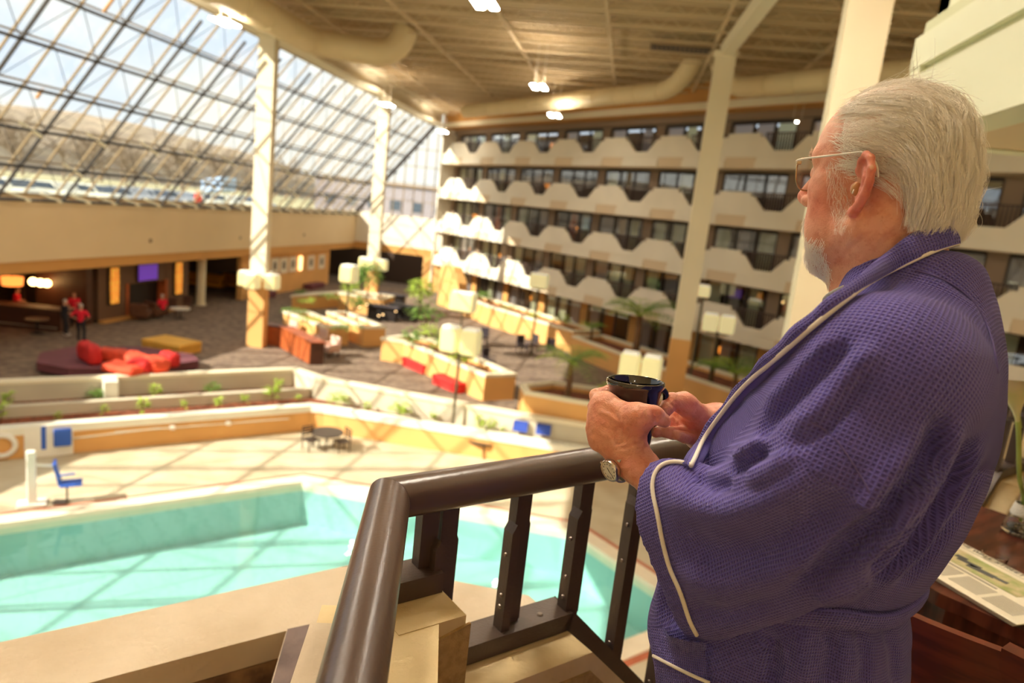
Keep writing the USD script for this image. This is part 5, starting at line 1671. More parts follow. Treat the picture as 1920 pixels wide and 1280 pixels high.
# ---------------- wristwatch
mat('watch_steel', (198, 190, 176), .25, metal=.95)
mat('watch_dial', (224, 218, 200), .5)
mat('watch_black', (36, 34, 34), .4)
wa = (LW - ELB); wa /= np.linalg.norm(wa)
wc0 = dep(1178, 863, .988)
fd = -RIGHT * .80 - UP * .30 - FWD * .52; fd = fd - wa * (fd @ wa); fd /= np.linalg.norm(fd)
sd2 = np.cross(wa, fd)
wt = thing('wristwatch', 'steel wristwatch with expanding link band on the left wrist', 'watch', wc0)
RA, RB = .0330, .0325                       # round the wrist
def wring(a, r=0.0):
    return fd * (math.cos(a) * (RA + r)) + sd2 * (math.sin(a) * (RB + r))
nl = 30
for i in range(nl):
    a = 2 * PI * i / nl
    if math.cos(a) > .86:
        continue
    c = wring(a); e = wring(a + .02) - wring(a - .02); e /= np.linalg.norm(e); o = np.cross(wa, e)
    m = trimesh.creation.box((.0055, .0155, .0026)); v = np.asarray(m.vertices)
    part(wt, 'band_link', trimesh.Trimesh(c + v[:, :1] * e + v[:, 1:2] * wa + v[:, 2:] * o, m.faces, process=False), 'watch_steel')
wo = fd * (RA + .0005)
Rw = np.stack([wa, np.cross(fd, wa), fd], 1)
def wl(m):
    return trimesh.Trimesh(np.asarray(m.vertices) @ Rw.T + wo, m.faces, process=False)
part(wt, 'case', wl(lathe([(0, -.003), (.0150, -.003), (.0168, 0), (.0168, .004), (.0155, .0062), (.0140, .0058), (.0138, .0045), (0, .0045)], 40)), 'watch_steel', smooth=35)
dl = part(wt, 'dial', wl(lathe([(0, .0050), (.0138, .0050), (.0138, .0046), (0, .0046)], 40)), 'watch_dial', smooth=35)
for k in range(12):
    a = k * PI / 6
    tm = meshkit.text_mesh(str(k or 12), .0024, .0002, True); tm.apply_translation([-tm.bounds[1][0] / 2, -.0012, 0]); tm.apply_translation((.0108 * math.sin(a), .0108 * math.cos(a), .0052))
    part(dl, 'numeral', wl(tm), 'watch_black')
part(wt, 'hour_hand', wl(bar((0, 0, .0054), (.0045, -.0035, .0054), .0009, .0002)), 'watch_black')
part(wt, 'minute_hand', wl(bar((0, 0, .0056), (-.0085, .003, .0056), .0007, .0002)), 'watch_black')
part(wt, 'crown', wl(lathe([(0, -.002), (.0018, -.002), (.0018, .002), (0, .002)], 12).apply_transform(trimesh.transformations.rotation_matrix(PI / 2, [0, 1, 0])).apply_translation((.0180, 0, .002))), 'watch_steel')
# ------------------------------------------------------------------ things in the lobby
mat('lantern_glow', (214, 200, 130), 0.6, emit=0.55, ecol=(255, 243, 190))
mat('lantern_metal', (92, 82, 62), 0.45)
mat('lantern_cap', (250, 246, 228), 0.6, emit=0.4, ecol=(255, 248, 225))
mat('red_cloth', (214, 44, 40), 0.8, var=0.25, scale=2.5)
mat('orange_red_cloth', (236, 84, 52), 0.8, var=0.25, scale=2.5)
mat('plum_cloth', (116, 66, 74), 0.8, var=0.15, scale=1.5)
mat('mustard', (226, 170, 70), 0.7, var=0.12, scale=1.2)
mat('yellow_sofa', (226, 150, 30), 0.8, var=0.12, scale=1.5)
mat('brown_leather', (104, 66, 44), 0.5, var=0.2, scale=2.0)
mat('pink_cloth', (222, 186, 168), 0.8, var=0.1, scale=2)
mat('screen_purple', (120, 70, 205), 0.4, emit=0.55, ecol=(112, 62, 200))
mat('amber_glow', (255, 190, 90), 0.5, emit=0.7, ecol=(255, 170, 60), rgb2=(230, 110, 40), scale=3.0)
mat('globe_glow', (255, 226, 160), 0.5, emit=14.0, ecol=(255, 205, 130))
mat('drum_glow', (255, 150, 70), 0.6, emit=3.0, ecol=(255, 140, 60))
mat('sconce_glow', (255, 224, 170), 0.5, emit=4.0, ecol=(255, 205, 140))
mat('table_white', (226, 218, 200), 0.5)
mat('blue_plastic', (46, 92, 188), 0.45)
mat('towel_blue', (52, 78, 170), 0.8)
mat('white_plastic', (238, 234, 222), 0.5)
mat('pole_metal', (210, 204, 186), 0.35, metal=0.4)
mat('chair_dark', (58, 50, 56), 0.6)
mat('person_skin', (214, 158, 128), 0.6)
mat('person_grey_hair', (190, 180, 168), 0.8)
mat('person_dark', (44, 42, 48), 0.85)
mat('person_red', (226, 32, 56), 0.85)
mat('shoe_pale', (200, 188, 176), 0.7)
mat('frame_white', (232, 222, 200), 0.6)
mat('print_grey', (150, 140, 124), 0.8, rgb2=(96, 88, 80), scale=6)
mat('iron', (70, 56, 46), 0.5)


def fl(u, v, z=None):
    return on_z(u, v, G if z is None else z)


def leaf_mat(name, a, b):
    MAT[name] = usdkit.material(stage, '/World/Looks/' + name, {
        'co': ('texture_coordinate', {}), 'n': ('noise_texture', {'scale': 7.0, 'detail': 2.0}), 'r': ('rgb_ramp', {'ramp': [(.35, lin(a)), (.65, lin(b))]}),
        'p': ('principled_bsdf', {'roughness': .5, 'specular_ior_level': .4}), 't': ('translucent_bsdf', {}), 'x': ('mix_closure', {'fac': .35})},
        [('co.object', 'n.vector'), ('n.fac', 'r.fac'), ('r.color', 'p.base_color'), ('r.color', 't.color'), ('p.BSDF', 'x.closure1'), ('t.BSDF', 'x.closure2')], surface='x.closure')


leaf_mat('leaf_light', (170, 200, 70), (196, 212, 104))
leaf_mat('leaf_mid', (104, 148, 60), (146, 176, 90))
leaf_mat('leaf_dark', (44, 84, 36), (80, 116, 56))
mat('bark_brown', (126, 92, 64), 0.9, var=0.3, scale=6)


def leaf(base, d, L, W, droop=.3, n=5):
    d = np.asarray(d, float); d /= np.linalg.norm(d)
    s = np.cross(d, [0, 0, 1.0]); s = s / np.linalg.norm(s) if np.linalg.norm(s) > 1e-3 else np.array([1.0, 0, 0])
    t = np.linspace(0, 1, n)
    c = np.asarray(base) + np.outer(t * L, d) - np.outer(t ** 2 * L * droop, [0, 0, 1.0])
    w = W * np.sin(PI * np.clip(t * .93 + .07, 0, 1)) ** .8
    v = np.stack([c - s * w[:, None] * .5, c + [0, 0, 0] - np.outer(w * .12, [0, 0, 1.0]), c + s * w[:, None] * .5], 1).reshape(-1, 3)
    f = []
    for i in range(n - 1):
        for k in range(2):
            a = 3 * i + k
            f += [[a, a + 1, a + 4], [a, a + 4, a + 3]]
    return trimesh.Trimesh(v, f, process=False)


def plant(kind, seed, label, loc, group=None):
    r = np.random.default_rng(seed)
    nm = {'bush': 'leafy_shrub', 'palm': 'potted_palm', 'sprig': 'young_plant', 'tree': 'indoor_tree', 'fern': 'trailing_fern'}[kind]
    t = thing(nm, label, 'tree' if kind == 'tree' else 'plant', loc, group=group)
    lv = []
    if kind == 'bush':
        part(t, 'stem', [bar((0, 0, 0), (.25 * math.cos(a), .25 * math.sin(a), .45), .03, .03) for a in (0, 2, 4)], 'bark_brown')
        for i in range(130):
            a = r.uniform(0, 6.28); el_ = r.uniform(-.2, 1.2); R = r.uniform(.15, .62)
            p = np.array([R * math.cos(a) * math.cos(el_), R * math.sin(a) * math.cos(el_), .42 + R * math.sin(el_)])
            lv.append(leaf(p, [math.cos(a), math.sin(a), r.uniform(-.2, .9)], r.uniform(.16, .30), r.uniform(.09, .15)))
        part(t, 'foliage', lv, 'leaf_mid' if seed % 2 else 'leaf_light', kind='stuff')
    elif kind == 'fern':
        for i in range(120):
            a = r.uniform(0, 6.28); R = r.uniform(.05, .4)
            p = np.array([R * math.cos(a) * 2.0, R * math.sin(a), .12 + r.uniform(0, .25)])
            lv.append(leaf(p, [math.cos(a), math.sin(a), r.uniform(.2, 1.0)], r.uniform(.18, .34), r.uniform(.05, .09), .6))
        part(t, 'foliage', lv, 'leaf_mid' if seed % 2 else 'leaf_light', kind='stuff')
    elif kind == 'sprig':
        part(t, 'stem', [bar((0, 0, 0), (.05, .03, .42), .018, .018), bar((0, 0, .15), (-.12, .06, .40), .015, .015)], 'bark_brown')
        for i in range(26):
            a = r.uniform(0, 6.28); h = r.uniform(.12, .46)
            lv.append(leaf((.05 * math.cos(a), .05 * math.sin(a), h), [math.cos(a), math.sin(a), r.uniform(0, .8)], r.uniform(.14, .24), r.uniform(.07, .12)))
        part(t, 'foliage', lv, 'leaf_light', kind='stuff')
    elif kind == 'palm':
        part(t, 'trunk', tube([(0, 0, 0), (.03, .02, .5), (0, .03, .95)], [.09, .07, .06], 8), 'bark_brown')
        nf = 17
        for i in range(nf):
            a = 2.4 * i + r.uniform(-.3, .3); up = r.uniform(.35, 1.5)
            d0 = np.array([math.cos(a), math.sin(a), up]); d0 /= np.linalg.norm(d0)
            L = r.uniform(.9, 1.35); tt = np.linspace(0, 1, 12)
            rach = np.array([0, .03, .92]) + np.outer(tt * L, d0) - np.outer(tt ** 2.2 * L * .55, [0, 0, 1.0])
            fr = [tube(rach, np.linspace(.012, .004, 12), 5)]
            sd = np.cross(d0, [0, 0, 1.0]); sd /= np.linalg.norm(sd)
            for k in range(2, 12):
                for s in (1, -1):
                    fr.append(leaf(rach[k], sd * s + d0 * .6 - np.array([0, 0, .25]), .30 * math.sin(PI * (k + 1) / 14) + .06, .035, .3, 3))
            part(t, 'frond', fr, 'leaf_mid' if i % 3 else 'leaf_light')
    else:
        part(t, 'trunk', tube([(0, 0, 0), (.05, .0, .8), (-.03, .05, 1.7)], [.08, .065, .04], 8), 'bark_brown')
        part(t, 'branch', [tube([(0, 0, 1.0 + .2 * i), (.5 * math.cos(2.1 * i), .5 * math.sin(2.1 * i), 1.6 + .22 * i)], [.035, .015], 6) for i in range(6)], 'bark_brown')
        for i in range(420):
            a = r.uniform(0, 6.28); el_ = math.asin(r.uniform(-.75, 1)); R = .95 * r.uniform(.3, 1) ** .5
            p = np.array([R * math.cos(a) * math.cos(el_), R * math.sin(a) * math.cos(el_), 2.0 + R * .95 * math.sin(el_)])
            lv.append(leaf(p, [math.cos(a), math.sin(a), r.uniform(-.4, .8)], r.uniform(.2, .36), r.uniform(.10, .18)))
        part(t, 'foliage', lv, 'leaf_light' if seed % 2 else 'leaf_mid', kind='stuff')
    return t


def planter(label, front, back, h, wall=.22, soil_drop=.18):
    P_ = Polygon([tuple(q[:2]) for q in list(front) + list(back)[::-1]])
    if not P_.is_valid:
        P_ = P_.convex_hull
    c = P_.centroid
    t = thing('planter', label, 'planter', (c.x, c.y, G))
    Q = shapely.affinity.translate(P_, -c.x, -c.y)
    part(t, 'wall', prism_poly(Q.difference(Q.buffer(-wall, join_style=2)), 0, h - .14), 'orange_paint')
    part(t, 'cap', prism_poly(Q.buffer(.03, join_style=2).difference(Q.buffer(-wall - .03, join_style=2)), h - .14, h), 'cream_paint')
    part(t, 'soil', prism_poly(Q.buffer(-wall, join_style=2), 0, h - soil_drop - .12), 'mulch')
    return t


# planters
planter('low cream and orange planter just behind the reception desk', [fl(530, 617), fl(603, 648)], [fl(530, 617) + N_ * 1.5, fl(603, 648) + N_ * 1.5], 1.1)
planter('low planter with trailing ferns, next toward the hall from the desk planter', [fl(611, 618), fl(680, 650)], [fl(611, 618) + N_ * 1.3, fl(680, 650) + N_ * 1.3], 1.15)
planter('far low planter between the glass wall columns', [fl(546, 583), fl(648, 574)], [fl(546, 583) + [0.3, 2.2, 0], fl(648, 574) + [.3, 2.2, 0]], 1.1)
planter('square planter around the foot of the second glass wall column', [(-19.6, 45.6), (-16.2, 45.6)], [(-19.6, 47.7), (-16.2, 47.7)], 1.35)
A_, B_, C_ = fl(713, 675), fl(755, 682), fl(905, 752)
planter('long cream planter in the middle of the hall with two red benches', [A_, B_, C_], [A_ + [.9, 1.9, 0], B_ + [1.2, 1.5, 0], C_ + [1.2, 1.0, 0]], 1.22)
planter('long orange planter wall below the sunlit balconies', [nt(28.3, 46.5), nt(27.6, 40.5), nt(28.0, 31.6)], [nt(30.2, 46.5), nt(30.2, 40.5), nt(30.2, 31.6)], 1.45)
planter('tan planter wall in shade below the right hand balconies', [nt(27.6, 31.2), nt(26.9, 24.5), nt(26.9, 9.0)], [nt(30.2, 31.2), nt(30.2, 24.5), nt(30.2, 9.0)], 1.25)
planter('cream angular planter with dark palm at the white ledge', [(-3.6, 27.6), (-3.2, 26.45), (-1.2, 26.25), (3.4, 26.25)], [(-2.4, 29.0), (-1.8, 29.0), (-1.0, 29.0), (3.4, 29.0)], 1.25)
pc = fl(832, 560)
po = thing('stair_pier', 'sunlit orange pier at the foot of the far balconies', 'pier', (-13.6, 54.4, G), rot=-45)
part(po, 'body', upright([(-1.6, 0), (1.6, 0), (1.6, 2.2), (0.6, 3.4), (-1.0, 3.4), (-1.6, 3.0)], -.4, .4), 'orange_paint')
part(po, 'cap', box((0, 0, 2.2), (3.2, .9, .08)), 'orange_paint')

# reception desk and side counter
A_, B_, C_ = fl(523.5, 651), fl(581, 684), fl(606, 684)
D_ = A_ + C_ - B_
rd = thing('reception_desk', 'red brown panelled reception desk beside the nearest white column', 'desk', (*A_[:2], G))
q = [p - A_ for p in (A_, B_, C_, D_)]
part(rd, 'body', prism([tuple(p[:2]) for p in q], 0, 1.08), 'wood_dark')
u_ = (q[1] - q[0]); u_ /= np.linalg.norm(u_); w_ = np.array([u_[1], -u_[0], 0]); w_ = w_ * np.sign(-(w_ @ (A_ - EYE)))
LL = np.linalg.norm(q[1] - q[0])
for k in range(3):
    a = q[0] + u_ * (LL * k / 3 + .04) + w_ * .015; b = q[0] + u_ * (LL * (k + 1) / 3 - .04) + w_ * .015
    part(rd, 'panel', bar((a + [0, 0, .54]), (b + [0, 0, .54]), .03, .98), 'wood_red')
part(rd, 'counter', prism_poly(Polygon([tuple(p[:2]) for p in q]).buffer(.05, join_style=2), 1.08, 1.14), 'wood_red')
sc_ = fl(508, 647)
sd3 = thing('side_counter', 'small red wood counter standing between the column and the desk', 'counter', sc_)
part(sd3, 'body', box((0, .3, .5), (1.0, .6, 1.0)), 'wood_red')
part(sd3, 'counter_top', box((0, .3, 1.03), (1.1, .7, .06)), 'wood_dark')
for k, (u, v, lab) in enumerate([(540, 622, 'pink upholstered armchair behind the reception desk, left'), (596, 640, 'pink upholstered armchair at the planter behind the desk'), (618, 655, 'pink upholstered armchair standing alone at the end of the desk')]):
    c = fl(u, v + 12)
    t = thing('armchair', lab, 'chair', c, rot=-30)
    part(t, 'seat', rbox((0, 0, .38), (.75, .75, .24), .06), 'pink_cloth', smooth=40)
    part(t, 'backrest', rbox((0, .34, .72), (.75, .16, .6), .06), 'pink_cloth', smooth=40)
    for s in (-1, 1):
        part(t, 'arm', rbox((s * .36, 0, .52), (.12, .72, .3), .04), 'pink_cloth', smooth=40)
        for s2 in (-1, 1):
            part(t, 'leg', box((s * .3, s2 * .3, .13), (.06, .06, .26)), 'wood_dark')

# red benches, purple platform with red cushions, ottoman
for (u, v, lab) in [(783, 692, 'red bench against the long planter, farther of two'), (843, 727, 'red bench against the long planter, nearer of two')]:
    t = thing('bench', lab, 'bench', fl(u, v), rot=-38)
    part(t, 'cushion', rbox((0, 0, .36), (2.0, .7, .2), .05), 'red_cloth', smooth=40)
    part(t, 'base', box((0, 0, .14), (1.9, .6, .28)), 'red_cloth')
pp5 = [fl(70, 700), fl(76, 681), fl(140, 668), fl(270, 668), fl(360, 682), fl(372, 694), fl(260, 712), fl(130, 711)]
pcx = np.mean(pp5, 0)
t = thing('daybed', 'low plum coloured platform sofa behind the terrace wall', 'sofa', (*pcx[:2], G))
q = Polygon([tuple((p - pcx)[:2]) for p in pp5]).buffer(-.1).buffer(.12)
part(t, 'plinth', prism_poly(q.buffer(-.1), 0, .12), 'black')
part(t, 'seat_pad', prism_poly(q, .12, .45), 'plum_cloth')
part(t, 'seam', prism_poly(q.buffer(.012).difference(q.buffer(-.02)), .34, .36), 'wood_dark')
rng = np.random.default_rng(8)
for k, (u, v, w, d, h, m, lab) in enumerate([
        (168, 664, 1.5, .5, .75, 'red_cloth', 'dark red upright bolster at the left of the plum platform'), (212, 662, 1.3, .7, .5, 'orange_red_cloth', 'orange red cushion leaning next to the dark bolster'),
        (250, 668, 1.3, .8, .45, 'orange_red_cloth', 'orange red cushion in the middle of the platform heap'), (232, 684, 1.5, .8, .35, 'orange_red_cloth', 'flat orange red cushion at the front of the platform'),
        (265, 682, .9, .7, .5, 'red_cloth', 'crumpled red cushion beside the flat orange one'), (292, 680, 1.1, .7, .55, 'orange_red_cloth', 'plump orange red cushion near the right of the platform'),
        (318, 672, .9, .5, .6, 'red_cloth', 'red upright cushion at the right edge of the platform')]):
    c = on_z(u, v + 14, G + .45)
    t = thing('cushion', lab, 'cushion', c, rot=rng.uniform(-50, 10))
    m_ = rbox((0, 0, h / 2), (w, d, h), min(.16, h * .4), 12)
    m2 = manifold3d.Manifold(manifold3d.Mesh(np.asarray(m_.vertices, np.float32), np.asarray(m_.faces, np.uint32))).refine_to_length(.12)
    v_, f_, _ = meshkit.arrays(m2)
    v_ = v_ + (meshkit.fbm(v_ * 3.0 + k * 7, 3, k)[:, None] - .5) * .16 * np.clip(v_[:, 2:] / h, 0, 1)
    part(t, 'cover', trimesh.Trimesh(v_, f_, process=False), m, smooth=60)
t = thing('ottoman', 'mustard yellow square ottoman beyond the plum platform', 'ottoman', fl(322, 658), rot=-8)
part(t, 'cushion', rbox((0, 0, .42), (2.2, 1.5, .26), .07), 'mustard', smooth=40)
part(t, 'base', rbox((0, 0, .17), (2.15, 1.45, .30), .03), 'mustard', smooth=40)

# bar corner under the left wall
X0 = -27.2
fw = thing('wall_fireplace', 'brown panelled wall with fireplace and amber lights', loc=(X0, 35.8, G), kind='structure')
part(fw, 'panel', box2((-.5, -3.8, 0), (0, -1.6, 3.2)), 'brown_panel'); part(fw, 'panel', box2((-.5, -1.6, 1.9), (-.02, 1.6, 3.2)), 'brown_panel')
part(fw, 'panel', box2((-.5, 1.6, 0), (0, 3.8, 3.2)), 'brown_panel')
part(fw, 'firebox', [box2((-.9, -1.6, 0), (-.55, 1.6, 1.9))], 'black')
part(fw, 'hearth', box2((-.5, -3.8, 0), (.35, 3.4, .14)), 'tan_fascia')
for y in (-1.75, 1.55):
    part(fw, 'jamb', box2((-.5, y, 0), (.05, y + .2, 1.95)), 'wood_red')
for y, lab in ((-2.75, 'tall amber glass wall light left of the fireplace'), (2.7, 'tall amber glass wall light right of the fireplace')):
    t = thing('wall_light', lab, 'light', (X0 + .02, 35.8 + y, G + .95))
    part(t, 'backplate', box2((0, -.45, -.05), (.04, .45, 2.05)), 'black')
    for k in range(6):
        part(t, 'glass_pane', rbox((.10, 0, .17 + .33 * k), (.10, .62 - .03 * abs(k - 2.5), .31), .02), 'amber_glow')
t = thing('television', 'wall television with a plain purple screen above the fireplace', 'television', (X0 + .04, 35.7, G + 2.0))
part(t, 'casing', box2((0, -.85, 0), (.08, .85, 1.0)), 'black'); part(t, 'screen', box2((.08, -.80, .05), (.09, .80, .95)), 'screen_purple')
single('wall_bar_screen', box2((-30.2, 31.2, G), (-27.2, 31.6, EZ - 4.9)), 'wood_dark', 'dark wood screen wall at the side of the bar', kind='structure')
single('wall_bar_back', box2((-33.5, 33.6, G), (-33.2, 40, G + 2.1)), 'lobby_back', 'tan half wall behind the bar', kind='structure')
bc = fl(62, 618)
t = thing('bar_counter', 'dark bar counter with pale top where the guests in red sit', 'bar', (-28.6, 29.2, G), rot=10)
part(t, 'front', box((0, 0, .52), (3.4, .7, 1.04)), 'wood_dark'); part(t, 'counter_top', box((0, 0, 1.07), (3.7, 1.0, .07)), 'brown_panel')
part(t, 'foot_rail', tube([(-1.6, -.5, .2), (1.6, -.5, .2)], .03, 8), 'pole_metal')
t = thing('bar_table', 'small round pale wooden table before the bar counter', 'table', fl(70, 625))
part(t, 'top', lathe([(0, .74), (.5, .74), (.5, .70), (0, .70)], 24), 'brown_panel', smooth=40); part(t, 'pedestal', lathe([(0, .70), (.05, .70), (.05, .05), (.3, .03), (.3, 0), (0, 0)], 16), 'black', smooth=40)
c = on_plane(23, 527, (1, 0, 0), -29.0)
t = thing('pendant_lamp', 'orange glowing drum pendant lamp over the bar', 'lamp', c)
part(t, 'shade', lathe([(0, -.2), (.42, -.2), (.46, .2), (0, .2)], 24), 'drum_glow', smooth=40); part(t, 'cord', bar((0, 0, .2), (0, 0, EZ - 4.9 - c[2]), .02, .02), 'black')
for u, v, lab in ((62, 528, 'left'), (76, 530, 'middle'), (88, 531, 'right')):
    c = on_plane(u, v, (1, 0, 0), -29.4)
    t = thing('globe_lamp', f'cream glass globe pendant over the bar, {lab} of three', 'lamp', c)
    part(t, 'globe', trimesh.creation.icosphere(2, .2), 'globe_glow', smooth=True); part(t, 'cord', bar((0, 0, .2), (0, 0, EZ - 4.9 - c[2]), .015, .015), 'black')
single('pillar', lathe([(0, 0), (.34, 0), (.34, .1), (.28, .12), (.28, 3.2), (0, 3.2)], 24, (-27.1, 40.8, G)), 'cream_paint', 'round cream pillar at the end of the fireplace wall', 'pillar', smooth=40, kind='structure')
for (u, v, w, lab) in [(388, 545, 3.0, 'long yellow sofa in the alcove behind the pillar'), (446, 546, 2.2, 'shorter yellow sofa in the alcove beside the white column')]:
    c = fl(u, v); c = c + np.array([-1.2, 1.4, 0])
    t = thing('sofa', lab, 'sofa', c, rot=8)
    part(t, 'seat', rbox((0, -.1, .32), (w, .95, .3), .06), 'yellow_sofa', smooth=40); part(t, 'backrest', rbox((0, .38, .68), (w, .24, .75), .07), 'yellow_sofa', smooth=40)
    for s in (-1, 1):
        part(t, 'arm', rbox((s * w / 2, -.05, .46), (.22, 1.0, .56), .06), 'yellow_sofa', smooth=40)
for (u, v, rz, lab) in [(265, 600, 20, 'brown leather armchair turned to the fireplace'), (292, 596, -10, 'brown leather armchair close behind the other by the fireplace')]:
    t = thing('armchair', lab, 'chair', fl(u, v), rot=rz)
    part(t, 'seat', rbox((0, 0, .34), (.85, .85, .28), .06), 'brown_leather', smooth=40); part(t, 'backrest', rbox((0, -.38, .66), (.9, .2, .66), .07), 'brown_leather', smooth=40)
    for s in (-1, 1):
        part(t, 'arm', rbox((s * .42, 0, .48), (.16, .8, .34), .05), 'brown_leather', smooth=40)
t = thing('side_table', 'round white table beside the brown armchairs', 'table', fl(338, 597))
part(t, 'top', lathe([(0, .62), (.55, .62), (.55, .58), (0, .58)], 24), 'table_white', smooth=40); part(t, 'pedestal', lathe([(0, .58), (.04, .58), (.04, .04), (.3, .02), (.3, 0), (0, 0)], 14), 'black', smooth=40)
for (u, v, lab) in [(322, 590, 'dark wooden chair left of the round white table'), (350, 585, 'dark wooden chair right of the round white table')]:
    t = thing('lobby_chair', lab, 'chair', fl(u, v), rot=30)
    part(t, 'seat', rbox((0, 0, .44), (.5, .5, .06), .02), 'wood_dark'); part(t, 'backrest', rbox((0, .24, .72), (.48, .05, .5), .02), 'wood_dark')
    for s in (-1, 1):
        for s2 in (-1, 1):
            part(t, 'leg', box((s * .21, s2 * .21, .21), (.04, .04, .42)), 'wood_dark')
for k, (u, v, lab) in enumerate([(515, 498, 'nearest to the white column'), (532, 497, 'second from the white column'), (549, 495, 'just before the glowing sconce'), (583, 492, 'just beyond the glowing sconce'), (603, 490, 'farthest along the orange wall')]):
    c = on_plane(u, v, (1, 0, 0), WALLX - .54)
    t = thing('framed_picture', 'white framed picture on the orange wall, ' + lab, 'picture', c)
    part(t, 'frame', [box2((0, -.6, -.62), (.05, .6, -.5)), box2((0, -.6, .5), (.05, .6, .62)), box2((0, -.6, -.5), (.05, -.48, .5)), box2((0, .48, -.5), (.05, .6, .5))], 'frame_white')
    part(t, 'mat_board', box2((0, -.48, -.5), (.02, .48, .5)), 'frame_white'); part(t, 'print', box2((.02, -.25, -.28), (.024, .25, .28)), 'print_grey')
c = on_plane(561, 493, (1, 0, 0), WALLX - .54)
t = thing('wall_sconce', 'narrow glowing wall sconce among the pictures', 'light', c)
part(t, 'shade', rbox((.12, 0, 0), (.2, .4, 1.2), .08), 'sconce_glow', smooth=40); part(t, 'bracket', box2((0, -.1, -.2), (.04, .1, .2)), 'pole_metal')
for (y, lab) in [(46.6, 'low plum bench under the pictures, nearer the column'), (55.0, 'low plum bench under the pictures, at the far end')]:
    t = thing('bench', lab, 'bench', (WALLX - .0, y, G))
    part(t, 'cushion', rbox((0, 0, .34), (.8, 2.6, .2), .05), 'plum_cloth', smooth=40); part(t, 'base', box((0, 0, .13), (.7, 2.5, .26)), 'plum_cloth')


# small figures at the bar
def figure(label, loc, face, shirt, trousers, hair, pose='stand'):
    t = thing('person', label, 'person', loc, rot=face)          # faces local +x
    sit = pose == 'sit'
    zh = .95 if not sit else .62
    hp = {s: np.array([0, s * .10, zh]) for s in (1, -1)}
    kn = {s: np.array([.06, s * .12, .50]) if not sit else np.array([.42, s * .13, .60]) for s in (1, -1)}
    if pose == 'stride':
        kn = {1: np.array([.18, .11, .50]), -1: np.array([-.05, -.11, .50])}
    an = {s: np.array([.02, s * .12, .07]) if not sit else np.array([.44, s * .13, .10]) for s in (1, -1)}
    if pose == 'stride':
        an = {1: np.array([.22, .11, .07]), -1: np.array([-.22, -.11, .12])}
    sh = {s: np.array([-.02, s * .19, zh + .47]) for s in (1, -1)}
    el_ = {s: np.array([.05, s * .27, zh + .20]) for s in (1, -1)}
    hd2 = {s: np.array([.30, s * .18, zh + .16]) for s in (1, -1)}
    if pose == 'hips':
        el_ = {s: np.array([-.08, s * .40, zh + .22]) for s in (1, -1)}; hd2 = {s: np.array([.06, s * .19, zh + .06]) for s in (1, -1)}
    if pose == 'reach':
        el_[1] = np.array([.22, .26, zh + .30]); hd2[1] = np.array([.48, .20, zh + .34])
    hc = np.array([.03, 0, zh + .70])
    g3, l3, h3 = grid((-.5, -.5, -.02), (.65, .5, zh + .86), .024)
    d = ell(g3, hc, (.098, .077, .118))
    d = smin(d, ell(g3, hc + [.095, 0, -.02], (.022, .016, .026)), .02)
    d = smin(d, rcone(g3, hc + [-.02, 0, -.08], (-.02, 0, zh + .48), .055, .06), .03)
    d = smin(d, rcone(g3, (-.01, 0, zh + .40), (0, 0, zh), .11, .10), .05)
    for s in (1, -1):
        d = smin(d, ell(g3, hc + [-.005, s * .077, 0], (.02, .012, .03)), .01)
        d = smin(d, chain(g3, [sh[s], el_[s], hd2[s]], [.045, .038, .028], .02), .02)
        dv = hd2[s] - el_[s]; dv /= np.linalg.norm(dv)
        for k in range(4):
            d = smin(d, rcone(g3, hd2[s] + dv * .03 + [0, (k - 1.5) * .016, 0], hd2[s] + dv * .13 + [0, (k - 1.5) * .022, -.02], .014, .010), .008)
        d = smin(d, chain(g3, [hp[s], kn[s], an[s]], [.08, .055, .04], .02), .03)
    v, q = nets(d, l3, h3)
    part(t, 'body', (taubin(v, q, 2), q), 'person_skin', smooth=True)
    ds = rcone(g3, (-.01, 0, zh + .40), (0, 0, zh + .02), .155, .155)
    for s in (1, -1):
        ds = smin(ds, rcone(g3, sh[s], sh[s] + (el_[s] - sh[s]) * .85, .075, .062), .06)
    v, q = nets(smax(ds, -rcone(g3, (0, 0, zh + .55), (0, 0, zh + .9), .075, .08), .02), l3, h3)
    part(t, 'shirt', (taubin(v, q, 2), q), shirt, smooth=True)
    dt_ = rcone(g3, (0, 0, zh + .06), (0, 0, zh - .02), .15, .145)
    for s in (1, -1):
        dt_ = smin(dt_, chain(g3, [hp[s], kn[s], an[s] + [0, 0, .03]], [.10, .075, .062], .03), .04)
    v, q = nets(dt_, l3, h3)
    part(t, 'trousers', (taubin(v, q, 2), q), trousers, smooth=True)
    for s in (1, -1):
        part(t, 'shoe', rbox(an[s] + [.06, 0, -.035], (.27, .10, .09), .035), 'shoe_pale' if shirt != 'person_red' else 'person_dark', smooth=40)
    dh = ell(g3, hc + [-.012, 0, .015], (.105, .088, .122))
    dh = np.maximum(dh, (g3[0] - hc[0] - .045) - .5 * np.clip(g3[2] - hc[2] - .06, 0, 1)); dh = np.maximum(dh, hc[2] - .035 - g3[2])
    v, q = nets(dh, l3, h3)
    part(t, 'hair', (taubin(v, q, 1), q), hair, smooth=True)
    return t


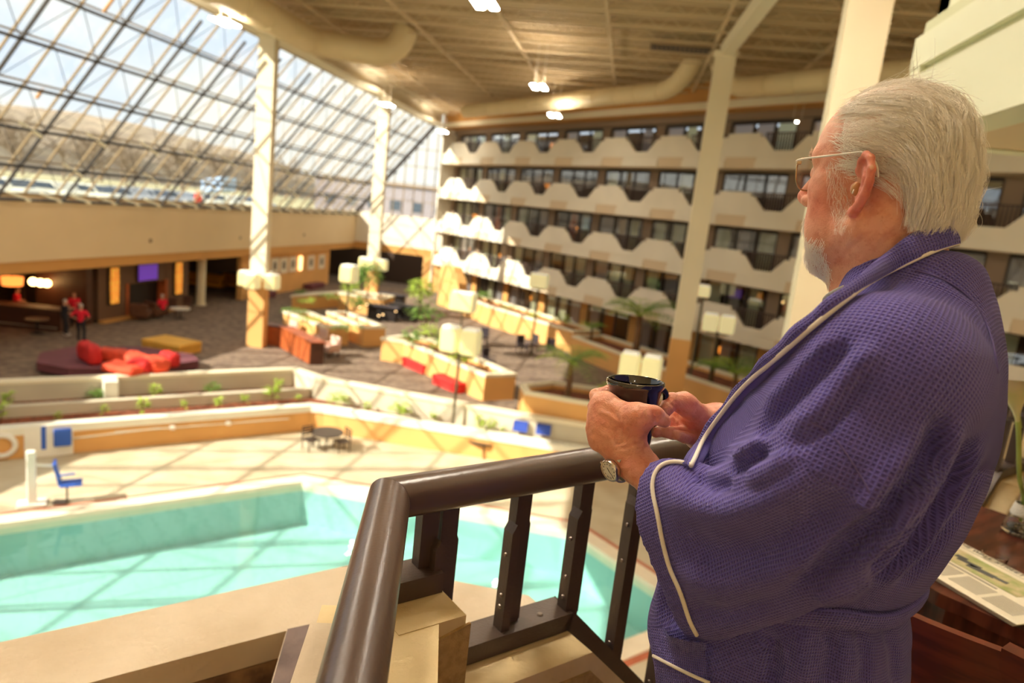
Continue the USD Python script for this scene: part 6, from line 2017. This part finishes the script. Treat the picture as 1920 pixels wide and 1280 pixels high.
figure('person in a bright red shirt walking in front of the bar', fl(152, 638), 110, 'person_red', 'person_dark', 'person_grey_hair', 'hips')
figure('person in dark clothes and pale shoes leaning at the bar', fl(122, 628), 60, 'person_dark', 'person_dark', 'person_grey_hair', 'reach')
figure('person in a dark red top partly behind two others at the bar', fl(140, 612), -60, 'person_red', 'person_dark', 'bark_brown', 'reach')
figure('person in a red shirt standing at the left end of the bar', fl(33, 604), 40, 'person_red', 'person_dark', 'bark_brown', 'stand')
figure('person in a red top sitting behind the bar counter', fl(94, 590), -90, 'person_red', 'person_dark', 'person_grey_hair', 'sit')
figure('person in a red top seated by the brown armchairs', fl(304, 598), 150, 'person_red', 'person_dark', 'person_grey_hair', 'sit')


# lanterns
def lantern_heads(t, offs, z, w, h):
    for o in offs:
        s = part(t, 'lantern_shade', rbox((o[0], o[1], z), (w, w, h), w * .16, 10), 'lantern_glow', smooth=40)
        part(s, 'cap', rbox((o[0], o[1], z + h * .52), (w * .82, w * .82, h * .10), .03, 8), 'lantern_cap', smooth=40)
        part(s, 'cup', box((o[0], o[1], z - h * .53), (w * .5, w * .5, h * .06)), 'lantern_metal')


def lantern_post(label, u, v, d, w, h, gap, zb=None, group=None):
    c = dep(u, v, d)
    zb = G if zb is None else zb
    t = thing('lamp_post', label, 'lamp', (c[0], c[1], zb), rot=-8.5)
    z = c[2] - zb
    offs = [(-gap / 2, 0), (gap / 2, 0)] if gap else [(0, 0)]
    part(t, 'post', tube([(0, 0, 0), (0, 0, z - h * .5)], .06, 10), 'lantern_metal')
    part(t, 'foot', lathe([(0, .06), (.10, .06), (.16, .02), (.16, 0), (0, 0)], 14), 'lantern_metal')
    if gap:
        part(t, 'crossbar', box((0, 0, z - h * .58), (gap + .2, .07, .07)), 'lantern_metal')
    lantern_heads(t, offs, z, w, h)
    return t


lantern_post('twin lantern post rising from the terrace planter, the foremost in the hall', 864, 639, 26.8, .70, .98, .86, DECK + .9)
lantern_post('twin lantern post straight behind the foremost pair, merging in view', 869, 566, 38, .80, 1.05, .62)
lantern_post('twin lantern post whose shades rise behind the mug', 1201, 690, 25.0, .70, .98, .80)
lantern_post('twin lantern post before the balconies between the two tall columns', 1348, 607, 33.0, .72, .84, .78)
lantern_post('small twin lantern at the sunlit end of the balconies', 1011, 527, 40.0, .62, .82, .45)
lantern_post('single square lantern near the third balcony row beside the column', 1320, 546, 33.5, .60, .55, 0)
lantern_post('single square lantern on a post among the low planters', 655, 514, 40.0, .90, .98, 0)
for cx_, cy_, zz_, lab, w in [(-18.1, 32.1, on_plane(486, 529, (0, 1, 0), 31.5)[2], 'cluster of square lanterns around the nearest white column', .86), (-18.1, 48.0, on_plane(700, 497, (0, 1, 0), 47.4)[2], 'cluster of square lanterns around the second white column', .9)]:
    t = thing('column_lantern', lab, 'lamp', (cx_, cy_, zz_))
    part(t, 'bracket', [box((0, 0, -.3), (1.5, .1, .08)), box((0, 0, -.3), (.1, 1.3, .08))], 'lantern_metal')
    lantern_heads(t, [(-.72, 0), (.72, 0), (0, -.62), (0, .62)], 0, w * .74, w * .86)

# plants
pls = [('bush', (1, 3, 5, 2), None)]
protoB, protoB2 = plant('bush', 1, 'leafy green shrub in the long middle planter near its corner', fl(770, 652, G + 1.0)), plant('bush', 2, 'pale green shrub at the middle of the long planter', fl(803, 640, G + 1.0))
protoP = plant('palm', 4, 'small palm at the left end of the shaded planter', nt(28.2, 30.2, G + .95))
_pp = 1
protoF, protoF2 = plant('fern', 7, 'trailing fern in the desk planter, left end', fl(553, 590, G + .9)), plant('fern', 8, 'pale trailing fern in the desk planter, right end', fl(585, 606, G + .9))
protoS = plant('sprig', 9, 'young plant in the lower terrace bed, at its middle', nt(6.2, 27.0, DECK + .9))
protoT, protoT2 = plant('tree', 11, 'bright leafy indoor tree before the sunlit orange pier', fl(785, 592)), plant('tree', 12, 'tall leafy indoor tree beside the second white column', (-17.2, 44.8, G + .9))


def more(src, loc, rz, label, scale=1.0):
    d = src.GetCustomData(); base = src.GetName()
    if base[-4:-3] == '_' and base[-3:].isdigit():
        base = base[:-4]
    r = thing(base, label, d['category'], loc, 0)
    x = UsdGeom.Xformable(r); x.AddRotateZOp().Set(float(rz)); x.AddScaleOp().Set(Gf.Vec3f(scale, scale, scale))
    r.GetReferences().AddInternalReference(src.GetPath()); r.SetInstanceable(True)
    return r


more(protoP, (-1.6, 27.5, G + .85), 15, 'dark green palm in the cream angular planter at the ledge', 1.7)
more(protoB, fl(830, 668, G + 1.0), 70, 'leafy green shrub in the long middle planter behind the nearer bench')
more(protoB2, fl(862, 688, G + 1.0), 140, 'pale green shrub at the right end of the long middle planter')
more(protoB, fl(795, 615, G + 1.2), 200, 'tall leafy shrub rising at the back of the long planter', 1.7)
more(protoB, nt(29.2, 44.0, G + 1.1), 30, 'leafy shrub at the far end of the long orange planter')
more(protoF, nt(28.9, 40.0, G + 1.2), 60, 'trailing fern in the long orange planter under the lantern')
more(protoF2, nt(28.9, 37.0, G + 1.2), 100, 'pale fern near the middle of the long orange planter')
more(protoB2, nt(29.0, 34.0, G + 1.15), 150, 'pale shrub toward the near end of the long orange planter')
more(protoP, nt(28.2, 26.4, G + 1.0), 40, 'tall palm against the balconies in the shaded planter', 2.5)
more(protoP, nt(26.8, 18.6, G + .5), 90, 'spreading palm low behind the right hand of the man', 1.7)
more(protoP, nt(27.6, 20.5, G + .95), 130, 'palm in the shaded planter between the tall columns', 1.0)
more(protoB2, (0.2, 27.3, G + 1.0), 10, 'pale shrub beside the dark palm in the cream planter')
more(protoF, fl(650, 622, G + 1.0), 30, 'trailing fern in the second low planter')
more(protoF2, fl(575, 570, G + 1.0), 80, 'pale fern in the far low planter, left')
more(protoF, fl(620, 562, G + 1.0), 10, 'fern in the far low planter, right')
more(protoB, fl(666, 585, G + .5), 10, 'dark shrub hanging at the square planter by the second column', 1.3)
more(protoB2, (-19.0, 46.2, G + 1.1), 50, 'pale shrub in the square planter left of the second column', 1.1)
more(protoB, fl(563, 560, G + .2), 20, 'small dark shrub standing on the carpet beyond the low planters', .8)
for k, (n, t_, b, s, lab) in enumerate([(-.6, 27.1, 0, 1.5, 'at the left edge of view'), (1.0, 26.9, 0, .7, 'small, near the left end'), (2.4, 27.2, 0, .8, 'second small one from the left end'), (3.6, 27.0, 0, 1.3, 'tall and pale, a third along'), (5.0, 27.2, 0, .8, 'short, before the leafy clump'),
                                       (7.2, 27.2, 0, 1.0, 'right part of the leafy clump'), (8.3, 27.2, 0, 1.7, 'tallest, toward the corner'), (9.3, 27.0, 0, .8, 'low, at the corner of the bed')]):
    more(protoS, nt(n, t_, DECK + .9), 40 * k, 'young plant in the lower terrace bed, ' + lab, s)
for k, (n, lab) in enumerate([(-.4, 'at the left edge of view'), (2.2, 'a quarter along'), (4.2, 'left of the white pier'), (6.3, 'right of the white pier'), (8.9, 'dark, near the corner')]):
    more(protoB if k % 2 else protoS, nt(n, 28.4, G - .35), 50 * k, 'plant in the upper terrace bed, ' + lab, .55 if k % 2 else 1.2)
for k, (x, lab) in enumerate([(-10.9, 'climbing at the corner'), (-9.6, 'second from the corner'), (-8.2, 'third from the corner'), (-6.8, 'bright, near the middle'), (-4.6, 'short, right of the lantern post'), (-3.8, 'under the white ledge')]):
    more(protoS if k % 2 else protoB2, (x, 25.95, DECK + .9), 60 * k, 'plant in the bed behind the orange pool wall, ' + lab, .7 if k % 2 == 0 else .9)

# dark tables and chairs on the carpet by the planters
def dark_chair(label, loc, rz):
    t = thing('lobby_chair', label, 'chair', loc, rot=rz)
    part(t, 'seat', rbox((0, 0, .45), (.56, .56, .08), .03), 'chair_dark'); part(t, 'backrest', rbox((0, .27, .78), (.54, .06, .55), .025), 'chair_dark')
    for s in (-1, 1):
        for s2 in (-1, 1):
            part(t, 'leg', box((s * .24, s2 * .24, .21), (.05, .05, .42)), 'chair_dark')
        part(t, 'arm', box((s * .28, .02, .64), (.05, .5, .04)), 'chair_dark')
    return t


for u, v, rz, lab in [(978, 655, 40, 'dark chair on the carpet, left of the pair under the orange planter'), (996, 652, -30, 'dark chair on the carpet, right of the pair under the orange planter'), (1031, 662, 10, 'dark chair standing apart near the sunlit planter'), (915, 684, 60, 'dark chair beside the end of the long planter'), (905, 640, 0, 'dark chair behind the foremost lantern post')]:
    dark_chair(lab, fl(u, v + 6), rz)
for u, v, lab in [(716, 600, 'curved dark counter table beyond the long planter, left'), (757, 598, 'curved dark counter table beyond the long planter, right'), (735, 575, 'grey topped table before the bright indoor tree')]:
    t = thing('lobby_table', lab, 'table', fl(u, v))
    part(t, 'top', rbox((0, 0, .98), (2.4, .9, .08), .03), 'chair_dark', smooth=40); part(t, 'base', box((0, 0, .47), (2.0, .5, .94)), 'black')
rng = np.random.default_rng(4)
for k, (u, v, lab) in enumerate([(674, 576, 'leftmost'), (688, 571, 'second'), (710, 592, 'third'), (718, 590, 'fourth'), (742, 584, 'fifth'), (795, 588, 'rightmost')]):
    t = thing('candle_light', f'tiny warm table light among the dark tables, {lab} of six', 'lamp', dep(u, v, 42.0))
    part(t, 'flame', trimesh.creation.icosphere(1, .06), 'sconce_glow', smooth=True); part(t, 'cup', lathe([(0, -.12), (.07, -.12), (.07, -.02), (.06, -.02), (0, -.1)], 12), 'chair_dark')

# pool deck
def on_deck(u, v):
    return on_z(u, v, DECK)
c = on_deck(60, 945)
t = thing('pool_lift', 'white pool lift post with a blue plastic seat at the pool edge', 'pool lift', c, rot=40)
part(t, 'post', rbox((0, 0, .8), (.22, .22, 1.6), .03), 'white_plastic'); part(t, 'base', rbox((0, 0, .03), (.7, .5, .06), .02), 'white_plastic')
part(t, 'arm', bar((0, 0, 1.2), (.55, -.1, 1.15), .06, .06), 'white_plastic')
part(t, 'seat', rbox((.95, -.2, .62), (.55, .5, .07), .03), 'blue_plastic'); part(t, 'backrest', bar((.68, -.12, .62), (.55, -.08, 1.25), .5, .07, (1, 0, 0)), 'blue_plastic')
part(t, 'armrest', bar((.65, -.4, .95), (1.05, -.42, .98), .05, .04), 'blue_plastic'); part(t, 'leg', bar((.85, -.2, .58), (.85, -.2, .05), .05, .05), 'iron'); part(t, 'footrest', bar((.85, -.2, .05), (.5, -.1, .05), .3, .03), 'iron')
wt_ = lambda u, v: on_plane(u, v, T_, 26.07)
c = wt_(4, 834)
t = thing('life_ring', 'white life ring hung on the orange pool wall', 'life ring', c, rot=45)
part(t, 'ring', tube([(.34 * math.cos(a), -.07, .34 * math.sin(a)) for a in np.linspace(0, 2 * PI, 33)[:-1]], .085, 10, closed=True), 'white_plastic', smooth=True)
part(t, 'rope', [tube([(.40 * math.cos(a + .3 * k), -.07, .40 * math.sin(a + .3 * k)) for k in range(3)], .012, 6) for a in (0, 1.57, 3.14, 4.71)], 'tan_fascia')
c = wt_(92, 825)
t = thing('notice_board', 'white notice board with a blue strip on the orange pool wall', 'sign', c, rot=45)
part(t, 'board', box((0, -.04, 0), (1.35, .06, 1.1)), 'white_plastic'); part(t, 'blue_strip', box((-.15, -.075, .12), (.14, .01, .8)), 'blue_plastic')
c = wt_(117, 817)
t = thing('pool_net', 'blue skimmer net on a long pale pole along the pool wall', 'pool net', c, rot=45)
part(t, 'net', rbox((0, -.16, 0), (.5, .08, .62), .1 if False else .035), 'blue_plastic'); e_ = wt_(300, 800) - c; L = np.linalg.norm(e_)
part(t, 'pole', tube([(.2, -.13, -.08), (L, -.13, float(e_[2]))], .03, 8), 'pole_metal')
c = wt_(215, 808); e_ = wt_(540, 783) - c; L = np.linalg.norm(e_)
t = thing('cleaning_pole', 'long pale cleaning pole resting on brackets on the pool wall', 'pole', c, rot=45)
part(t, 'pole', tube([(0, -.12, 0), (L, -.12, float(e_[2]))], .028, 8), 'pole_metal')
for f_ in (.3, .62):
    part(t, 'bracket', box((L * f_, -.09, float(e_[2]) * f_), (.16, .2, .12)), 'white_plastic')
for u, v, lab in [(612, 838, 'dark iron patio table under the corner of the pool wall'), (902, 852, 'brown square box table at the end of the pool wall')]:
    t = thing('patio_table', lab, 'table', on_deck(u, v), rot=20)
    part(t, 'top', lathe([(0, .62), (.62, .62), (.62, .58), (0, .58)], 24), 'iron', smooth=40)
    for a in range(4):
        part(t, 'leg', bar((.4 * math.cos(a * PI / 2), .4 * math.sin(a * PI / 2), .58), (.5 * math.cos(a * PI / 2), .5 * math.sin(a * PI / 2), 0), .04, .04), 'iron')
for u, v, rz, lab in [(582, 842, 60, 'iron patio chair left of the patio table'), (640, 845, -40, 'iron patio chair right of the patio table')]:
    t = thing('patio_chair', lab, 'chair', on_deck(u, v), rot=rz)
    part(t, 'seat', rbox((0, 0, .40), (.5, .5, .04), .015), 'iron'); part(t, 'backrest', [box((0, .24, z), (.48, .03, .05)) for z in (.55, .65, .75, .85)] + [box((s * .23, .24, .63), (.03, .03, .5)) for s in (-1, 1)], 'iron')
    for s in (-1, 1):
        for s2 in (-1, 1):
            part(t, 'leg', box((s * .22, s2 * .22, .19), (.035, .035, .38)), 'iron')
for u, v, lab in [(976, 800, 'folded blue towel hanging over the white ledge, left one'), (1019, 806, 'folded blue towel hanging over the white ledge, right one')]:
    c = on_plane(u, v, (0, 1, 0), 25.72)
    t = thing('towel', lab, 'towel', c)
    part(t, 'front_fold', rbox((0, -.06, 0), (.58, .05, .36), .015), 'towel_blue'); part(t, 'top_fold', rbox((0, .1, .19), (.58, .36, .04), .015), 'towel_blue')
for k, (u, v, lab) in enumerate([(655, 1000, 'pale bather resting at the pool edge behind the railing corner')]):
    pass

# ducts
def duct(label, pts, r, n=14):
    p = np.array(pts, float); L = np.r_[0, np.cumsum(np.linalg.norm(np.diff(p, axis=0), axis=1))]
    t = thing('air_duct', label, 'duct', p[0])
    part(t, 'pipe', tube(p - p[0], r, 20), 'duct_paint', smooth=50)
    for k in range(1, n):
        s = L[-1] * k / n; q = np.array([np.interp(s, L, p[:, i]) for i in range(3)]); q2 = np.array([np.interp(s + .06, L, p[:, i]) for i in range(3)])
        part(t, 'joint_ring', tube([q - p[0], q2 - p[0]], r + .025, 20), 'duct_paint', smooth=50)
    return t


def bend(pts, R=1.2, n=7):
    out = [np.array(pts[0], float)]
    for i in range(1, len(pts) - 1):
        a, b, c = (np.array(pts[i + k], float) for k in (-1, 0, 1))
        u, w = (a - b) / np.linalg.norm(a - b), (c - b) / np.linalg.norm(c - b)
        p0, p1 = b + u * R, b + w * R
        for s in np.linspace(0, 1, n):
            out.append((1 - s) ** 2 * p0 + 2 * s * (1 - s) * b + s * s * p1)
    out.append(np.array(pts[-1], float)); return out


zd = 8.45
a0, a1, a2 = on_z(425, -12, zd), on_z(590, 80, zd), on_z(742, 104, zd)
duct('big cream duct beside the glass wall, bending up into the roof', bend([a0 + np.array([0, -14.0, 0]), a0, a1, a2, a2 + np.array([0.3, .3, 1.3])], 1.0), .62)
d0, d1 = nt(27.6, 46.5, 8.66), nt(27.6, 25.6, 8.66)
duct('long cream duct along the balconies, bending up beside the column', bend([d0, d1, d1 + T_ * -1.2 + np.array([0, 0, 2.0])], 1.3), .48)
d2_, d3_ = nt(27.6, 22.2, 10.6), nt(27.6, 23.4, 8.5)
duct('cream duct right of the column, running on along the balconies', bend([d2_ + T_ * 1.4, nt(27.6, 22.4, 8.45), nt(27.6, 4.0, 8.45)], 1.3), .48)
t = thing('roof_vent', 'dark slotted vent grille in the roof near the bent duct', 'vent', on_z(1275, 92, CEIL - .55))
part(t, 'grille', [box((0, 0, 0), (2.6, .9, .04))], 'black'); part(t, 'slat', [box((x, 0, -.04), (.06, .9, .05)) for x in np.arange(-1.2, 1.25, .2)], 'pier_paint', kind='stuff')
# ------------------------------------------------------------------ beyond the glass
mat('winter_lawn', (176, 168, 130), 0.95, rgb2=(150, 146, 112), scale=.15)
mat('bare_wood', (150, 132, 112), 0.95, var=.2, scale=2)
mat('car_pale', (214, 214, 200), 0.35, spec=.6)
mat('car_grey', (150, 156, 164), 0.35, spec=.6)
mat('car_glass', (70, 80, 92), 0.15, spec=.7)
mat('tyre', (40, 40, 42), 0.8)
mat('brick_far', (150, 142, 146), 0.9, var=.06, scale=.5)
mat('tent_blue', (170, 196, 230), 0.6)
mat('coat_red', (214, 84, 70), 0.8)
ZO = SILL - 1.2
single('ground_outside', prism([(-140, -80), (-140, 190), (WALLX - .6, 190), (WALLX - .6, -80)], ZO - .3, ZO), 'winter_lawn', 'pale winter lawn and car park outside the glass', kind='structure')
rng = np.random.default_rng(31)


def bare_tree(seed, label, loc, H):
    r = np.random.default_rng(seed)
    t = thing('bare_tree', label, 'tree', loc, group='bare winter trees beyond the glass')
    ms = [tube([(0, 0, 0), (.1, 0, H * .3), (0, .1, H * .55)], [.22, .16, .1], 7)]
    tw = []
    for i in range(26):
        z0 = H * r.uniform(.2, .6); a = r.uniform(0, 6.28); L = H * r.uniform(.2, .42); up = r.uniform(.4, 1.4)
        d = np.array([math.cos(a), math.sin(a), up]); d /= np.linalg.norm(d)
        p0 = np.array([0, 0, z0]); p1 = p0 + d * L
        ms.append(tube([p0, p0 + d * L * .5 + [0, 0, .1], p1], [.07, .045, .02], 5))
        for k in range(14):
            q0 = p0 + d * L * r.uniform(.3, 1); e = d + r.normal(0, .6, 3); e /= np.linalg.norm(e)
            tw.append(tube([q0, q0 + e * r.uniform(.6, 1.8)], [.03, .012], 4))
    part(t, 'trunk', ms, 'bare_wood'); part(t, 'twigs', tw, 'bare_wood', kind='stuff')
    return t


mat('hill_wood', (164, 150, 128), 1.0, rgb2=(142, 128, 112), scale=.3, detail=6.0, spec=.05)
hy = np.linspace(-120, 260, 140); hx = np.linspace(0, 1, 10)
hz = [[(-112 - 70 * a, y, ZO - .5 + (13 + 7 * float(meshkit.fbm(np.array([[y * .02, 0, 3.0]]), 4, 2)[0]) + 1.6 * float(meshkit.noise(np.array([[y * .55, a * 9, 0]]), 5)[0])) * math.sin(a * PI / 2) ** .6) for y in hy] for a in hx]
single('hill', loft(hz, closed=False, caps=False), 'hill_wood', 'long wooded winter hill behind the bare trees', kind='structure')
bt = [bare_tree(50 + k, 'bare winter tree in the row beyond the sloping glass', (-78 - 4 * k, 20 + 14 * k, ZO), 9.0 + k) for k in range(3)]
k = 0
for row, (x0, n) in enumerate([(-74, 15), (-84, 15), (-95, 14)]):
    for i in range(n):
        y = -20 + 11.5 * i + rng.uniform(-3, 3)
        r = thing('bare_tree', 'bare winter tree in the row beyond the sloping glass', 'tree', (x0 + rng.uniform(-3, 3), y, ZO), group='bare winter trees beyond the glass')
        x = UsdGeom.Xformable(r); x.AddRotateZOp().Set(float(rng.uniform(0, 360))); s = float(rng.uniform(.8, 1.15)); x.AddScaleOp().Set(Gf.Vec3f(s, s, s))
        r.GetReferences().AddInternalReference(bt[(i + row) % 3].GetPath()); r.SetInstanceable(True)


def car(label, loc, m, group):
    t = thing('parked_car', label, 'car', loc, group=group)
    body = upright([(-2.1, .35), (2.1, .35), (2.15, .75), (1.95, .95), (1.2, 1.0), (.75, 1.42), (-1.1, 1.45), (-1.7, 1.0), (-2.1, .9)], -.85, .85)
    part(t, 'body', body, m)
    for s in (-1, 1):
        part(t, 'side_window', upright([(1.05, 1.0), (.70, 1.36), (-1.02, 1.38), (-1.5, 1.0)], s * .86 - .01, s * .86 + .01), 'car_glass')
    part(t, 'windscreen', bar((1.25, 0, 1.0), (.80, 0, 1.42), 1.5, .03, (1, 0, 1)), 'car_glass')
    for x in (-1.3, 1.3):
        for s in (-1, 1):
            w = lathe([(0, -.1), (.33, -.1), (.33, .1), (0, .1)], 18); w.apply_transform(trimesh.transformations.rotation_matrix(PI / 2, [1, 0, 0])); w.apply_translation((x, s * .78, .33))
            part(t, 'wheel', w, 'tyre', smooth=40)
    return t


cg = 'pale cars parked beyond the glass'
c0 = [car('pale parked car in the row beyond the glass', (-36.5, 12, ZO), 'car_pale', cg), car('pale parked car in the row beyond the glass', (-36.5, 15.0, ZO), 'car_grey', cg)]
for i in range(16):
    r = thing('parked_car', 'pale parked car in the row beyond the glass', 'car', (-36.5 + rng.uniform(-.4, .4), 18.0 + 3.0 * i, ZO), rot=180 * (i % 2), group=cg)
    r.GetReferences().AddInternalReference(c0[(i * 7 // 3) % 2].GetPath()); r.SetInstanceable(True)
pt_ = on_plane(411, 316, (1, 0, 0), -33.0)
t = thing('awning', 'pale blue awning on two posts outside the glass', 'awning', (pt_[0], pt_[1], ZO))
part(t, 'canopy', upright([(-.9, 1.6), (.9, 1.9), (.9, 3.0), (-.9, 2.6)], -1.0, 1.0), 'tent_blue')
for s in (-1, 1):
    part(t, 'post', bar((0, s * .9, 0), (0, s * .9, 1.8), .08, .08), 'car_pale')
pr = on_plane(372, 326, (1, 0, 0), -33.0)
t = thing('person', 'person in a red coat walking outside the sloping glass', 'person', (pr[0], pr[1], ZO), rot=90)
g3, l3, h3 = grid((-.35, -.35, -.02), (.35, .35, 1.85), .03)
d = ell(g3, (.02, 0, 1.64), (.10, .08, .12)); d = smin(d, rcone(g3, (0, 0, 1.5), (0, 0, 1.0), .10, .13), .05)
for s in (-1, 1):
    d = smin(d, chain(g3, [(0, s * .1, .95), (.05, s * .1, .5), (0, s * .1, .06)], [.09, .06, .05], .02), .03); d = smin(d, chain(g3, [(0, s * .18, 1.40), (.02, s * .25, 1.12), (.12, s * .22, .92)], [.05, .04, .035], .02), .02)
v, q = nets(d, l3, h3); part(t, 'body', (taubin(v, q, 2), q), 'person_skin', smooth=True)
d = rcone(g3, (0, 0, 1.38), (0, 0, .85), .17, .20)
for s in (-1, 1):
    d = smin(d, chain(g3, [(0, s * .18, 1.40), (.02, s * .26, 1.12), (.10, s * .23, .97)], [.08, .07, .06], .02), .05)
v, q = nets(d, l3, h3); part(t, 'coat', (taubin(v, q, 2), q), 'coat_red', smooth=True)
t = thing('office_building', 'pale lavender grey building outside beyond the gable glass', 'building', (-30, 92, ZO))
part(t, 'wall', box2((-14, 0, 0), (16, 10, 4.6)), 'brick_far'); part(t, 'roof', box2((-14.3, -.3, 4.6), (16.3, 10.3, 4.9)), 'pier_paint')
for r_ in range(1):
    for i in range(9):
        w = part(t, 'window', box2((-12.6 + 3.2 * i, -.06, 1.2 + 2.7 * r_), (-10.9 + 3.2 * i, .05, 2.7 + 2.7 * r_)), 'brick_far'); part(w, 'pane', box2((-12.5 + 3.2 * i, -.08, 1.3 + 2.7 * r_), (-11.0 + 3.2 * i, -.055, 2.6 + 2.7 * r_)), 'car_glass')
